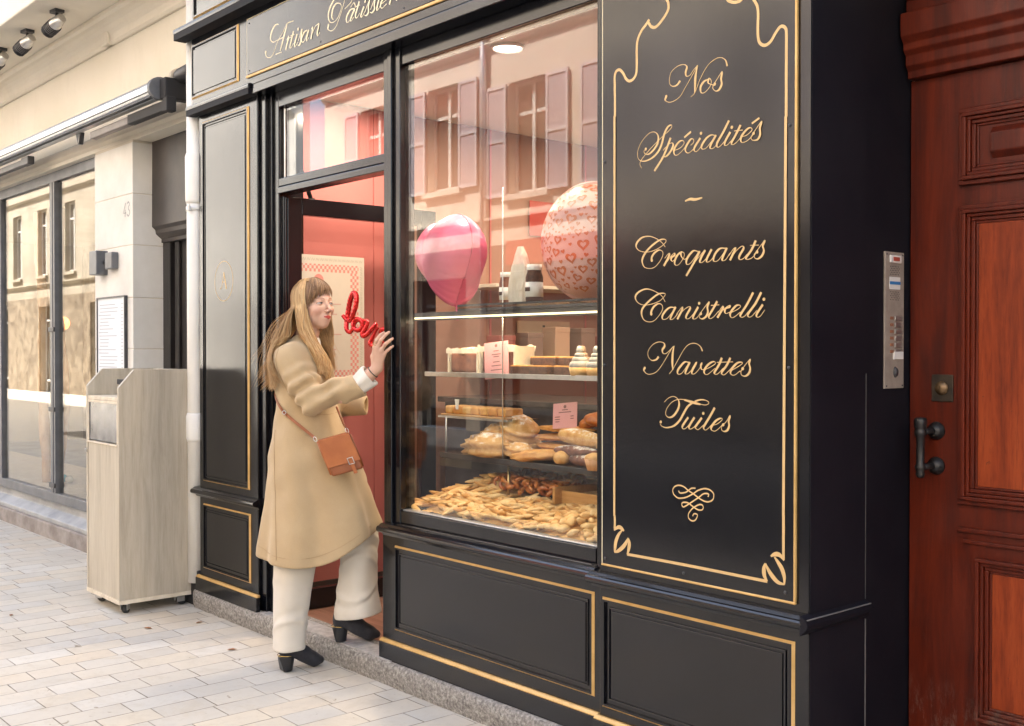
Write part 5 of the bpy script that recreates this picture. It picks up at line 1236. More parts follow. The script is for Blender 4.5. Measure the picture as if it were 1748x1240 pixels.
# ================= things on the shelves =================
BIS = noisy('baked_biscuit', (0.58, 0.31, 0.09), (0.74, 0.48, 0.18), 30, 0.6, 0.3, 120, 0.002)
GOLDEN = noisy('golden_crust', (0.52, 0.23, 0.05), (0.70, 0.40, 0.12), 22, 0.45, 0.3, 90, 0.002)
AMBER = noisy('caramel_crust', (0.42, 0.12, 0.015), (0.62, 0.24, 0.035), 35, 0.28, 0.2, 100, coat=0.5)
CREAMY = noisy('pale_biscuit', (0.68, 0.44, 0.17), (0.84, 0.64, 0.34), 30, 0.65, 0.3, 130, 0.002)
CHOC = noisy('chocolate_cake', (0.04, 0.015, 0.01), (0.12, 0.05, 0.03), 60, 0.6, 0.6, 120, 0.004)
PWD = noisy('powdered_sugar', (0.62, 0.52, 0.42), (0.86, 0.82, 0.76), 25, 0.8, 0.3, 90, 0.003)
def dusted(name, crust1, crust2):
    m, N, L, b = newmat(name); g = N.new('ShaderNodeNewGeometry'); s = N.new('ShaderNodeSeparateXYZ'); L.new(g.outputs['Normal'], s.inputs[0])
    a = N.new('ShaderNodeMath'); a.operation = 'ADD'; L.new(s.outputs[2], a.inputs[0]); L.new(rampv(N, L, tex_noise(N, L, 34, 5, 0.7), 0.3, 0.7, -0.45, 0.45), a.inputs[1])
    c = mixcol(N, L, rampv(N, L, tex_noise(N, L, 28, 5, 0.6), 0.35, 0.65), crust1, crust2)
    L.new(mixcol(N, L, rampv(N, L, a.outputs[0], 0.75, 1.15), c, (0.84, 0.80, 0.74)), b.inputs['Base Color']); setp(b, Roughness=0.65)
    bump(N, L, b, tex_noise(N, L, 70, 6, 0.7), 0.35, 0.003); return m
for k_ in (BIS, GOLDEN, CREAMY): vary(k_, 0.5, (0.95, 0.68, 0.40))
vary(AMBER, 0.8, (0.75, 0.5, 0.4)); vary(CHOC, 0.5, (1, 0.8, 0.7))
DUST = dusted('sugar_dusted_pastry', (0.52, 0.25, 0.07), (0.68, 0.42, 0.16))
def lump(name, c, rx, ry, rz_, mat, label, cat, group=None, yaw=0, ridges=0, ramp_=0.0, seed=0, pitch=0.0, roll=0.0, parent=None, noise_=0.06, n=28, m_=16, flat_=0.0, stripe=None):
    vs, fs = [], []
    for i in range(m_ + 1):
        t = math.pi * i / m_
        for k in range(n):
            a = 2 * math.pi * k / n; d = Vector((math.sin(t) * math.cos(a), math.sin(t) * math.sin(a), math.cos(t)))
            s = 1 + noise_ * mnoise.noise(d * 2.2 + Vector((seed * 3.1, 0, 0)))
            if ridges: s *= 1 + ramp_ * (abs(math.sin(d.z * ridges + 0.5 * mnoise.noise(d * 1.5 + Vector((seed, 0, 5))))) - 0.5)
            if stripe: s *= 1 + stripe[1] * (abs(math.sin(d.x * stripe[0] + d.z * 2.0)) - 0.5)
            z = d.z * s; z = max(z, -1 + flat_) if flat_ else z
            vs.append((d.x * s * rx, d.y * s * ry, z * rz_))
    for i in range(m_):
        for k in range(n): k2 = (k + 1) % n; fs.append((i * n + k, (i + 1) * n + k, (i + 1) * n + k2, i * n + k2))
    o = MB().add(vs, fs, True).build(name, mat, parent, fix=False); o.location = c; o.rotation_euler = (roll, pitch, yaw)
    if not parent: tag(o, label, cat, group)
    return o
S3 = 0.966; S2 = 1.3205
# flaky turnovers (layered)
def turnover(loc, label, sc=1.0, yaw=0.0, pitch=0.0):
    o = lump('flaky_turnover', loc, 0.098 * sc, 0.072 * sc, 0.052 * sc, DUST, label, 'pastry', 'flaky sugar dusted turnovers', yaw, 12, 0.34, random.random() * 9, pitch=pitch, flat_=0.35); return o
turnover((-3.80, 0.43, S3 + 0.030), 'pale turnover at the left end of the stone shelf', 0.95, 0.5, -0.2)
turnover((-3.63, 0.35, S3 + 0.036), 'big layered turnover lying at the front left of the stone shelf', 1.12, 0.1)
turnover((-3.56, 0.44, S3 + 0.110), 'big white dusted turnover leaning on top of the pile', 1.08, -0.3, 0.30)
turnover((-3.53, 0.45, S3 + 0.036), 'turnover under the leaning one, at the back of the pile', 0.9, 0.3)
turnover((-3.70, 0.50, S3 + 0.034), 'turnover at the back left behind the front ones', 0.95, 0.9)
turnover((-3.46, 0.36, S3 + 0.028), 'small turnover in front of the leaning one', 0.7, 0.2, 0.1)
turnover((-3.66, 0.42, S3 + 0.090), 'turnover laid on the front left pile', 0.85, 0.6, -0.15)
# flat leaf breads
def fougasse(loc, label, rx, ry, rz_, yaw, pitch=0, roll=0, seed=1, mat=None, name='flat_pastry'):
    return lump(name, loc, rx, ry, rz_, mat or GOLDEN, label, 'pastry', 'golden flat pastries on the stone shelf', yaw, 0, 0, seed, pitch, roll, noise_=0.22, flat_=0.2)
fougasse((-3.34, 0.345, S3 + 0.022), 'large pointed golden pastry at the front of the stone shelf', 0.125, 0.07, 0.026, 0.15, -0.10, seed=2)
fougasse((-3.36, 0.47, S3 + 0.018), 'lowest flat pastry in the stack of three', 0.10, 0.07, 0.016, 0.1, seed=3)
fougasse((-3.36, 0.47, S3 + 0.054), 'second flat pastry in the stack of three', 0.10, 0.065, 0.016, -0.15, seed=4)
fougasse((-3.36, 0.47, S3 + 0.090), 'third flat pastry in the stack of three', 0.095, 0.068, 0.016, 0.2, seed=5)
fougasse((-3.28, 0.46, S3 + 0.128), 'long golden pastry lying across the top of the stack, under the pink card', 0.165, 0.045, 0.016, 0.0, seed=6)
lump('round_cookie', (-3.08, 0.47, S3 + 0.175), 0.085, 0.075, 0.034, AMBER, 'large seeded amber cookie in front at the top right of the stone shelf', 'cookie', 'large amber cookies', 0.1, seed=7, noise_=0.15, flat_=0.3)
lump('round_cookie', (-3.17, 0.51, S3 + 0.165), 0.075, 0.07, 0.03, AMBER, 'amber cookie half hidden behind the large seeded one', 'cookie', 'large amber cookies', 0.5, seed=8, pitch=-0.4, noise_=0.15, flat_=0.3)
lump('wire_stand', (-3.1, 0.5, S3 + 0.07), 0.10, 0.05, 0.07, M['black'], 'dark stand carrying the amber cookies', 'stand', flat_=0.0)
def roll(loc, label, rx, ry, rz_, mat, yaw, stripe=(16, 0.12), pitch=0.0, seed=3, name='sugared_roll', cat='pastry', group='long pastries at the right of the stone shelf'):
    return lump(name, loc, rx, ry, rz_, mat, label, cat, group, yaw, 0, 0, seed, pitch, noise_=0.08, stripe=stripe, flat_=0.15)
roll((-3.10, 0.37, S3 + 0.105), 'white dusted twisted roll, topmost at the right', 0.125, 0.036, 0.034, DUST, 0.10, pitch=0.10)
roll((-2.93, 0.36, S3 + 0.085), 'white dusted twisted roll cut by the window edge', 0.09, 0.034, 0.032, DUST, -0.1, pitch=0.05, seed=5)
ECL = dusted('glazed_eclair', (0.10, 0.035, 0.02), (0.22, 0.08, 0.04))
roll((-3.11, 0.345, S3 + 0.056), 'dark glazed eclair under the twisted roll', 0.115, 0.03, 0.024, ECL, 0.05, (5, 0.03), seed=6)
roll((-3.05, 0.335, S3 + 0.024), 'dark eclair at the bottom near the shelf edge', 0.10, 0.032, 0.024, ECL, -0.1, (5, 0.03), seed=7)
roll((-3.16, 0.315, S3 + 0.028), 'small round bun on the shelf edge below the eclairs', 0.034, 0.034, 0.028, BIS, 0, (2, 0.01), seed=8, name='small_bun')
t = thing('cup_cake', 'small cake in a fluted orange paper case at the right end of the stone shelf', 'cake', (-2.965, 0.305, S3 - 0.004))
MB().lathe([(0.030, 0), (0.042, 0.045)], n=24).build('paper_case', noisy('orange_paper', (0.60, 0.30, 0.12), (0.70, 0.38, 0.18), 90, 0.6, stretch=(1, 1, 0.1)), t)
lump('sponge', (0, 0, 0.045), 0.041, 0.041, 0.022, BIS, None, None, parent=t, seed=3)
# price cards
def card(loc, w, h, yaw, lean, label, rows, pale=(0.70, 0.33, 0.33)):
    t = thing('price_card', label, 'price card', loc, yaw, 'pink price cards')
    Rm = Matrix.Rotation(lean, 4, 'X') @ Matrix.Rotation(R(-6), 4, 'Y')
    def pl(m, name, mat): m.v = [tuple(Rm @ Vector(v)) for v in m.v]; return m.build(name, mat, t)
    pl(MB().box(-w / 2, w / 2, 0, 0.002, 0, h), 'card', noisy('pink_card', pale, (0.76, 0.40, 0.39), 4, 0.6))
    m = MB(); ring = [(0.007 * math.cos(a), -0.0008, h - 0.016 + 0.007 * math.sin(a)) for a in [i * math.pi / 8 for i in range(16)]]; m.add(ring, [tuple(range(16))])
    for z, ww, off in rows: m.add([(off - ww, -0.0008, z), (off + ww, -0.0008, z), (off + ww, -0.0008, z + 0.004), (off - ww, -0.0008, z + 0.004)], [(0, 1, 2, 3)])
    pl(m, 'print', flat('dark_card_print', (0.25, 0.12, 0.11), 0.7))
card((-3.56, 0.315, 1.3215 - 0.02), 0.128, 0.155, R(12), R(-6), 'large pink price card leaning in front of the loaf cakes', [(0.115, 0.014, 0), (0.10, 0.024, 0), (0.09, 0.015, 0), (0.068, 0.018, 0), (0.052, 0.026, 0), (0.034, 0.030, 0)])
card((-3.255, 0.42, 1.102), 0.115, 0.105, R(14), R(-12), 'pink price card standing above the stack of flat pastries', [(0.074, 0.014, 0), (0.064, 0.030, 0), (0.046, 0.012, -0.035), (0.036, 0.012, -0.035), (0.026, 0.010, -0.035), (0.046, 0.008, 0.035), (0.036, 0.008, 0.035)])
# loaf cakes in waxed paper
WAX = noisy('waxed_paper', (0.66, 0.58, 0.46), (0.80, 0.74, 0.63), 14, 0.55, 0.4, 40, 0.004)
LOAF = noisy('dark_loaf', (0.16, 0.05, 0.03), (0.26, 0.09, 0.05), 30, 0.5, 0.3, 80)
def loaf(x, y, w, d, h, label, seed):
    t = thing('loaf_cake', label, 'cake', (x, y, S2 + 0.001), R(4), 'loaf cakes on the upper glass shelf')
    MB().box(-w / 2 + 0.008, w / 2 - 0.008, -d / 2 + 0.006, d / 2, 0, h * 0.86).build('loaf', LOAF, t, 0.012, 3)
    rr = random.Random(seed); m = MB(); n = 18
    top = [(-w / 2 - 0.006 + (w + 0.012) * i / n, h * (0.95 + 0.12 * rr.random())) for i in range(n + 1)]
    for i in range(n):   # crumpled paper rim, front and back
        for yy in (-d / 2, d / 2):
            m.add([(top[i][0], yy - 0.006 * (yy < 0), h * 0.80), (top[i + 1][0], yy - 0.006 * (yy < 0), h * 0.80), (top[i + 1][0], yy * 1.12, top[i + 1][1]), (top[i][0], yy * 1.12, top[i][1])], [(0, 1, 2, 3)])
    m.box(-w / 2 - 0.003, -w / 2 + 0.004, -d / 2, d / 2, 0, h * 1.0).box(w / 2 - 0.004, w / 2 + 0.003, -d / 2, d / 2, 0, h)
    m.build('waxed_paper', WAX, t)
    lump('crust', (0, 0, h * 0.84), w * 0.46, d * 0.48, h * 0.22, DUST, None, None, parent=t, seed=seed, noise_=0.2)
loaf(-3.83, 0.40, 0.19, 0.12, 0.105, 'dark loaf cake in waxed paper at the left end of the upper glass shelf', 1)
loaf(-3.595, 0.40, 0.21, 0.12, 0.115, 'taller loaf cake in waxed paper behind the pink price card', 2)
# brownies
def brownie(x, y, z, w, yaw, label):
    t = thing('brownie_slice', label, 'cake', (x, y, z), yaw, 'chocolate slices on the upper glass shelf')
    MB().box(-w / 2, w / 2, -0.035, 0.035, 0, 0.030).build('slice', CHOC, t, 0.003); MB().box(-w / 2 + 0.001, w / 2 - 0.001, -0.0345, 0.0345, 0.0305, 0.036).build('crust', GOLDEN, t, 0.002)
for i, (x, y, k, w, yw) in enumerate([(-3.44, 0.37, 0, 0.11, 0.1), (-3.31, 0.36, 0, 0.12, -0.1), (-3.18, 0.38, 0, 0.12, 0.06), (-3.42, 0.46, 1, 0.10, 0.2), (-3.30, 0.38, 1, 0.13, 0.05), (-3.17, 0.39, 1, 0.12, -0.08)]):
    brownie(x, y, S2 + 0.001 + 0.0365 * k, w, yw, ['chocolate slice at the left of the lower row', 'chocolate slice in the middle of the lower row', 'chocolate slice at the right of the lower row', 'chocolate slice set back at the left of the upper row', 'chocolate slice in the middle of the upper row', 'chocolate slice at the right of the upper row'][i])
GRC = noisy('grey_cream', (0.30, 0.28, 0.25), (0.45, 0.43, 0.39), 20, 0.5, 0.2, 60)
def cupc(x, y, mat, label, s=1.0, tiers=3):
    t = thing('cream_tartlet', label, 'tartlet', (x, y, S2 + 0.001), 0, 'cream topped tartlets')
    MB().lathe([(0.034 * s, 0), (0.040 * s, 0.032)], n=22).build('base', BIS, t); m = MB()
    for k in range(tiers): r = (0.036 - 0.009 * k) * s; m.add(*torus_vf(0, 0, 0.038 + 0.020 * k, r * 0.55, r * 0.55), True)
    m.sphere((0, 0, 0.038 + 0.020 * tiers), 0.013 * s, 10, 6, (1, 1, 1.3)); m.build('piped_cream', mat, t)
def torus_vf(cx, cy, cz, R0, r, n=20, k=10):
    vs = []; fs = []
    for i in range(n):
        a = 2 * math.pi * i / n
        for j_ in range(k):
            b_ = 2 * math.pi * j_ / k; q_ = R0 + r * math.cos(b_) * (1 + 0.12 * math.cos(a * 7)); vs.append((cx + q_ * math.cos(a), cy + q_ * math.sin(a), cz + r * math.sin(b_)))
    for i in range(n):
        for j_ in range(k): fs.append((i * k + j_, ((i + 1) % n) * k + j_, ((i + 1) % n) * k + (j_ + 1) % k, i * k + (j_ + 1) % k))
    return vs, fs
cupc(-3.055, 0.31, GRC, 'tartlet with a tall swirl of grey cream', 1.05)
cupc(-2.965, 0.31, GRC, 'tartlet with grey cream cut by the window edge', 1.0)
cupc(-3.13, 0.40, noisy('praline_cream', (0.40, 0.26, 0.16), (0.52, 0.36, 0.24), 25, 0.5), 'tartlet with brown praline cream behind the grey one', 1.1)
cupc(-3.02, 0.45, AMBER, 'tartlet with orange glaze at the back', 1.0, 2)
# tray of small tarts on the middle glass shelf
t = thing('tart_tray', 'wooden tray with a row of small golden tarts and a white tag', 'tray', (-3.77, 0.42, 1.1245)); q2 = t
MB().box(-0.235, 0.215, -0.065, 0.065, 0, 0.008).build('board', noisy('tray_wood', (0.50, 0.27, 0.10), (0.62, 0.38, 0.17), 9, 0.5, stretch=(1, 8, 8)), t, 0.002)
for i in range(7): 
    o = MB().box(-0.028, 0.028, -0.05, 0.05, 0, 0.036).build('tart', GOLDEN if i % 2 else BIS, t, 0.008, 3); o.location = (-0.195 + i * 0.062, 0, 0.0085); o.rotation_euler = (0, 0, 0.05 * math.sin(i * 7))
MB().prism_y(-0.055, -0.053, [(-0.135, 0.03), (-0.120, 0.03), (-0.112, 0.075), (-0.143, 0.075)]).build('white_tag', M['pvc'], t)
# jars and paper bag on the top shelf
def jar(x, y, h, r, label, tint, lid):
    t = thing('glass_jar', label, 'jar', (x, y, 1.6185), 0, 'jars on the top shelf')
    MB().lathe([(0.0, 0.001), (r * 0.94, 0.001), (r, 0.008), (r, h * 0.66), (r * 0.80, h * 0.80), (r * 0.80, h * 0.85)], n=26).build('jar_body', tint, t)
    MB().lathe([(r * 0.84, h * 0.845), (r * 0.86, h * 0.85), (r * 0.86, h), (0.0, h)], n=26).build('lid', lid, t)
    MB().lathe([(r + 0.0008, h * 0.12), (r + 0.0008, h * 0.52)], n=26).build('paper_label', M['pvc'], t)
    MB().box(-r * 0.4, r * 0.4, -r - 0.0016, -r - 0.0008, h * 0.27, h * 0.38).build('label_print', CHOC, t)
jar(-3.60, 0.40, 0.135, 0.029, 'slim jar with a white lid right of the pink balloon', LOAF, M['pvc'])
jar(-3.345, 0.335, 0.150, 0.036, 'jar with a white lid left of the printed balloon', CHOC, M['pvc'])
mb = MB(); vs = []; n = 22; rr = random.Random(2)
for i, (z, s) in enumerate([(0.0, 1.0), (0.05, 1.06), (0.10, 0.98), (0.15, 0.82), (0.20, 0.55), (0.235, 0.25)]):
    for k in range(n):
        a = 2 * math.pi * k / n; w = 1 + 0.13 * math.sin(a * 5 + i * 1.3) + 0.05 * rr.random(); vs.append((0.055 * s * w * math.cos(a), 0.035 * s * w * math.sin(a), z))
mb.add(vs, [(i * n + k, i * n + (k + 1) % n, (i + 1) * n + (k + 1) % n, (i + 1) * n + k) for i in range(5) for k in range(n)] + [tuple(range(5 * n, 6 * n))])
o = mb.build('paper_bag', WAX); o.location = (-3.47, 0.37, 1.6185); tag(o, 'crumpled pale paper bag standing between the two jars', 'paper bag')

# ================= the heap of biscuits =================
def heap_z(x, y):
    e = min(1, max(0, (x + 3.93) / 0.22)) * min(1, max(0, (0.62 - y) / 0.12)); f = min(1, max(0, (y - 0.065) / 0.10))
    lf = min(1, max(0, (-3.48 - x) / 0.15))
    return 0.742 + (0.022 + (0.045 + 0.04 * lf) * min(1, (y - 0.06) / 0.34)) * e * (0.25 + 0.75 * f) + 0.010 * math.sin(x * 17 + 1) * e + 0.008 * mnoise.noise(Vector((x * 9, y * 9, 1)))
vs = []; nx, ny = 90, 34
for i in range(nx + 1):
    for j_ in range(ny + 1):
        x = -3.93 + 1.28 * i / nx; y = 0.064 + 0.52 * j_ / ny; vs.append((x, y, heap_z(x, y) - 0.014 + 0.010 * mnoise.noise(Vector((x * 60, y * 60, 2)))))
hm = MB().add(vs, [(i * (ny + 1) + j_, (i + 1) * (ny + 1) + j_, (i + 1) * (ny + 1) + j_ + 1, i * (ny + 1) + j_ + 1) for i in range(nx) for j_ in range(ny)], True).build('biscuit_crumbs', BIS)
tag(hm, 'mass of biscuits under the top layer of the heap', 'biscuits', kind='stuff')
def spindle(L_, r, n=9, m_=9, bend=0.0, seed=0, split=True):
    vs = []; fs = []
    for i in range(m_ + 1):
        t = i / m_; x = (t - 0.5) * L_; rr_ = r * math.sin(math.pi * min(max(t, 0.03), 0.97)) ** 0.6
        for k in range(n):
            a = 2 * math.pi * k / n; w = 1 - (0.28 if split and k == 2 and 1 < i < m_ - 1 else 0) + 0.10 * mnoise.noise(Vector((x * 50, k * 0.9, seed)))
            vs.append((x, rr_ * w * math.cos(a) + bend * math.sin(math.pi * t), rr_ * w * math.sin(a) * 0.8))
    for i in range(m_):
        for k in range(n): fs.append((i * n + k, i * n + (k + 1) % n, (i + 1) * n + (k + 1) % n, (i + 1) * n + k))
    fs += [tuple(range(n))[::-1], tuple(m_ * n + k for k in range(n))]
    return MB().add(vs, fs, True)
protos = []
for s in range(5): protos.append(spindle(0.062 + 0.006 * s, 0.0125, bend=0.004 * (s - 2), seed=s).build('navette_biscuit', CREAMY if s % 3 else BIS))
lng = [spindle(0.095 + 0.012 * s, 0.0145, bend=0.003 * (s - 1), seed=10 + s, split=False).build('long_biscuit', CREAMY if s == 1 else BIS) for s in range(3)]
rnd = [spindle(0.052, 0.019, bend=0.003, seed=20 + s).build('round_biscuit', CREAMY) for s in range(2)]
GRP = {'n': ('small boat shaped biscuit in the heap behind the window', 'biscuits heaped along the window'), 'l': ('long finger biscuit in the pile at the left end of the heap', 'long biscuits at the left end'), 'r': ('plump pale biscuit at the right end of the heap', 'plump biscuits at the right end')}
rr = random.Random(12)
def scatter(kind, protos_, count, x0, x1, y0, y1, lift, dist, yawf, zs=1.0):
    pts = []; tries = 0
    while len(pts) < count and tries < 9000:
        tries += 1; x = rr.uniform(x0, x1); y = rr.uniform(y0, y1)
        if any((x - a) ** 2 + (y - b_) ** 2 < dist * dist for a, b_ in pts): continue
        pts.append((x, y))
    used = set()
    for x, y in pts:
        p = rr.choice(protos_)
        if p.name not in used: o = p; used.add(p.name)
        else: o = p.copy(); COL.objects.link(o)
        o.location = (x, y, heap_z(x, y) + lift * rr.random())
        o.rotation_euler = (rr.uniform(-0.5, 0.5), rr.uniform(-0.45, 0.45), yawf(x, y) + rr.gauss(0, 0.45)); s = rr.uniform(0.88, 1.12); o.scale = (s, s, s)
        tag(o, GRP[kind][0], 'biscuit', GRP[kind][1])
    for p in protos_:
        if p.name not in used: bpy.data.objects.remove(p)
scatter('n', protos, 240, -3.62, -2.98, 0.085, 0.33, 0.020, 0.0165, lambda x, y: 0.7 + 1.2 * mnoise.noise(Vector((x * 3, y * 3, 0))))
scatter('l', lng, 95, -3.90, -3.52, 0.085, 0.50, 0.022, 0.024, lambda x, y: 1.1 + 1.4 * mnoise.noise(Vector((x * 4, y * 4, 3))))
scatter('r', rnd, 60, -2.99, -2.68, 0.085, 0.36, 0.020, 0.025, lambda x, y: 6 * rr.random())
# basket of caramel croquants with wooden rails
bk = thing('wooden_crate', 'shallow wooden crate with orange rails behind the biscuits', 'crate', (-3.1, 0.45, 0.80)); q = root_part(bk)
WR = noisy('orange_rail', (0.50, 0.24, 0.06), (0.62, 0.34, 0.11), 8, 0.5, stretch=(1, 9, 9))
q(MB().box(-3.66, -2.66, 0.555, 0.570, 0.80, 0.885), 'crate_rail', WR, 0.003); q(MB().box(-3.66, -3.645, 0.36, 0.554, 0.80, 0.885), 'crate_rail', WR, 0.003)
q(MB().box(-3.20, -3.185, 0.30, 0.554, 0.81, 0.875), 'crate_divider', WR, 0.003); q(MB().box(-3.184, -2.67, 0.335, 0.350, 0.80, 0.862), 'crate_rail', WR, 0.003)
q(MB().box(-3.18, -2.68, 0.352, 0.553, 0.83, 0.845), 'parchment', CREAMY, 0.002)
def curl(seed):
    pts = [(0.021 * math.cos(a), 0.021 * math.sin(a), 0.004 * math.sin(2 * a + seed)) for a in np.linspace(0.3, 4.9 + 0.4 * math.sin(seed), 14)]
    return MB().tube(pts, [0.006 + 0.004 * math.sin(math.pi * i / 13) for i in range(14)], 7)
cu = [curl(s).build('caramel_croquant', AMBER) for s in range(3)]
GRP['c'] = ('glossy orange curled croquant in the crate', 'croquants in the wooden crate')
heap0 = heap_z
heap_z = lambda x, y: 0.842 + 0.02 * (y - 0.35) / 0.2
scatter('c', cu, 100, -3.63, -3.215, 0.33, 0.545, 0.028, 0.019, lambda x, y: 6 * rr.random())
for o in COL.objects:
    if o.name.startswith('caramel_croquant'): o.rotation_euler = (rr.uniform(-1.2, 1.2), rr.uniform(-1.2, 1.2), rr.uniform(0, 6))
t = thing('bread_scoop', 'brown scoop resting in the crate at the right', 'scoop', (-2.90, 0.40, 0.875))
lump('bowl', (0, 0, 0.0), 0.075, 0.05, 0.018, noisy('brown_plastic', (0.25, 0.13, 0.09), (0.32, 0.18, 0.12), 10, 0.35), None, None, parent=t, noise_=0.02)
MB().tube([(0.06, 0, 0.0), (0.16, 0.02, 0.02)], [0.012, 0.009], 8).build('handle', M['darkmetal'], t)

# ================= inside the neighbour's window =================
def pole(pts, label):
    P_ = catmull(pts, 10); rr2 = random.Random(int(abs(pts[0][0]) * 100)); m = MB().tube(P_, [0.042 + 0.004 * math.sin(i * 0.8) + 0.004 * rr2.random() for i in range(len(P_))], 12)
    o = m.build('wooden_pole', noisy('peeled_branch', (0.36, 0.18, 0.08), (0.60, 0.38, 0.20), 3, 0.6, 0.4, 25, stretch=(4, 4, 1)))
    org = Vector(pts[-1]); o.data.transform(Matrix.Translation(-org)); o.location = org; tag(o, label, 'pole', 'peeled poles behind the glass')
pole([(-9.85, 0.45, 2.60), (-9.82, 0.45, 2.2), (-9.74, 0.45, 1.75), (-9.76, 0.45, 1.3), (-9.74, 0.45, 0.8), (-9.64, 0.45, 0.30)], 'tall peeled wooden pole left of the glass door frame')
pole([(-9.33, 0.45, 2.60), (-9.36, 0.45, 2.2), (-9.42, 0.45, 1.85), (-9.30, 0.45, 1.4), (-9.24, 0.45, 1.0), (-9.34, 0.45, 0.6), (-9.44, 0.45, 0.30)], 'tall peeled wooden pole right of the glass door frame')
t = thing('hanging_lamp', 'small glowing orange lamp inside the glass shop', 'lamp', (-10.9, 1.0, 1.68))
MB().sphere((0, 0, 0), 0.065, 16, 10).build('lamp_globe', emit('orange_glow', (1.0, 0.22, 0.05), 1.6), t); MB().cyl((0, 0, 0.06), (0, 0, 1.2), 0.004, n=6).build('cord', M['black'], t)
for i, (x, c, lb) in enumerate([(-9.56, (0.05, 0.45, 0.55), 'small turquoise ball on the window deck'), (-9.42, (0.55, 0.60, 0.55), 'small pale ball on the window deck')]):
    o = MB().sphere((0, 0, 0.033), 0.033, 14, 10).build('glass_ball', flat('ball_%d' % i, c, 0.1)); o.location = (x, 0.55, 0.30); tag(o, lb, 'ball')
t = thing('bistro_table', 'small dark table inside the glass shop', 'table', (-10.2, 1.6, 0.15)); q = root_part(t)
q(MB().box(-10.6, -9.8, 1.3, 1.9, 0.86, 0.89), 'table_top', M['darkmetal'], 0.004); q(MB().cyl((-10.2, 1.6, 0.15), (-10.2, 1.6, 0.86), 0.03).cyl((-10.2, 1.6, 0.15), (-10.2, 1.6, 0.17), 0.2), 'table_leg', M['darkmetal'])

# ================= oak host cabinet on castors =================
cb = thing('cabinet_on_castors', 'washed oak host cabinet on castors standing on the paving', 'cabinet', (-6.055, -0.22, 0)); q = root_part(cb)
A, B_, C_, D_ = -6.295, -5.815, -0.425, -0.02; ZB, ZT = 0.078, 1.315
side = [(C_, ZB), (D_, ZB), (D_, ZT), (C_ + 0.085, ZT), (C_, ZT - 0.095)]
q(MB().prism_x(B_ - 0.022, B_, side), 'side_panel', M['oak'], 0.0015); q(MB().prism_x(A, A + 0.022, side), 'side_panel', M['oak'], 0.0015)
q(MB().box(A + 0.0225, B_ - 0.0225, C_ + 0.004, C_ + 0.024, ZB, 0.90), 'front_panel', M['oak'], 0.0015)
q(MB().box(A + 0.0225, B_ - 0.0225, D_ - 0.022, D_ - 0.002, ZB, ZT - 0.002), 'back_panel', M['oak'], 0.0015)
q(MB().box(A + 0.0225, B_ - 0.0225, C_ + 0.004, D_ - 0.0225, 1.145, 1.165), 'top_board', M['oak_edge'], 0.0015)
q(MB().box(A + 0.0225, B_ - 0.0225, C_ - 0.002, D_ - 0.0225, 0.902, 0.912), 'ledge', M['oak_edge'], 0.001)
q(MB().box(A - 0.001, B_ + 0.001, C_ - 0.001, D_ + 0.001, ZB - 0.022, ZB - 0.0005), 'base_board', M['oak_edge'], 0.0015)
BB = noisy('dark_acrylic', (0.07, 0.072, 0.075), (0.20, 0.20, 0.205), 7, 0.2, 0.05, 30, ior=1.6, detail=8)
q(MB().box(A + 0.03, B_ - 0.03, C_ + 0.008, C_ + 0.014, 0.918, 1.140), 'acrylic_door', BB, 0.001)
q(MB().box(A + 0.0225, B_ - 0.0225, C_ + 0.002, C_ + 0.006, 1.130, 1.144).box(A + 0.0225, A + 0.034, C_ + 0.002, C_ + 0.006, 0.913, 1.13).box(B_ - 0.034, B_ - 0.0225, C_ + 0.002, C_ + 0.006, 0.913, 1.13), 'door_edge', M['oak_edge'])
q(MB().tube([(-6.28, C_ - 0.002, 0.865), (-6.28, C_ - 0.012, 0.862), (-6.28, C_ - 0.002, 0.845)], 0.004, 6), 'hook', M['steel'])
q(MB().box(-5.965, -5.90, C_ + 0.06, C_ + 0.10, 1.166, 1.255).box(-5.97, -5.88, C_ + 0.05, C_ + 0.06, 1.235, 1.262), 'catch_block', M['black'], 0.004)
for x, y, a in ((A + 0.06, C_ + 0.055, 0.5), (B_ - 0.035, C_ + 0.045, 2.4), (B_ - 0.045, D_ - 0.05, 1.6), (A + 0.06, D_ - 0.05, 0.2)):
    o = MB().box(-0.026, 0.026, -0.026, 0.026, 0.052, 0.056).box(-0.02, 0.024, -0.019, -0.016, 0.02, 0.053).box(-0.02, 0.024, 0.016, 0.019, 0.02, 0.053).cyl((0.012, -0.02, 0.026), (0.012, 0.02, 0.026), 0.006, n=8).build('castor', M['steel'], cb, 0.001)
    o.location = Vector((x, y, 0)) - cb.location; o.rotation_euler = (0, 0, a)
    MB().lathe([(0.012, -0.014), (0.024, -0.0135), (0.026, -0.009), (0.026, 0.009), (0.024, 0.0135), (0.012, 0.014)], (0.012, 0, 0.026), 20, 'y').build('wheel', M['rubber'], o)
# dark weather strip block beside the pier
single(MB().box(-5.93, -5.72, -0.02, 0.05, 0.0, 0.20), 'drain_cover_box', M['black'], 'low black box at the foot of the white downpipe', 'box', (-5.83, 0.015, 0), bevel=0.006)

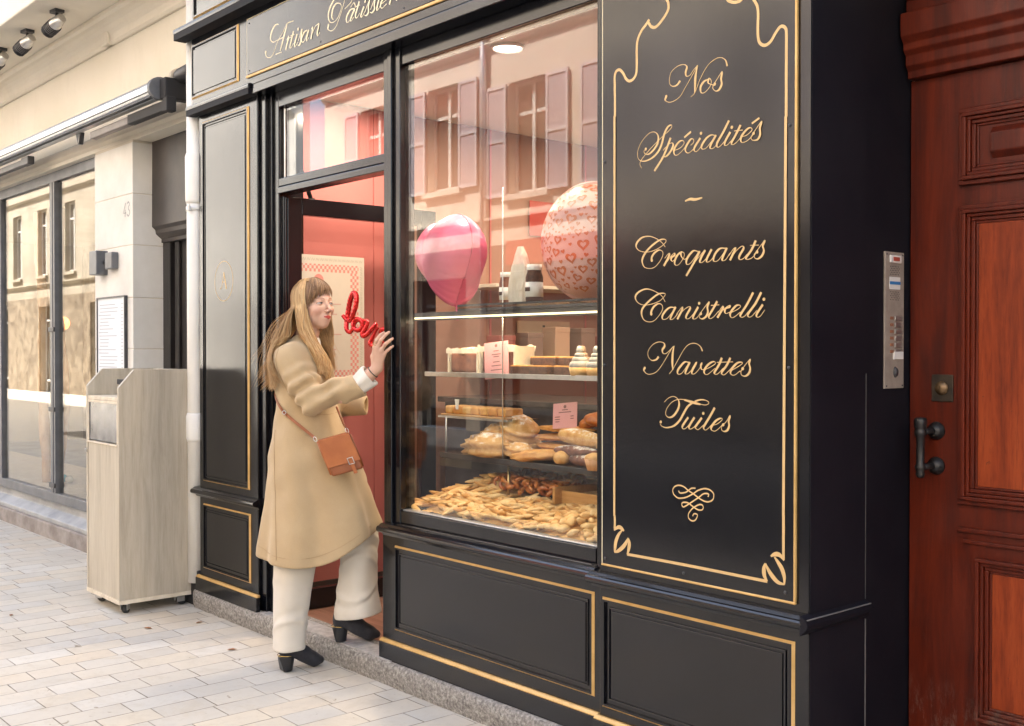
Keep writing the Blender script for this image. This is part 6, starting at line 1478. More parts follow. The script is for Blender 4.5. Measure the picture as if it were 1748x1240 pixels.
# fallen leaves and dark spots on the paving
LEAF = noisy('brown_leaf', (0.20, 0.08, 0.03), (0.36, 0.16, 0.06), 40, 0.7)
for i, (x, y, a, s_, lb) in enumerate([(-5.452, -0.42, 0.4, 1.0, 'orange brown fallen leaf on the paving below the cabinet'), (-5.39, -0.17, 1.9, 0.8, 'small dark fallen leaf on the paving between cabinet and kerb'), (-6.2, -0.86, 2.6, 0.7, 'small withered leaf on the paving left of the cabinet'), (-4.80, -0.28, 1.2, 0.9, 'thin grey twig leaf on the paving behind her heel')]):
    pts = [(-0.5, 0), (-0.25, 0.20), (0.1, 0.26), (0.5, 0.02), (0.15, -0.22), (-0.2, -0.18)]; vs = [(u * 0.055 * s_, v * 0.055 * s_, 0.002 + 0.010 * abs(v) * s_) for u, v in pts]; n = len(vs)
    o = MB().add(vs + [(0, 0, 0.0015)], [(k, (k + 1) % n, n) for k in range(n)], True).build('fallen_leaf', LEAF, fix=False); o.location = (x, y, 0.001); o.rotation_euler = (0, 0, a); tag(o, lb, 'leaf')
# ================= the woman =================
# her own frame: u = towards the shop door along her stride, w = towards her right-hand side, z up
UO = Vector((-4.321, -0.105, 0.0)); cY, sY = math.cos(YAW), math.sin(YAW)
PM = Matrix(((cY, sY, 0, UO.x), (sY, -cY, 0, UO.y), (0, 0, 1, 0), (0, 0, 0, 1)))
# (mirrored handedness: flip quads when placing)
woman = thing('person', 'woman in a long camel coat stepping into the bakery doorway, hand on post', 'person', tuple(UO))
LOC = Matrix.Translation(-UO) @ PM
def place(name, V, Q, mat, sm=0, parent=None):
    return mesh_np(name, V, Q[:, ::-1], mat, parent or woman, sm, True, LOC)
def lerp(a, b, t): return a + (b - a) * t
def prof(z, tab):
    zs = [t[0] for t in tab]; return [np.interp(z, zs, [t[k] for t in tab]).astype(np.float32) for k in range(1, len(tab[0]))]

# ---- coat ----
# z, centre u, half width u, centre w, half width w
COAT = [(0.44, 0.020, 0.290, 0.01, 0.215), (0.55, 0.022, 0.282, 0.01, 0.208), (0.65, 0.025, 0.268, 0.01, 0.202), (0.80, 0.008, 0.232, 0.01, 0.195), (0.95, -0.018, 0.200, 0.01, 0.190),
        (1.05, -0.034, 0.168, 0.01, 0.180), (1.15, -0.044, 0.140, 0.01, 0.178), (1.25, -0.056, 0.132, 0.01, 0.180), (1.33, -0.066, 0.124, 0.01, 0.185), (1.39, -0.070, 0.112, 0.01, 0.175), (1.43, -0.072, 0.090, 0.01, 0.135), (1.47, -0.060, 0.058, 0.01, 0.075), (1.50, -0.050, 0.040, 0.01, 0.05)]
def hem(u): return np.interp(u, [-0.30, -0.24, -0.16, -0.08, 0.0, 0.06, 0.12, 0.17, 0.22, 0.29, 0.34], [0.505, 0.493, 0.480, 0.474, 0.474, 0.484, 0.508, 0.538, 0.572, 0.624, 0.66]).astype(np.float32)
SH, EL, CU = (-0.088, 0.138, 1.374), (0.026, 0.220, 1.205), (0.232, 0.236, 1.272)
def coat_d(p, full=True):
    u, w, z = p
    cu, a, cw, b = prof(z, COAT); cu = cu + 0.006; a = a * 0.955; b = b * 0.93
    du, dw = u - cu, w - cw
    th = np.arctan2(dw / b, du / a)
    low = np.clip((1.22 - z) / 0.7, 0, 1)
    fold = low * (0.0115 * np.sin(th * 6 + 1.2 + z * 1.6) + 0.004 * np.sin(th * 11 + 2.0 - z * 3)) + (1 - low) * 0.003 * np.sin(z * 42 + th * 4)
    # superellipse body (slightly flattened sides)
    k = (np.abs(du / a) ** 2.35 + np.abs(dw / b) ** 2.35) ** (1 / 2.35)
    d = (k - 1) * np.minimum(a, b) * 0.9 - fold
    if full:
        d = smin(d, s_ell(p, (-0.078, 0.120, 1.385), (0.074, 0.080, 0.066)), 0.035)
        d = smin(d, s_ell(p, (-0.078, -0.110, 1.385), (0.074, 0.080, 0.066)), 0.035)
        # near sleeve with elbow folds
        sl = s_chain(p, [SH, lerp(np.array(SH), np.array(EL), 0.55), EL, lerp(np.array(EL), np.array(CU), 0.5), CU], [0.072, 0.063, 0.058, 0.054, 0.053], 0.03)
        t = (u - 0.0) ; r = np.sqrt((u - EL[0]) ** 2 + (z - EL[2]) ** 2)
        sl = sl - 0.012 * np.sin((u * 0.5 - z * 0.9 + 0.25 * w) * 95) * np.exp(-((r - 0.085) / 0.07) ** 2)
        sl = sl - 0.0045 * np.sin((u * 0.9 + z * 0.6) * 70 + w * 12) * np.clip((0.20 - u) / 0.08, 0, 1)
        d = smin(d, sl, 0.022)
        # valley between sleeve and chest
        d = smax(d, -s_cap(p, (0.075, 0.215, 1.272), (-0.01, 0.235, 1.345), 0.010, 0.006), 0.012)
        # far sleeve
        fs = s_chain(p, [(-0.085, -0.13, 1.375), (0.02, -0.17, 1.17), (0.205, -0.06, 1.170)], [0.076, 0.064, 0.046], 0.03); d = smin(d, fs, 0.02)
        # open ends of the sleeves
        ax = np.array(CU) - np.array(EL); ax /= np.linalg.norm(ax)
        cutp = (u - 0.236) * 0.80 + (z - 1.262) * 0.60
        near = (w > 0.13) & (u > 0.12); d = np.where(near, smax(d, cutp, 0.006), d)
        hole = s_cap(p, (0.214, 0.236, 1.266), (0.31, 0.240, 1.300), 0.038); d = smax(d, -hole, 0.006)
        far = (w < 0.0) & (u > 0.15); d = np.where(far, smax(d, (u - 0.222), 0.006), d); d = smax(d, -s_cap(p, (0.205, -0.055, 1.170), (0.30, -0.02, 1.175), 0.030), 0.006)
    # hem, hollow below, collar opening
    d = smax(d, hem(u) - z, 0.008)
    d = np.where(z < 0.80, smax(d, -np.maximum(((k - 1) * np.minimum(a, b) * 0.9 - fold + 0.016), z - 0.60), 0.003), d)
    d = smax(d, -s_cap(p, (-0.028, 0.01, 1.45), (-0.02, 0.01, 1.60), 0.062, 0.075), 0.01)
    return d
g = Grid((-0.32, -0.26, 0.42), (0.36, 0.34, 1.52), 0.0058)
def wool():
    m, N, L, b = newmat('camel_wool')
    f = tex_noise(N, L, 5, 5, 0.6); h = tex_noise(N, L, 260, 4, 0.8)
    c = mixcol(N, L, rampv(N, L, f, 0.3, 0.7), (0.42, 0.30, 0.165), (0.48, 0.355, 0.205)); c = mixcol(N, L, rampv(N, L, h, 0.4, 0.75, 0, 0.35), c, (0.36, 0.24, 0.12))
    L.new(c, b.inputs['Base Color']); setp(b, Roughness=0.85, Sheen_Weight=0.35, Sheen_Roughness=0.5); b.inputs['Sheen Tint'].default_value = (1, 0.86, 0.66, 1)
    bump(N, L, b, h, 0.35, 0.0015); return m
M['wool'] = wool(); M['seam'] = flat('coat_seam', (0.36, 0.245, 0.125), 0.9)
V, Q = nets(g, coat_d(g.P())); place('coat', V, Q, M['wool'], 2)
def pt(fn, q): 
    return float(np.ravel(fn((np.array([q[0]], np.float32), np.array([q[1]], np.float32), np.array([q[2]], np.float32))))[0])
def drape(fn, uz, lift=0.002, start=0.5, sgn=-1):
    """drop points of a polyline onto a surface, marching along w"""
    out = []
    for (u, z) in uz:
        w = start
        for _ in range(60):
            d = pt(fn, (u, w, z))
            if d < lift: break
            w += sgn * max(d * 0.6, 0.0015)
            if abs(w) > 0.6: break
        out.append((u, w, z))
    for _ in range(3):
        out = [out[0]] + [(out[i][0], (out[i - 1][1] + 2 * out[i][1] + out[i + 1][1]) / 4, out[i][2]) for i in range(1, len(out) - 1)] + [out[-1]]
    return out
def px(x, y): return ((x - 540) * 0.00263 * 0.972, 1.42 - (y - 598) * 0.00263 * 0.972)
def tubeP(name, pts, r, mat, n=8, flat_=1.0, parent=None, ribbon=None):
    m = MB().tube([LOC @ Vector(p) for p in pts], r, n, flat=flat_); return m.build(name, mat, parent or woman)
def seam(pxs, r=0.0011): 
    uz = catmull([px(*p) for p in pxs], 10); tubeP('coat_seam', drape(coat_d, uz, 0.0015), r, M['seam'], 5)
seam([(476, 735), (477, 800), (480, 880), (484, 955)])
seam([(488, 596), (486, 620), (494, 650), (512, 680), (540, 702), (572, 708), (592, 697)])
hm_ = [px(x, y) for x, y in [(443, 938), (470, 947), (510, 951), (550, 949), (580, 938), (610, 922), (640, 902)]]
tubeP('hem_stitching', drape(coat_d, catmull(hm_, 8), 0.0012), 0.0009, M['seam'], 5)
# folded collar: band round the neck lying on the shoulders
cb_ = s_chain(g.P(), [(-0.115, 0.01, 1.452), (-0.085, 0.085, 1.445), (-0.02, 0.105, 1.425), (0.045, 0.075, 1.365), (0.075, 0.045, 1.28)], [0.016, 0.017, 0.016, 0.014, 0.010], 0.012)
cb_ = smin(cb_, s_chain(g.P(), [(-0.115, 0.01, 1.452), (-0.085, -0.065, 1.445), (-0.02, -0.085, 1.425), (0.045, -0.055, 1.365), (0.075, -0.03, 1.28)], [0.016, 0.017, 0.016, 0.014, 0.010], 0.012), 0.01)
V, Q = nets(g, cb_); place('coat_collar', V, Q, M['wool'], 1)
# white blouse: neck and flared cuff
SHIRT = noisy('white_cotton', (0.64, 0.60, 0.53), (0.72, 0.68, 0.61), 8, 0.8, 0.2, 80, 0.002)
g2 = Grid((0.12, 0.13, 1.16), (0.38, 0.36, 1.44), 0.0026); p = g2.P()
cuf = s_cap(p, (0.222, 0.238, 1.268), (0.268, 0.236, 1.308), 0.041, 0.050) - 0.003 * np.sin(np.arctan2(p[1] - 0.237, (p[0] - 0.25) * 0.6 - (p[2] - 1.3) * 0.8) * 5)
cuf = smax(cuf, (p[0] - 0.276) * 0.78 + (p[2] - 1.308) * 0.62 - 0.006 * np.sin((p[1] - 0.2) * 60), 0.003)
cuf = smax(cuf, -s_cap(p, (0.19, 0.238, 1.240), (0.33, 0.236, 1.362), 0.029, 0.047), 0.003)
V, Q = nets(g2, cuf); place('shirt_cuff', V, Q, SHIRT, 1)
g3 = Grid((-0.14, -0.12, 1.36), (0.10, 0.14, 1.54), 0.004)
V, Q = nets(g3, s_cap(g3.P(), (-0.045, 0.01, 1.37), (-0.034, 0.01, 1.448), 0.062, 0.056)); place('blouse', V, Q, SHIRT, 1)

# ---- head, neck, arm and hand: one skin mesh ----
TH = R(39); HC = np.array((-0.004, 0.020, 1.618)); PA = R(7); tilt = R(3)
fw = np.array((math.cos(TH), math.sin(TH), 0)); rt = np.array((-math.sin(TH), math.cos(TH), 0))   # rt = her right, towards the viewer and left
def tohead(p):
    x = (p[0] - HC[0]) * rt[0] + (p[1] - HC[1]) * rt[1]; y = (p[0] - HC[0]) * fw[0] + (p[1] - HC[1]) * fw[1]; z = p[2] - HC[2]; return (x, y * math.cos(PA) + z * math.sin(PA), z * math.cos(PA) - y * math.sin(PA))
def fromhead(q): return HC + rt * q[0] + fw * (q[1] * math.cos(PA) - q[2] * math.sin(PA)) + np.array((0, 0, q[2] * math.cos(PA) + q[1] * math.sin(PA)))
def head_d(p):
    x, y, z = q_ = tohead(p); ax_ = np.abs(x)
    d = s_ell(q_, (0, -0.014, 0.034), (0.0715, 0.089, 0.080))
    d = smin(d, s_ell(q_, (0, 0.020, -0.020), (0.0555, 0.062, 0.073)), 0.028)
    d = smin(d, s_ell(q_, (0, 0.046, -0.085), (0.023, 0.028, 0.023)), 0.030)         # chin
    d = smin(d, s_ell((ax_, y, z), (0.034, 0.006, -0.058), (0.019, 0.038, 0.026)), 0.025)   # jaw corner
    d = smin(d, s_ell((ax_, y, z), (0.036, 0.052, -0.026), (0.022, 0.022, 0.020)), 0.022)   # cheekbone
    d = smin(d, s_cap((ax_, y, z), (0.010, 0.076, 0.018), (0.040, 0.062, 0.021), 0.006, 0.006), 0.014)  # brow
    d = smax(d, -s_ell((ax_, y, z), (0.0305, 0.090, 0.000), (0.0165, 0.016, 0.0115)), 0.011)            # eye socket
    d = smin(d, s_cap(q_, (0, 0.077, 0.010), (0, 0.101, -0.033), 0.0058, 0.0078), 0.010)     # nose bridge
    d = smin(d, s_ell((ax_, y, z), (0.0095, 0.090, -0.037), (0.0068, 0.0085, 0.0065)), 0.006)    # nostril wings
    d = smax(d, -s_ell((ax_, y, z), (0.0055, 0.094, -0.0440), (0.0030, 0.0045, 0.0025)), 0.002)
    d = smin(d, s_ell(q_, (0, 0.068, -0.062), (0.026, 0.016, 0.018)), 0.014)                  # mouth mound
    d = smin(d, s_cap((ax_, y, z), (0.003, 0.0870, -0.0590), (0.0185, 0.0785, -0.0605), 0.0038, 0.0018), 0.003)   # upper lip
    d = smin(d, s_cap((ax_, y, z), (0.000, 0.0850, -0.0672), (0.0150, 0.0785, -0.0635), 0.0048, 0.0022), 0.003)   # lower lip
    d = smax(d, -s_cap((ax_, y, z), (0.0, 0.0905, -0.0633), (0.0195, 0.0800, -0.0612), 0.0009, 0.0006), 0.0015)
    # eyelids
    d = smin(d, np.maximum(s_ell((ax_, y, z), (0.0305, 0.0685, 0.0005), (0.0150, 0.0135, 0.0120)), -(z - 0.0030)), 0.002)
    d = smin(d, np.maximum(s_ell((ax_, y, z), (0.0305, 0.0675, -0.0005), (0.0145, 0.0132, 0.0115)), (z + 0.0040)), 0.002)
    # ear
    d = smin(d, s_ell((ax_, y, z), (0.072, -0.010, -0.008), (0.008, 0.016, 0.028)), 0.006)
    return d
def neck_d(p): return s_chain(p, [tuple(HC + fw * -0.015 + np.array((0, 0, -0.045))), (-0.035, 0.012, 1.50), (-0.045, 0.010, 1.42)], [0.053, 0.046, 0.060], 0.02)
def hands_d(p):
    d = s_chain(p, [(0.15, 0.238, 1.225), (0.262, 0.240, 1.305), (0.306, 0.250, 1.345)], [0.034, 0.027, 0.0235], 0.012)
    # palm
    kn = [(0.296, 0.268, 1.432), (0.310, 0.279, 1.430), (0.325, 0.280, 1.418), (0.335, 0.272, 1.400)]
    wr = [(0.296, 0.250, 1.352), (0.303, 0.256, 1.352), (0.309, 0.256, 1.350), (0.314, 0.250, 1.348)]
    for a, b in zip(wr, kn): d = smin(d, s_cap(p, a, b, 0.0115, 0.0098), 0.012)
    F = [  # joints of index, middle, ring, little
        [kn[0], (0.306, 0.287, 1.462), (0.323, 0.286, 1.484), (0.336, 0.274, 1.494)],
        [kn[1], (0.327, 0.296, 1.464), (0.346, 0.291, 1.486), (0.358, 0.279, 1.496)],
        [kn[2], (0.344, 0.294, 1.445), (0.362, 0.288, 1.460), (0.373, 0.276, 1.469)],
        [kn[3], (0.350, 0.284, 1.417), (0.365, 0.279, 1.430), (0.374, 0.270, 1.437)]]
    RR = [(0.0088, 0.0079, 0.0070, 0.0058), (0.0090, 0.0080, 0.0071, 0.0060), (0.0086, 0.0076, 0.0068, 0.0056), (0.0076, 0.0067, 0.0060, 0.0050)]
    f = None
    for j_, r_ in zip(F, RR):
        e = s_chain(p, j_, r_, 0.003); f = e if f is None else np.minimum(f, e)
    d = smin(d, f, 0.006)
    th = s_chain(p, [(0.292, 0.246, 1.362), (0.285, 0.236, 1.392), (0.292, 0.236, 1.418), (0.303, 0.240, 1.438)], [0.0135, 0.0115, 0.0095, 0.0075], 0.006)
    return smin(d, th, 0.008)
gh = Grid((-0.115, -0.085, 1.495), (0.105, 0.135, 1.755), 0.0021)
Vh, Qh = nets(gh, smin(head_d(gh.P()), neck_d(gh.P()), 0.018))
gn = Grid((-0.13, -0.09, 1.36), (0.06, 0.11, 1.53), 0.005); Vn, Qn = nets(gn, neck_d(gn.P()))
ga = Grid((0.13, 0.18, 1.17), (0.40, 0.33, 1.52), 0.0019); Va, Qa = nets(ga, hands_d(ga.P()))
def skinmat():
    m, N, L, b = newmat('skin'); at = N.new('ShaderNodeAttribute'); at.attribute_name = 'tint'
    f = tex_noise(N, L, 60, 5, 0.7); L.new(mixcol(N, L, rampv(N, L, f, 0.4, 0.8, 0, 0.12), at.outputs['Color'], (0.45, 0.20, 0.14)), b.inputs['Base Color'])
    setp(b, Roughness=0.48, Subsurface_Weight=0.12, Subsurface_Scale=0.006, IOR=1.4); b.inputs['Subsurface Radius'].default_value = (1, 0.35, 0.2); return m
M['skin'] = skinmat()
def skin_cols(V, head):
    c = np.tile(np.array((0.60, 0.375, 0.275), np.float32), (len(V), 1))
    if head:
        x, y, z = tohead((V[:, 0], V[:, 1], V[:, 2])); ax_ = np.abs(x)
        def blend(mask, col): 
            m = np.clip(mask, 0, 1)[:, None]; c[:] = c * (1 - m) + np.array(col, np.float32) * m
        blend(np.exp(-(((ax_ - 0.040) / 0.018) ** 2 + ((z + 0.036) / 0.016) ** 2 + ((y - 0.05) / 0.03) ** 2)) * 0.45, (0.62, 0.22, 0.17))
        blend(np.exp(-((ax_ / 0.009) ** 2 + ((z + 0.034) / 0.012) ** 2)) * (y > 0.08) * 0.3, (0.62, 0.24, 0.18))
        zu = -0.0560 - 0.14 * ax_ + 0.0018 * np.exp(-((ax_ - 0.005) / 0.004) ** 2); zl = -0.0725 + 0.50 * ax_
        lips = (ax_ < 0.0195) & (y > 0.070) & (z < zu) & (z > zl); blend(lips * 0.92, (0.50, 0.045, 0.035))
        blend(((np.abs(z + 0.0633 - 0.11 * ax_) < 0.0011) & (ax_ < 0.020) & (y > 0.072)) * 0.7, (0.16, 0.02, 0.02))
        bz = 0.0215 + 0.05 * ax_ - 11.0 * (ax_ - 0.032) ** 2
        blend(np.clip(1.2 - np.abs(z - bz) / 0.0030, 0, 1) * (ax_ > 0.012) * (ax_ < 0.047) * (y > 0.04) * 0.8, (0.17, 0.085, 0.04))
        blend(np.exp(-(((ax_ - 0.0305) / 0.015) ** 2 + ((z - 0.004) / 0.006) ** 2)) * (y > 0.05) * 0.35, (0.40, 0.20, 0.14))
        lash = (np.abs(z - (0.0032 - 12 * (ax_ - 0.0305) ** 2)) < 0.0015) & (np.abs(ax_ - 0.0305) < 0.0145) & (y > 0.06); blend(lash * 0.9, (0.035, 0.02, 0.015))
    return c
Vs, Qs = quads_join([(Vh, Qh), (Vn, Qn), (Va, Qa)]); 
body = place('body', Vs, Qs, M['skin'], 1)
vcol(body, np.concatenate([skin_cols(Vh, True), skin_cols(Vn, False), skin_cols(Va, False)]))
# eyes looking to her left (towards the window)
def tubeH(pts): return [LOC @ Vector(fromhead(q)) for q in pts]
for sx in (-1, 1):
    c = np.array((sx * 0.0305, 0.0675, 0.0)); gz = Vector((-0.26, 1, -0.02)).normalized()
    cw_ = LOC @ Vector(fromhead(c)); m = MB().sphere(cw_, 0.0118, 20, 14)
    e = m.build('eye', flat('eye_white', (0.50, 0.44, 0.40), 0.3), woman)
    gv = (LOC @ Vector(fromhead(c + np.array(gz)))) - cw_; gv.normalize()
    for rr_, off, mt in ((0.0066, 0.0102, flat('iris', (0.045, 0.045, 0.03), 0.2)), (0.0032, 0.0118, M['black'])):
        qn = gv.to_track_quat('Z', 'Y'); ring = [cw_ + gv * off + qn @ Vector((rr_ * math.cos(a), rr_ * math.sin(a), 0)) for a in [2 * math.pi * i / 20 for i in range(20)]]
        MB().add(ring + [cw_ + gv * (off + 0.0009)], [(i, (i + 1) % 20, 20) for i in range(20)], True).build('iris' if rr_ > 0.004 else 'pupil', mt, e)
# finger ring and bracelet
RG = noisy('gold_ring', (0.6, 0.4, 0.15), (0.7, 0.5, 0.2), 20, 0.25, metallic=0.9)
def hoop(c, axis, r, rr_, name, mat):
    q_ = Vector(axis).to_track_quat('Z', 'Y'); pts = [LOC @ (Vector(c) + q_ @ Vector((r * math.cos(a), r * math.sin(a), 0))) for a in [2 * math.pi * i / 24 for i in range(24)]]
    MB().tube(pts, rr_, 6, closed=True).build(name, mat, woman)
hoop((0.300, 0.276, 1.446), (0.3, 0.6, 0.9), 0.0105, 0.0013, 'finger_ring', RG)
hoop((0.285, 0.245, 1.326), (0.72, 0.1, 0.66), 0.0285, 0.0022, 'bracelet', M['darkmetal'])

# ---- hair ----
def hairmat():
    m, N, L, b = newmat('hair'); at = N.new('ShaderNodeAttribute'); at.attribute_name = 'tint'
    L.new(at.outputs['Color'], b.inputs['Base Color']); setp(b, Roughness=0.5, Specular_IOR_Level=0.35); return m
M['hair'] = hairmat()
gc = Grid((-0.14, -0.10, 1.50), (0.10, 0.14, 1.765), 0.003)
def cap_d(p):
    x, y, z = q_ = tohead(p)
    d = s_ell(q_, (0, -0.020, 0.036), (0.079, 0.092, 0.084)); d = smin(d, s_ell(q_, (0, -0.030, -0.04), (0.070, 0.070, 0.085)), 0.03)
    face = s_ell(q_, (0, 0.095, -0.030), (0.062, 0.086, 0.098)); return smax(d, -face, 0.008)
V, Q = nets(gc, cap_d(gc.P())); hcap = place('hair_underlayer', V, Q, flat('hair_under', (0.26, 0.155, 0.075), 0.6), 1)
def body_push(q, lift):
    d = pt(coat_d, q)
    if q[2] < 1.50 and d < lift:
        e = 0.006; gx = np.array([pt(coat_d, (q[0] + e, q[1], q[2])) - d, pt(coat_d, (q[0], q[1] + e, q[2])) - d, pt(coat_d, (q[0], q[1], q[2] + e)) - d]) / e
        n_ = np.linalg.norm(gx)
        if n_ > 1e-4: return tuple(np.array(q) + gx / n_ * (lift - d) * 0.95)
    return tuple(q)
HV, HF, HCOL = [], [], []
def add_strand(pts, r, col, tipcol, wid=2.2, rootcol=None):
    P_ = catmull(pts, 4); n = len(P_); P_ = np.array(P_); base = len(HV); T_ = np.gradient(P_, axis=0); T_ /= np.linalg.norm(T_, axis=1)[:, None] + 1e-9
    hc = HC + np.array((0, 0, -0.05))
    for i in range(n):
        o_ = P_[i] - np.array((hc[0], hc[1], P_[i][2])); o_ -= T_[i] * (o_ @ T_[i]); o_ /= np.linalg.norm(o_) + 1e-9; s_ = np.cross(T_[i], o_)
        t = i / (n - 1); rr_ = r * min(1, 0.35 + t * 6) * (1 - 0.75 * max(0, t - 0.55) / 0.45)
        for k, (a, b_) in enumerate(((1, 0), (0, 1), (-1, 0), (0, -1))):
            HV.append(tuple(P_[i] + s_ * a * rr_ * wid + o_ * b_ * rr_ * 0.6))
            c_ = np.array(col) * (1 - t) + np.array(tipcol) * t
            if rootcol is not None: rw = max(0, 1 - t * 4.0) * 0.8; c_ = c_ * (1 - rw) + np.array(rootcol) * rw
            HCOL.append(c_)
    for i in range(n - 1):
        for k in range(4): HF.append((base + i * 4 + k, base + i * 4 + (k + 1) % 4, base + (i + 1) * 4 + (k + 1) % 4, base + (i + 1) * 4 + k))
hr = random.Random(21)
BLOND = [(0.50, 0.33, 0.16), (0.58, 0.41, 0.21), (0.42, 0.26, 0.11), (0.64, 0.48, 0.27), (0.34, 0.20, 0.09), (0.54, 0.36, 0.18)]
TIP = [(0.55, 0.33, 0.14), (0.62, 0.42, 0.21), (0.46, 0.25, 0.10)]
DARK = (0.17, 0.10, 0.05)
def scalp(phi, elev, k=1.0):
    """phi from the face direction (positive on her right), elev 0..1 = equator..crown"""
    a, b_, c = 0.082 * k, 0.096 * k, 0.088 * k
    ce, se = math.cos(elev * math.pi / 2), math.sin(elev * math.pi / 2)
    return np.array((a * math.sin(phi) * ce, -0.020 + b_ * math.cos(phi) * ce, 0.036 + c * se))
def long_strand(phi, side):
    k = 1.0 + hr.uniform(0.0, 0.045)
    root = np.array((side * 0.004, 0.030 + hr.uniform(-0.085, 0.02), 0.036 + 0.085)) if True else None
    root = np.array((side * 0.006, root[1], 0.036 + 0.088 * math.sqrt(max(0.05, 1 - ((root[1] + 0.02) / 0.096) ** 2)) * k))
    p1 = scalp(phi, 0.62 + hr.uniform(-.05, .05), k); p2 = scalp(phi, 0.25, k); p3 = scalp(phi, 0.0, k) * np.array((1.0, 1.0, 1)) + np.array((0, 0, -0.03))
    loc = [fromhead(root), fromhead((root + p1) / 2 * np.array((1.06, 1.0, 1.03))), fromhead(p1), fromhead(p2), fromhead(p3)]
    return loc
def finish(loc, mids, r, wid=2.2, wave=0.006):
    pts = [tuple(q_) for q_ in loc]; e_ = mids[-1]; ph = 34 * e_[0] + 27 * e_[1] + 9 * e_[2] + hr.uniform(-0.9, 0.9); 
    for i, q_ in enumerate(mids):
        q_ = np.array(q_) + wave * (0.5 + i * 0.5) * np.array((math.sin(ph + i * 1.6), 0.8 * math.cos(ph + i * 1.9), 0)); pts.append(body_push(tuple(q_), 0.010 + hr.random() * 0.022))
    c = hr.choice(BLOND); t = hr.choice(TIP); v = hr.uniform(0.8, 1.15)
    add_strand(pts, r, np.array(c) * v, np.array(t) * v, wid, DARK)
def U(a, b): return hr.uniform(a, b)
for i in range(460):      # near side, front: falls over her chest
    phi = R(U(62, 105)); f = U(0, 1); e = np.array((lerp(-0.005, 0.072, f) + U(-.008, .008), lerp(0.150, 0.085, f), U(1.31, 1.37) - 0.03 * f))
    loc = long_strand(phi, 1); s_ = loc[-1]
    finish(loc, [lerp(s_, e, 0.18) + np.array((0.0, 0.006, 0)), lerp(s_, e, 0.42) + np.array((0, 0.008, 0)), lerp(s_, e, 0.68) + np.array((0, 0.006, 0)), lerp(s_, e, 0.86), e], 0.00125, wave=0.006)
for i in range(900):      # near side and back: spreads behind the shoulder
    f = U(0, 1) ** 0.9; phi = R(lerp(98, 215, f)); e = np.array((lerp(-0.12, -0.215, f * U(0.6, 1.1)) + U(-.022, .022), lerp(0.165, -0.02, f) + U(-.012, .012), U(1.245, 1.36)))
    if hr.random() < 0.25: e += np.array((U(-0.035, 0), 0, U(-0.03, 0.02)))
    loc = long_strand(phi, 1 if phi < R(180) else -1); s_ = loc[-1]; out = np.array((-0.022, 0.012, 0)) * U(0.5, 1.4)
    finish(loc, [lerp(s_, e, 0.2) + out * 0.5, lerp(s_, e, 0.45) + out, lerp(s_, e, 0.66) + out * 0.9, lerp(s_, e, 0.85) + out * 0.4, e], 0.00125, wave=0.010)
for i in range(300):      # far side
    phi = -R(U(66, 140)); f = U(0, 1); e = np.array((lerp(0.085, -0.02, f) + U(-.012, .012), lerp(-0.02, -0.12, f), U(1.31, 1.40)))
    loc = long_strand(phi, -1); s_ = loc[-1]
    finish(loc, [lerp(s_, e, 0.25), lerp(s_, e, 0.5) + np.array((0.006, 0, 0)), lerp(s_, e, 0.75), e], 0.00125, wave=0.004)
for i in range(240):      # swept fringe
    f = i / 239; x0 = lerp(-0.034, 0.010, f) + U(-.004, .004); x1 = lerp(-0.060, 0.073, f) + U(-.003, .003)
    k = 1.01 + U(0, 0.05)
    root = np.array((x0 * 0.4, 0.005 + U(-.014, .014), 0.036 + 0.087 * k)); z1 = float(np.interp(x1, [-0.07, -0.03, 0.0, 0.03, 0.055, 0.075], [0.040, 0.050, 0.050, 0.042, 0.022, -0.012])) + U(-.014, .010)
    yk = math.sqrt(max(0.02, 1 - (x1 / 0.083) ** 2)); p3 = np.array((x1, -0.020 + 0.103 * k * yk * 0.99, z1)); m1 = lerp(root, p3, 0.36); m2 = lerp(root, p3, 0.72)
    def onto(q_, kk): 
        v_ = np.array((q_[0] / 0.084, (q_[1] + 0.020) / 0.103, (q_[2] - 0.036) / 0.089)); v_ = v_ / np.linalg.norm(v_) * kk; return np.array((v_[0] * 0.084, v_[1] * 0.103 - 0.020, v_[2] * 0.089 + 0.036))
    m1 = onto(m1 + np.array((-0.006, 0, 0.004)), k + 0.01); m2 = onto(m2 + np.array((-0.004, 0, 0.004)), k + 0.02)
    c = np.array(hr.choice([(0.20, 0.11, 0.055), (0.25, 0.14, 0.068), (0.16, 0.09, 0.045), (0.32, 0.19, 0.09)]))
    add_strand([tuple(fromhead(q_)) for q_ in (root, m1, m2, p3)], 0.0012, c, c * 0.95, 2.0)
for i in range(70):       # loose flyaways at the back
    phi = R(U(120, 200)); e = np.array((U(-0.27, -0.19), U(0.0, 0.15), U(1.23, 1.40))); loc = long_strand(phi, 1); s_ = loc[-1]
    finish(loc, [lerp(s_, e, 0.3) + np.array((-0.035, 0, 0)), lerp(s_, e, 0.65) + np.array((-0.03, 0, -0.01)), e], 0.0007, 1.2, wave=0.014)
V = np.array(HV); Q = np.array(HF); ho = mesh_np('hair', V, Q[:, ::-1], M['hair'], woman, 0, True, LOC); vcol(ho, np.array(HCOL))

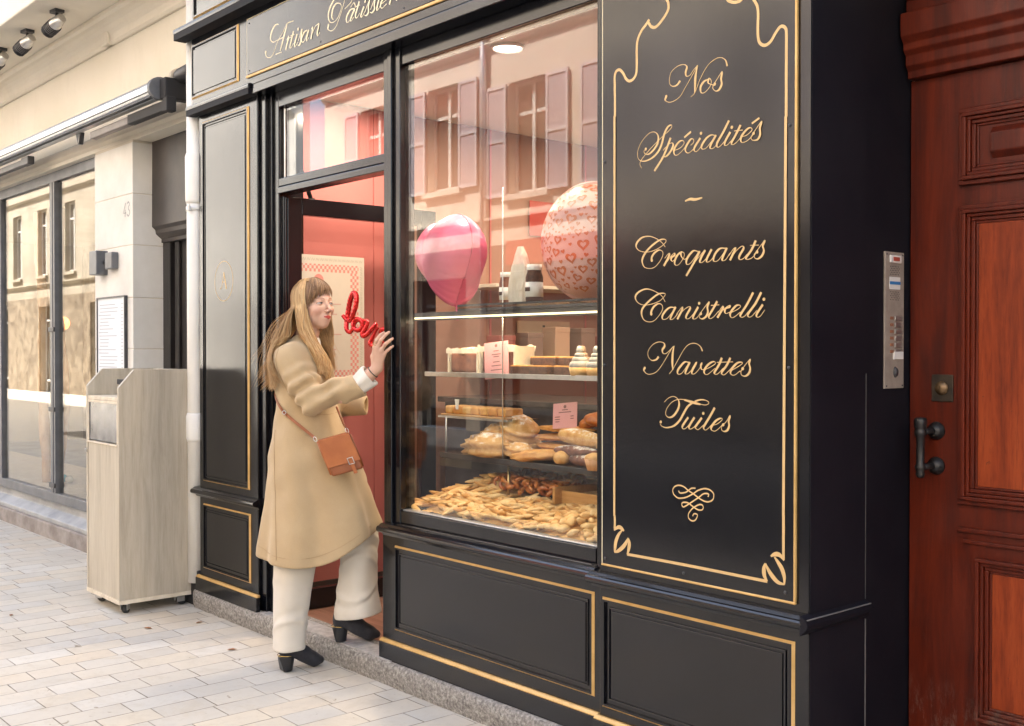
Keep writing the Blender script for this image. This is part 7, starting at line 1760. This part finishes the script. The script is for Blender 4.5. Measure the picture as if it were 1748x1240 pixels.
# ---- trousers ----
TR = noisy('cream_wool_cloth', (0.60, 0.54, 0.45), (0.68, 0.625, 0.54), 3, 0.8, 0.25, 200, 0.001, sheen=0.2); M['trousers'] = TR
LEGA = [(0.06, -0.112, 0.070, 0.072, 0.074), (0.20, -0.107, 0.073, 0.068, 0.076), (0.35, -0.097, 0.082, 0.062, 0.082), (0.50, -0.084, 0.094, 0.055, 0.090), (0.70, -0.060, 0.098, 0.045, 0.095), (0.90, -0.035, 0.105, 0.03, 0.10)]
LEGB = [(0.18, 0.185, 0.108, -0.020, 0.090), (0.24, 0.183, 0.105, -0.020, 0.090), (0.33, 0.180, 0.090, -0.025, 0.088), (0.42, 0.183, 0.082, -0.03, 0.086), (0.50, 0.188, 0.082, -0.035, 0.086), (0.60, 0.186, 0.085, -0.04, 0.088), (0.72, 0.13, 0.095, -0.035, 0.092), (0.90, 0.03, 0.105, -0.03, 0.10)]
def legd(p, tab, ph, wr):
    u, w, z = p; cu, a, cw, b = prof(z, tab); th = np.arctan2((w - cw) / b, (u - cu) / a); k = np.sqrt(((u - cu) / a) ** 2 + ((w - cw) / b) ** 2)
    d = (k - 1) * np.minimum(a, b) * 0.92
    d = d - 0.0028 * np.sin(th * 4 + ph + z * 2)
    for z0, amp, sl, th0, sg in wr: d = d - amp * np.exp(-((z - z0 - sl * np.cos(th - th0)) / sg) ** 2) * (0.5 + 0.5 * np.cos(th - th0))
    return d
gt = Grid((-0.24, -0.16, 0.06), (0.34, 0.20, 0.80), 0.0050)
P3 = gt.P()
la = legd(P3, LEGA, 0.5, [(0.185, 0.006, 0.05, 1.2, 0.012), (0.225, -0.004, 0.05, 1.0, 0.014), (0.33, 0.003, 0.09, 2.2, 0.02)])
la = smax(la, 0.092 + (P3[0] + 0.11) * 0.02 - P3[2], 0.004)
lb = legd(P3, LEGB, 2.0, [(0.52, 0.006, 0.07, 0.9, 0.014), (0.475, -0.005, 0.07, 0.9, 0.014), (0.425, 0.007, 0.08, 1.4, 0.013), (0.365, 0.006, -0.06, 1.8, 0.013), (0.33, -0.004, -0.06, 2.0, 0.012)])
lb = smax(lb, 0.208 + (P3[0] - 0.10) * 0.14 - P3[2], 0.004)
leg = np.minimum(la, lb)
leg = np.where(P3[2] < 0.2, leg, leg)
inn = np.maximum(leg + 0.011, np.where(P3[0] < 0.05, P3[2] - 0.16, P3[2] - 0.29)); leg = smax(leg, -inn, 0.002)
V, Q = nets(gt, leg); place('trousers', V, Q, TR, 2)

# ---- ankle boots ----
SUEDE = noisy('black_suede', (0.008, 0.008, 0.012), (0.020, 0.019, 0.024), 40, 0.75, 0.2, 220, sheen=0.1)
def boot(heel, toe, zg, nm):
    hx_, tx_ = Vector((heel[0], heel[1], 0)), Vector((toe[0], toe[1], 0)); d_ = (tx_ - hx_); Lf = d_.length; d_.normalize(); s_ = Vector((-d_.y, d_.x, 0))
    lo = [min(heel[0], toe[0]) - 0.07, min(heel[1], toe[1]) - 0.07, zg - 0.01]; hi = [max(heel[0], toe[0]) + 0.07, max(heel[1], toe[1]) + 0.07, zg + 0.26]
    gb = Grid(lo, hi, 0.0033); p = gb.P()
    x = (p[0] - heel[0]) * d_.x + (p[1] - heel[1]) * d_.y; y = (p[0] - heel[0]) * s_.x + (p[1] - heel[1]) * s_.y; z = p[2] - zg; q_ = (x, y, z)
    hh = 0.062
    d = s_chain(q_, [(0.045, 0, hh + 0.035), (0.11, 0, 0.062), (Lf - 0.055, 0, 0.030), (Lf - 0.018, 0, 0.024)], [0.036, 0.038, 0.034, 0.018], 0.02)
    d = smin(d, s_cap(q_, (0.042, 0, hh + 0.03), (0.046, 0, 0.155), 0.036, 0.036), 0.02)
    sole = np.interp(np.broadcast_to(x, gb.n), [0.0, 0.06, 0.12, Lf - 0.06, Lf], [hh, hh - 0.004, 0.020, 0.003, 0.010]).astype(np.float32)
    d = smax(d, sole - z, 0.004); d = smax(d, (y * y) ** 0.5 - 0.042, 0.01)
    hl = s_cap(q_, (0.032, 0, -0.006), (0.036, 0, hh + 0.004), 0.030, 0.037); hl = np.maximum(hl, z - hh - 0.006); hl = smax(hl, 0.0008 - z, 0.001); hl = smax(hl, x - 0.066 - 0.12 * (z - 0.0), 0.004); hl = np.maximum(hl, -(x - 0.016 + 0.26 * z))
    V1, Q1 = nets(gb, d); V2, Q2 = nets(gb, hl)
    b_ = place('ankle_boot', V1, Q1, SUEDE, 1); place('heel', V2, Q2, flat('black_leather', (0.012, 0.012, 0.014), 0.35), 1, b_)
    st = [];   # gold strip over the heel
    for k in range(13):
        a = math.pi / 2 + math.pi * k / 12; vx, vy = 0.044 + 0.046 * math.cos(a), 0.040 * math.sin(a); v = hx_ + d_ * vx + s_ * vy; st.append(LOC @ Vector((v.x, v.y, zg + hh + 0.010)))
    MB().tube(st, 0.0019, 6).build('gold_strip', RG, b_)
boot((-0.150, 0.108), (0.030, -0.008), 0.001, 'a')
boot((0.068, -0.006), (0.282, -0.045), 0.105, 'b')

# ---- shoulder bag ----
LEA = noisy('cognac_leather', (0.34, 0.095, 0.024), (0.45, 0.145, 0.038), 7, 0.42, 0.25, 160, 0.001, coat=0.15)
LEA2 = noisy('cognac_leather_dark', (0.22, 0.062, 0.018), (0.29, 0.088, 0.027), 7, 0.45, 0.25, 160, 0.001)
bag = thing('shoulder_bag', 'small cognac leather crossbody bag with a silver buckle hanging at her hip', 'bag', (0, 0, 0))
bc = Vector((0.146, 0.236, 0.973)); bu = (Vector((0.985, -0.12, 0.0))).normalized(); bn = Vector((0.12, 0.985, 0.0)).normalized()
ang = R(15); ex = bu * math.cos(ang) + Vector((0, 0, 1)) * math.sin(ang); ez = Vector((0, 0, 1)) * math.cos(R(22)) - bu * math.sin(R(22))
BW = lambda a, b_, c: PM @ (bc + ex * a * 0.79 + ez * b_ * 1.06 + bn * c)
bag.location = BW(0, -0.08, 0); BL = -bag.location
def bagpart(name, pts3, faces, mat, smooth=False, bev=0.0, parent=None):
    m = MB().add([tuple(BW(*v) + BL) for v in pts3], faces, smooth); return m.build(name, mat, parent or bag, bev, 3)
def slab(a0, a1, b0, b1, c0, c1, taper=0.0):
    v = [(a0, b0, c0), (a1, b0, c0), (a1, b0, c1), (a0, b0, c1), (a0 + taper, b1, c0), (a1 - taper, b1, c0), (a1 - taper, b1, c1), (a0 + taper, b1, c1)]
    return v, [(0, 1, 2, 3), (7, 6, 5, 4), (0, 4, 5, 1), (1, 5, 6, 2), (2, 6, 7, 3), (3, 7, 4, 0)]
v, f = slab(-0.086, 0.086, -0.078, 0.074, -0.030, 0.020, 0.004); bagpart('bag_body', v, f, LEA2, bev=0.010)
v, f = slab(-0.090, 0.090, -0.040, 0.080, 0.0205, 0.026, 0.006); fl_ = bagpart('flap', v, f, LEA, bev=0.0025)
v, f = slab(-0.086, 0.086, 0.0745, 0.081, -0.030, 0.0204, 0.004); bagpart('flap_top', v, f, LEA, bev=0.002)
v, f = slab(0.030, 0.050, -0.088, -0.020, 0.0265, 0.030); bagpart('closure_strap', v, f, LEA, bev=0.001)
def bt(pts, r, name, mat, closed=False, n=8): return MB().tube([BW(*p_) + BL for p_ in pts], r, n, closed=closed).build(name, mat, bag)
bt([(0.026, -0.020, 0.033), (0.054, -0.020, 0.033), (0.054, -0.046, 0.033), (0.026, -0.046, 0.033)], 0.0022, 'buckle', M['steel'], True)
bt([(-0.088, -0.070, 0.0), (-0.088, 0.075, 0.0)], 0.006, 'side_piping', LEA); bt([(0.088, -0.070, 0.0), (0.088, 0.070, 0.0)], 0.005, 'side_piping', LEA2)
bt([(-0.095 + 0.008 * math.cos(a), 0.088 + 0.010 * math.sin(a), 0.006) for a in [math.pi * 2 * i / 12 for i in range(12)]], 0.0018, 'strap_ring', M['steel'], True)
bt([(0.080 + 0.008 * math.cos(a), 0.088 + 0.010 * math.sin(a), 0.0) for a in [math.pi * 2 * i / 12 for i in range(12)]], 0.0018, 'strap_ring', M['steel'], True)
# strap lying over the coat
def strap(uz, w_end=None, start=0.5, r=0.0062):
    pts = drape(coat_d, catmull(uz, 8), 0.0045, start)
    if w_end is not None:
        n = len(pts); pts = [(u, lerp(w, max(w, w_end), max(0, (i / (n - 1) - 0.55) / 0.45)), z) for i, (u, w, z) in enumerate(pts)]
    vs = []; n = len(pts); A = [np.array(q_) for q_ in pts]
    m = MB()
    for i in range(n):
        t_ = A[min(i + 1, n - 1)] - A[max(i - 1, 0)]; t_ /= np.linalg.norm(t_) + 1e-9; e = 0.004; d0 = pt(coat_d, A[i]); gr_ = np.array([pt(coat_d, A[i] + np.eye(3)[k] * e) - d0 for k in range(3)]); gr_ /= np.linalg.norm(gr_) + 1e-9
        s_ = np.cross(t_, gr_); s_ /= np.linalg.norm(s_) + 1e-9
        for a, b_ in ((1, -0.0008), (1, 0.0014), (-1, 0.0014), (-1, -0.0008)): vs.append(tuple(PM @ Vector(A[i] + s_ * a * r + gr_ * b_) + BL))
    fs = [(i * 4 + k, i * 4 + (k + 1) % 4, (i + 1) * 4 + (k + 1) % 4, (i + 1) * 4 + k) for i in range(n - 1) for k in range(4)] + [(0, 1, 2, 3), tuple((n - 1) * 4 + k for k in (3, 2, 1, 0))]
    m.add(vs, fs, False).build('strap', LEA2, bag); return pts
pl_ = bc + ex * -0.075 + ez * 0.095
sp_ = strap([px(463, 662), px(478, 682), px(497, 704), (lerp(px(497, 704)[0], pl_.x, 0.5), lerp(px(497, 704)[1], pl_.z, 0.5)), (pl_.x, pl_.z)], 0.24)
pr_ = bc + ex * 0.065 + ez * 0.100
MB().tube([PM @ Vector(q_) + BL for q_ in [(0.11, 0.12, 1.17), (0.135, 0.17, 1.13), (0.155, 0.21, 1.10), tuple(pr_)]], 0.0045, 6).build('strap', LEA2, bag)
q_ = sp_[len(sp_) // 2]
MB().tube([PM @ (Vector(q_) + Vector((0.008 * math.cos(a) , 0.006, 0.008 * math.sin(a)))) + BL for a in [2 * math.pi * i / 10 for i in range(10)]], 0.0016, 6, closed=True).build('strap_slider', M['steel'], bag)
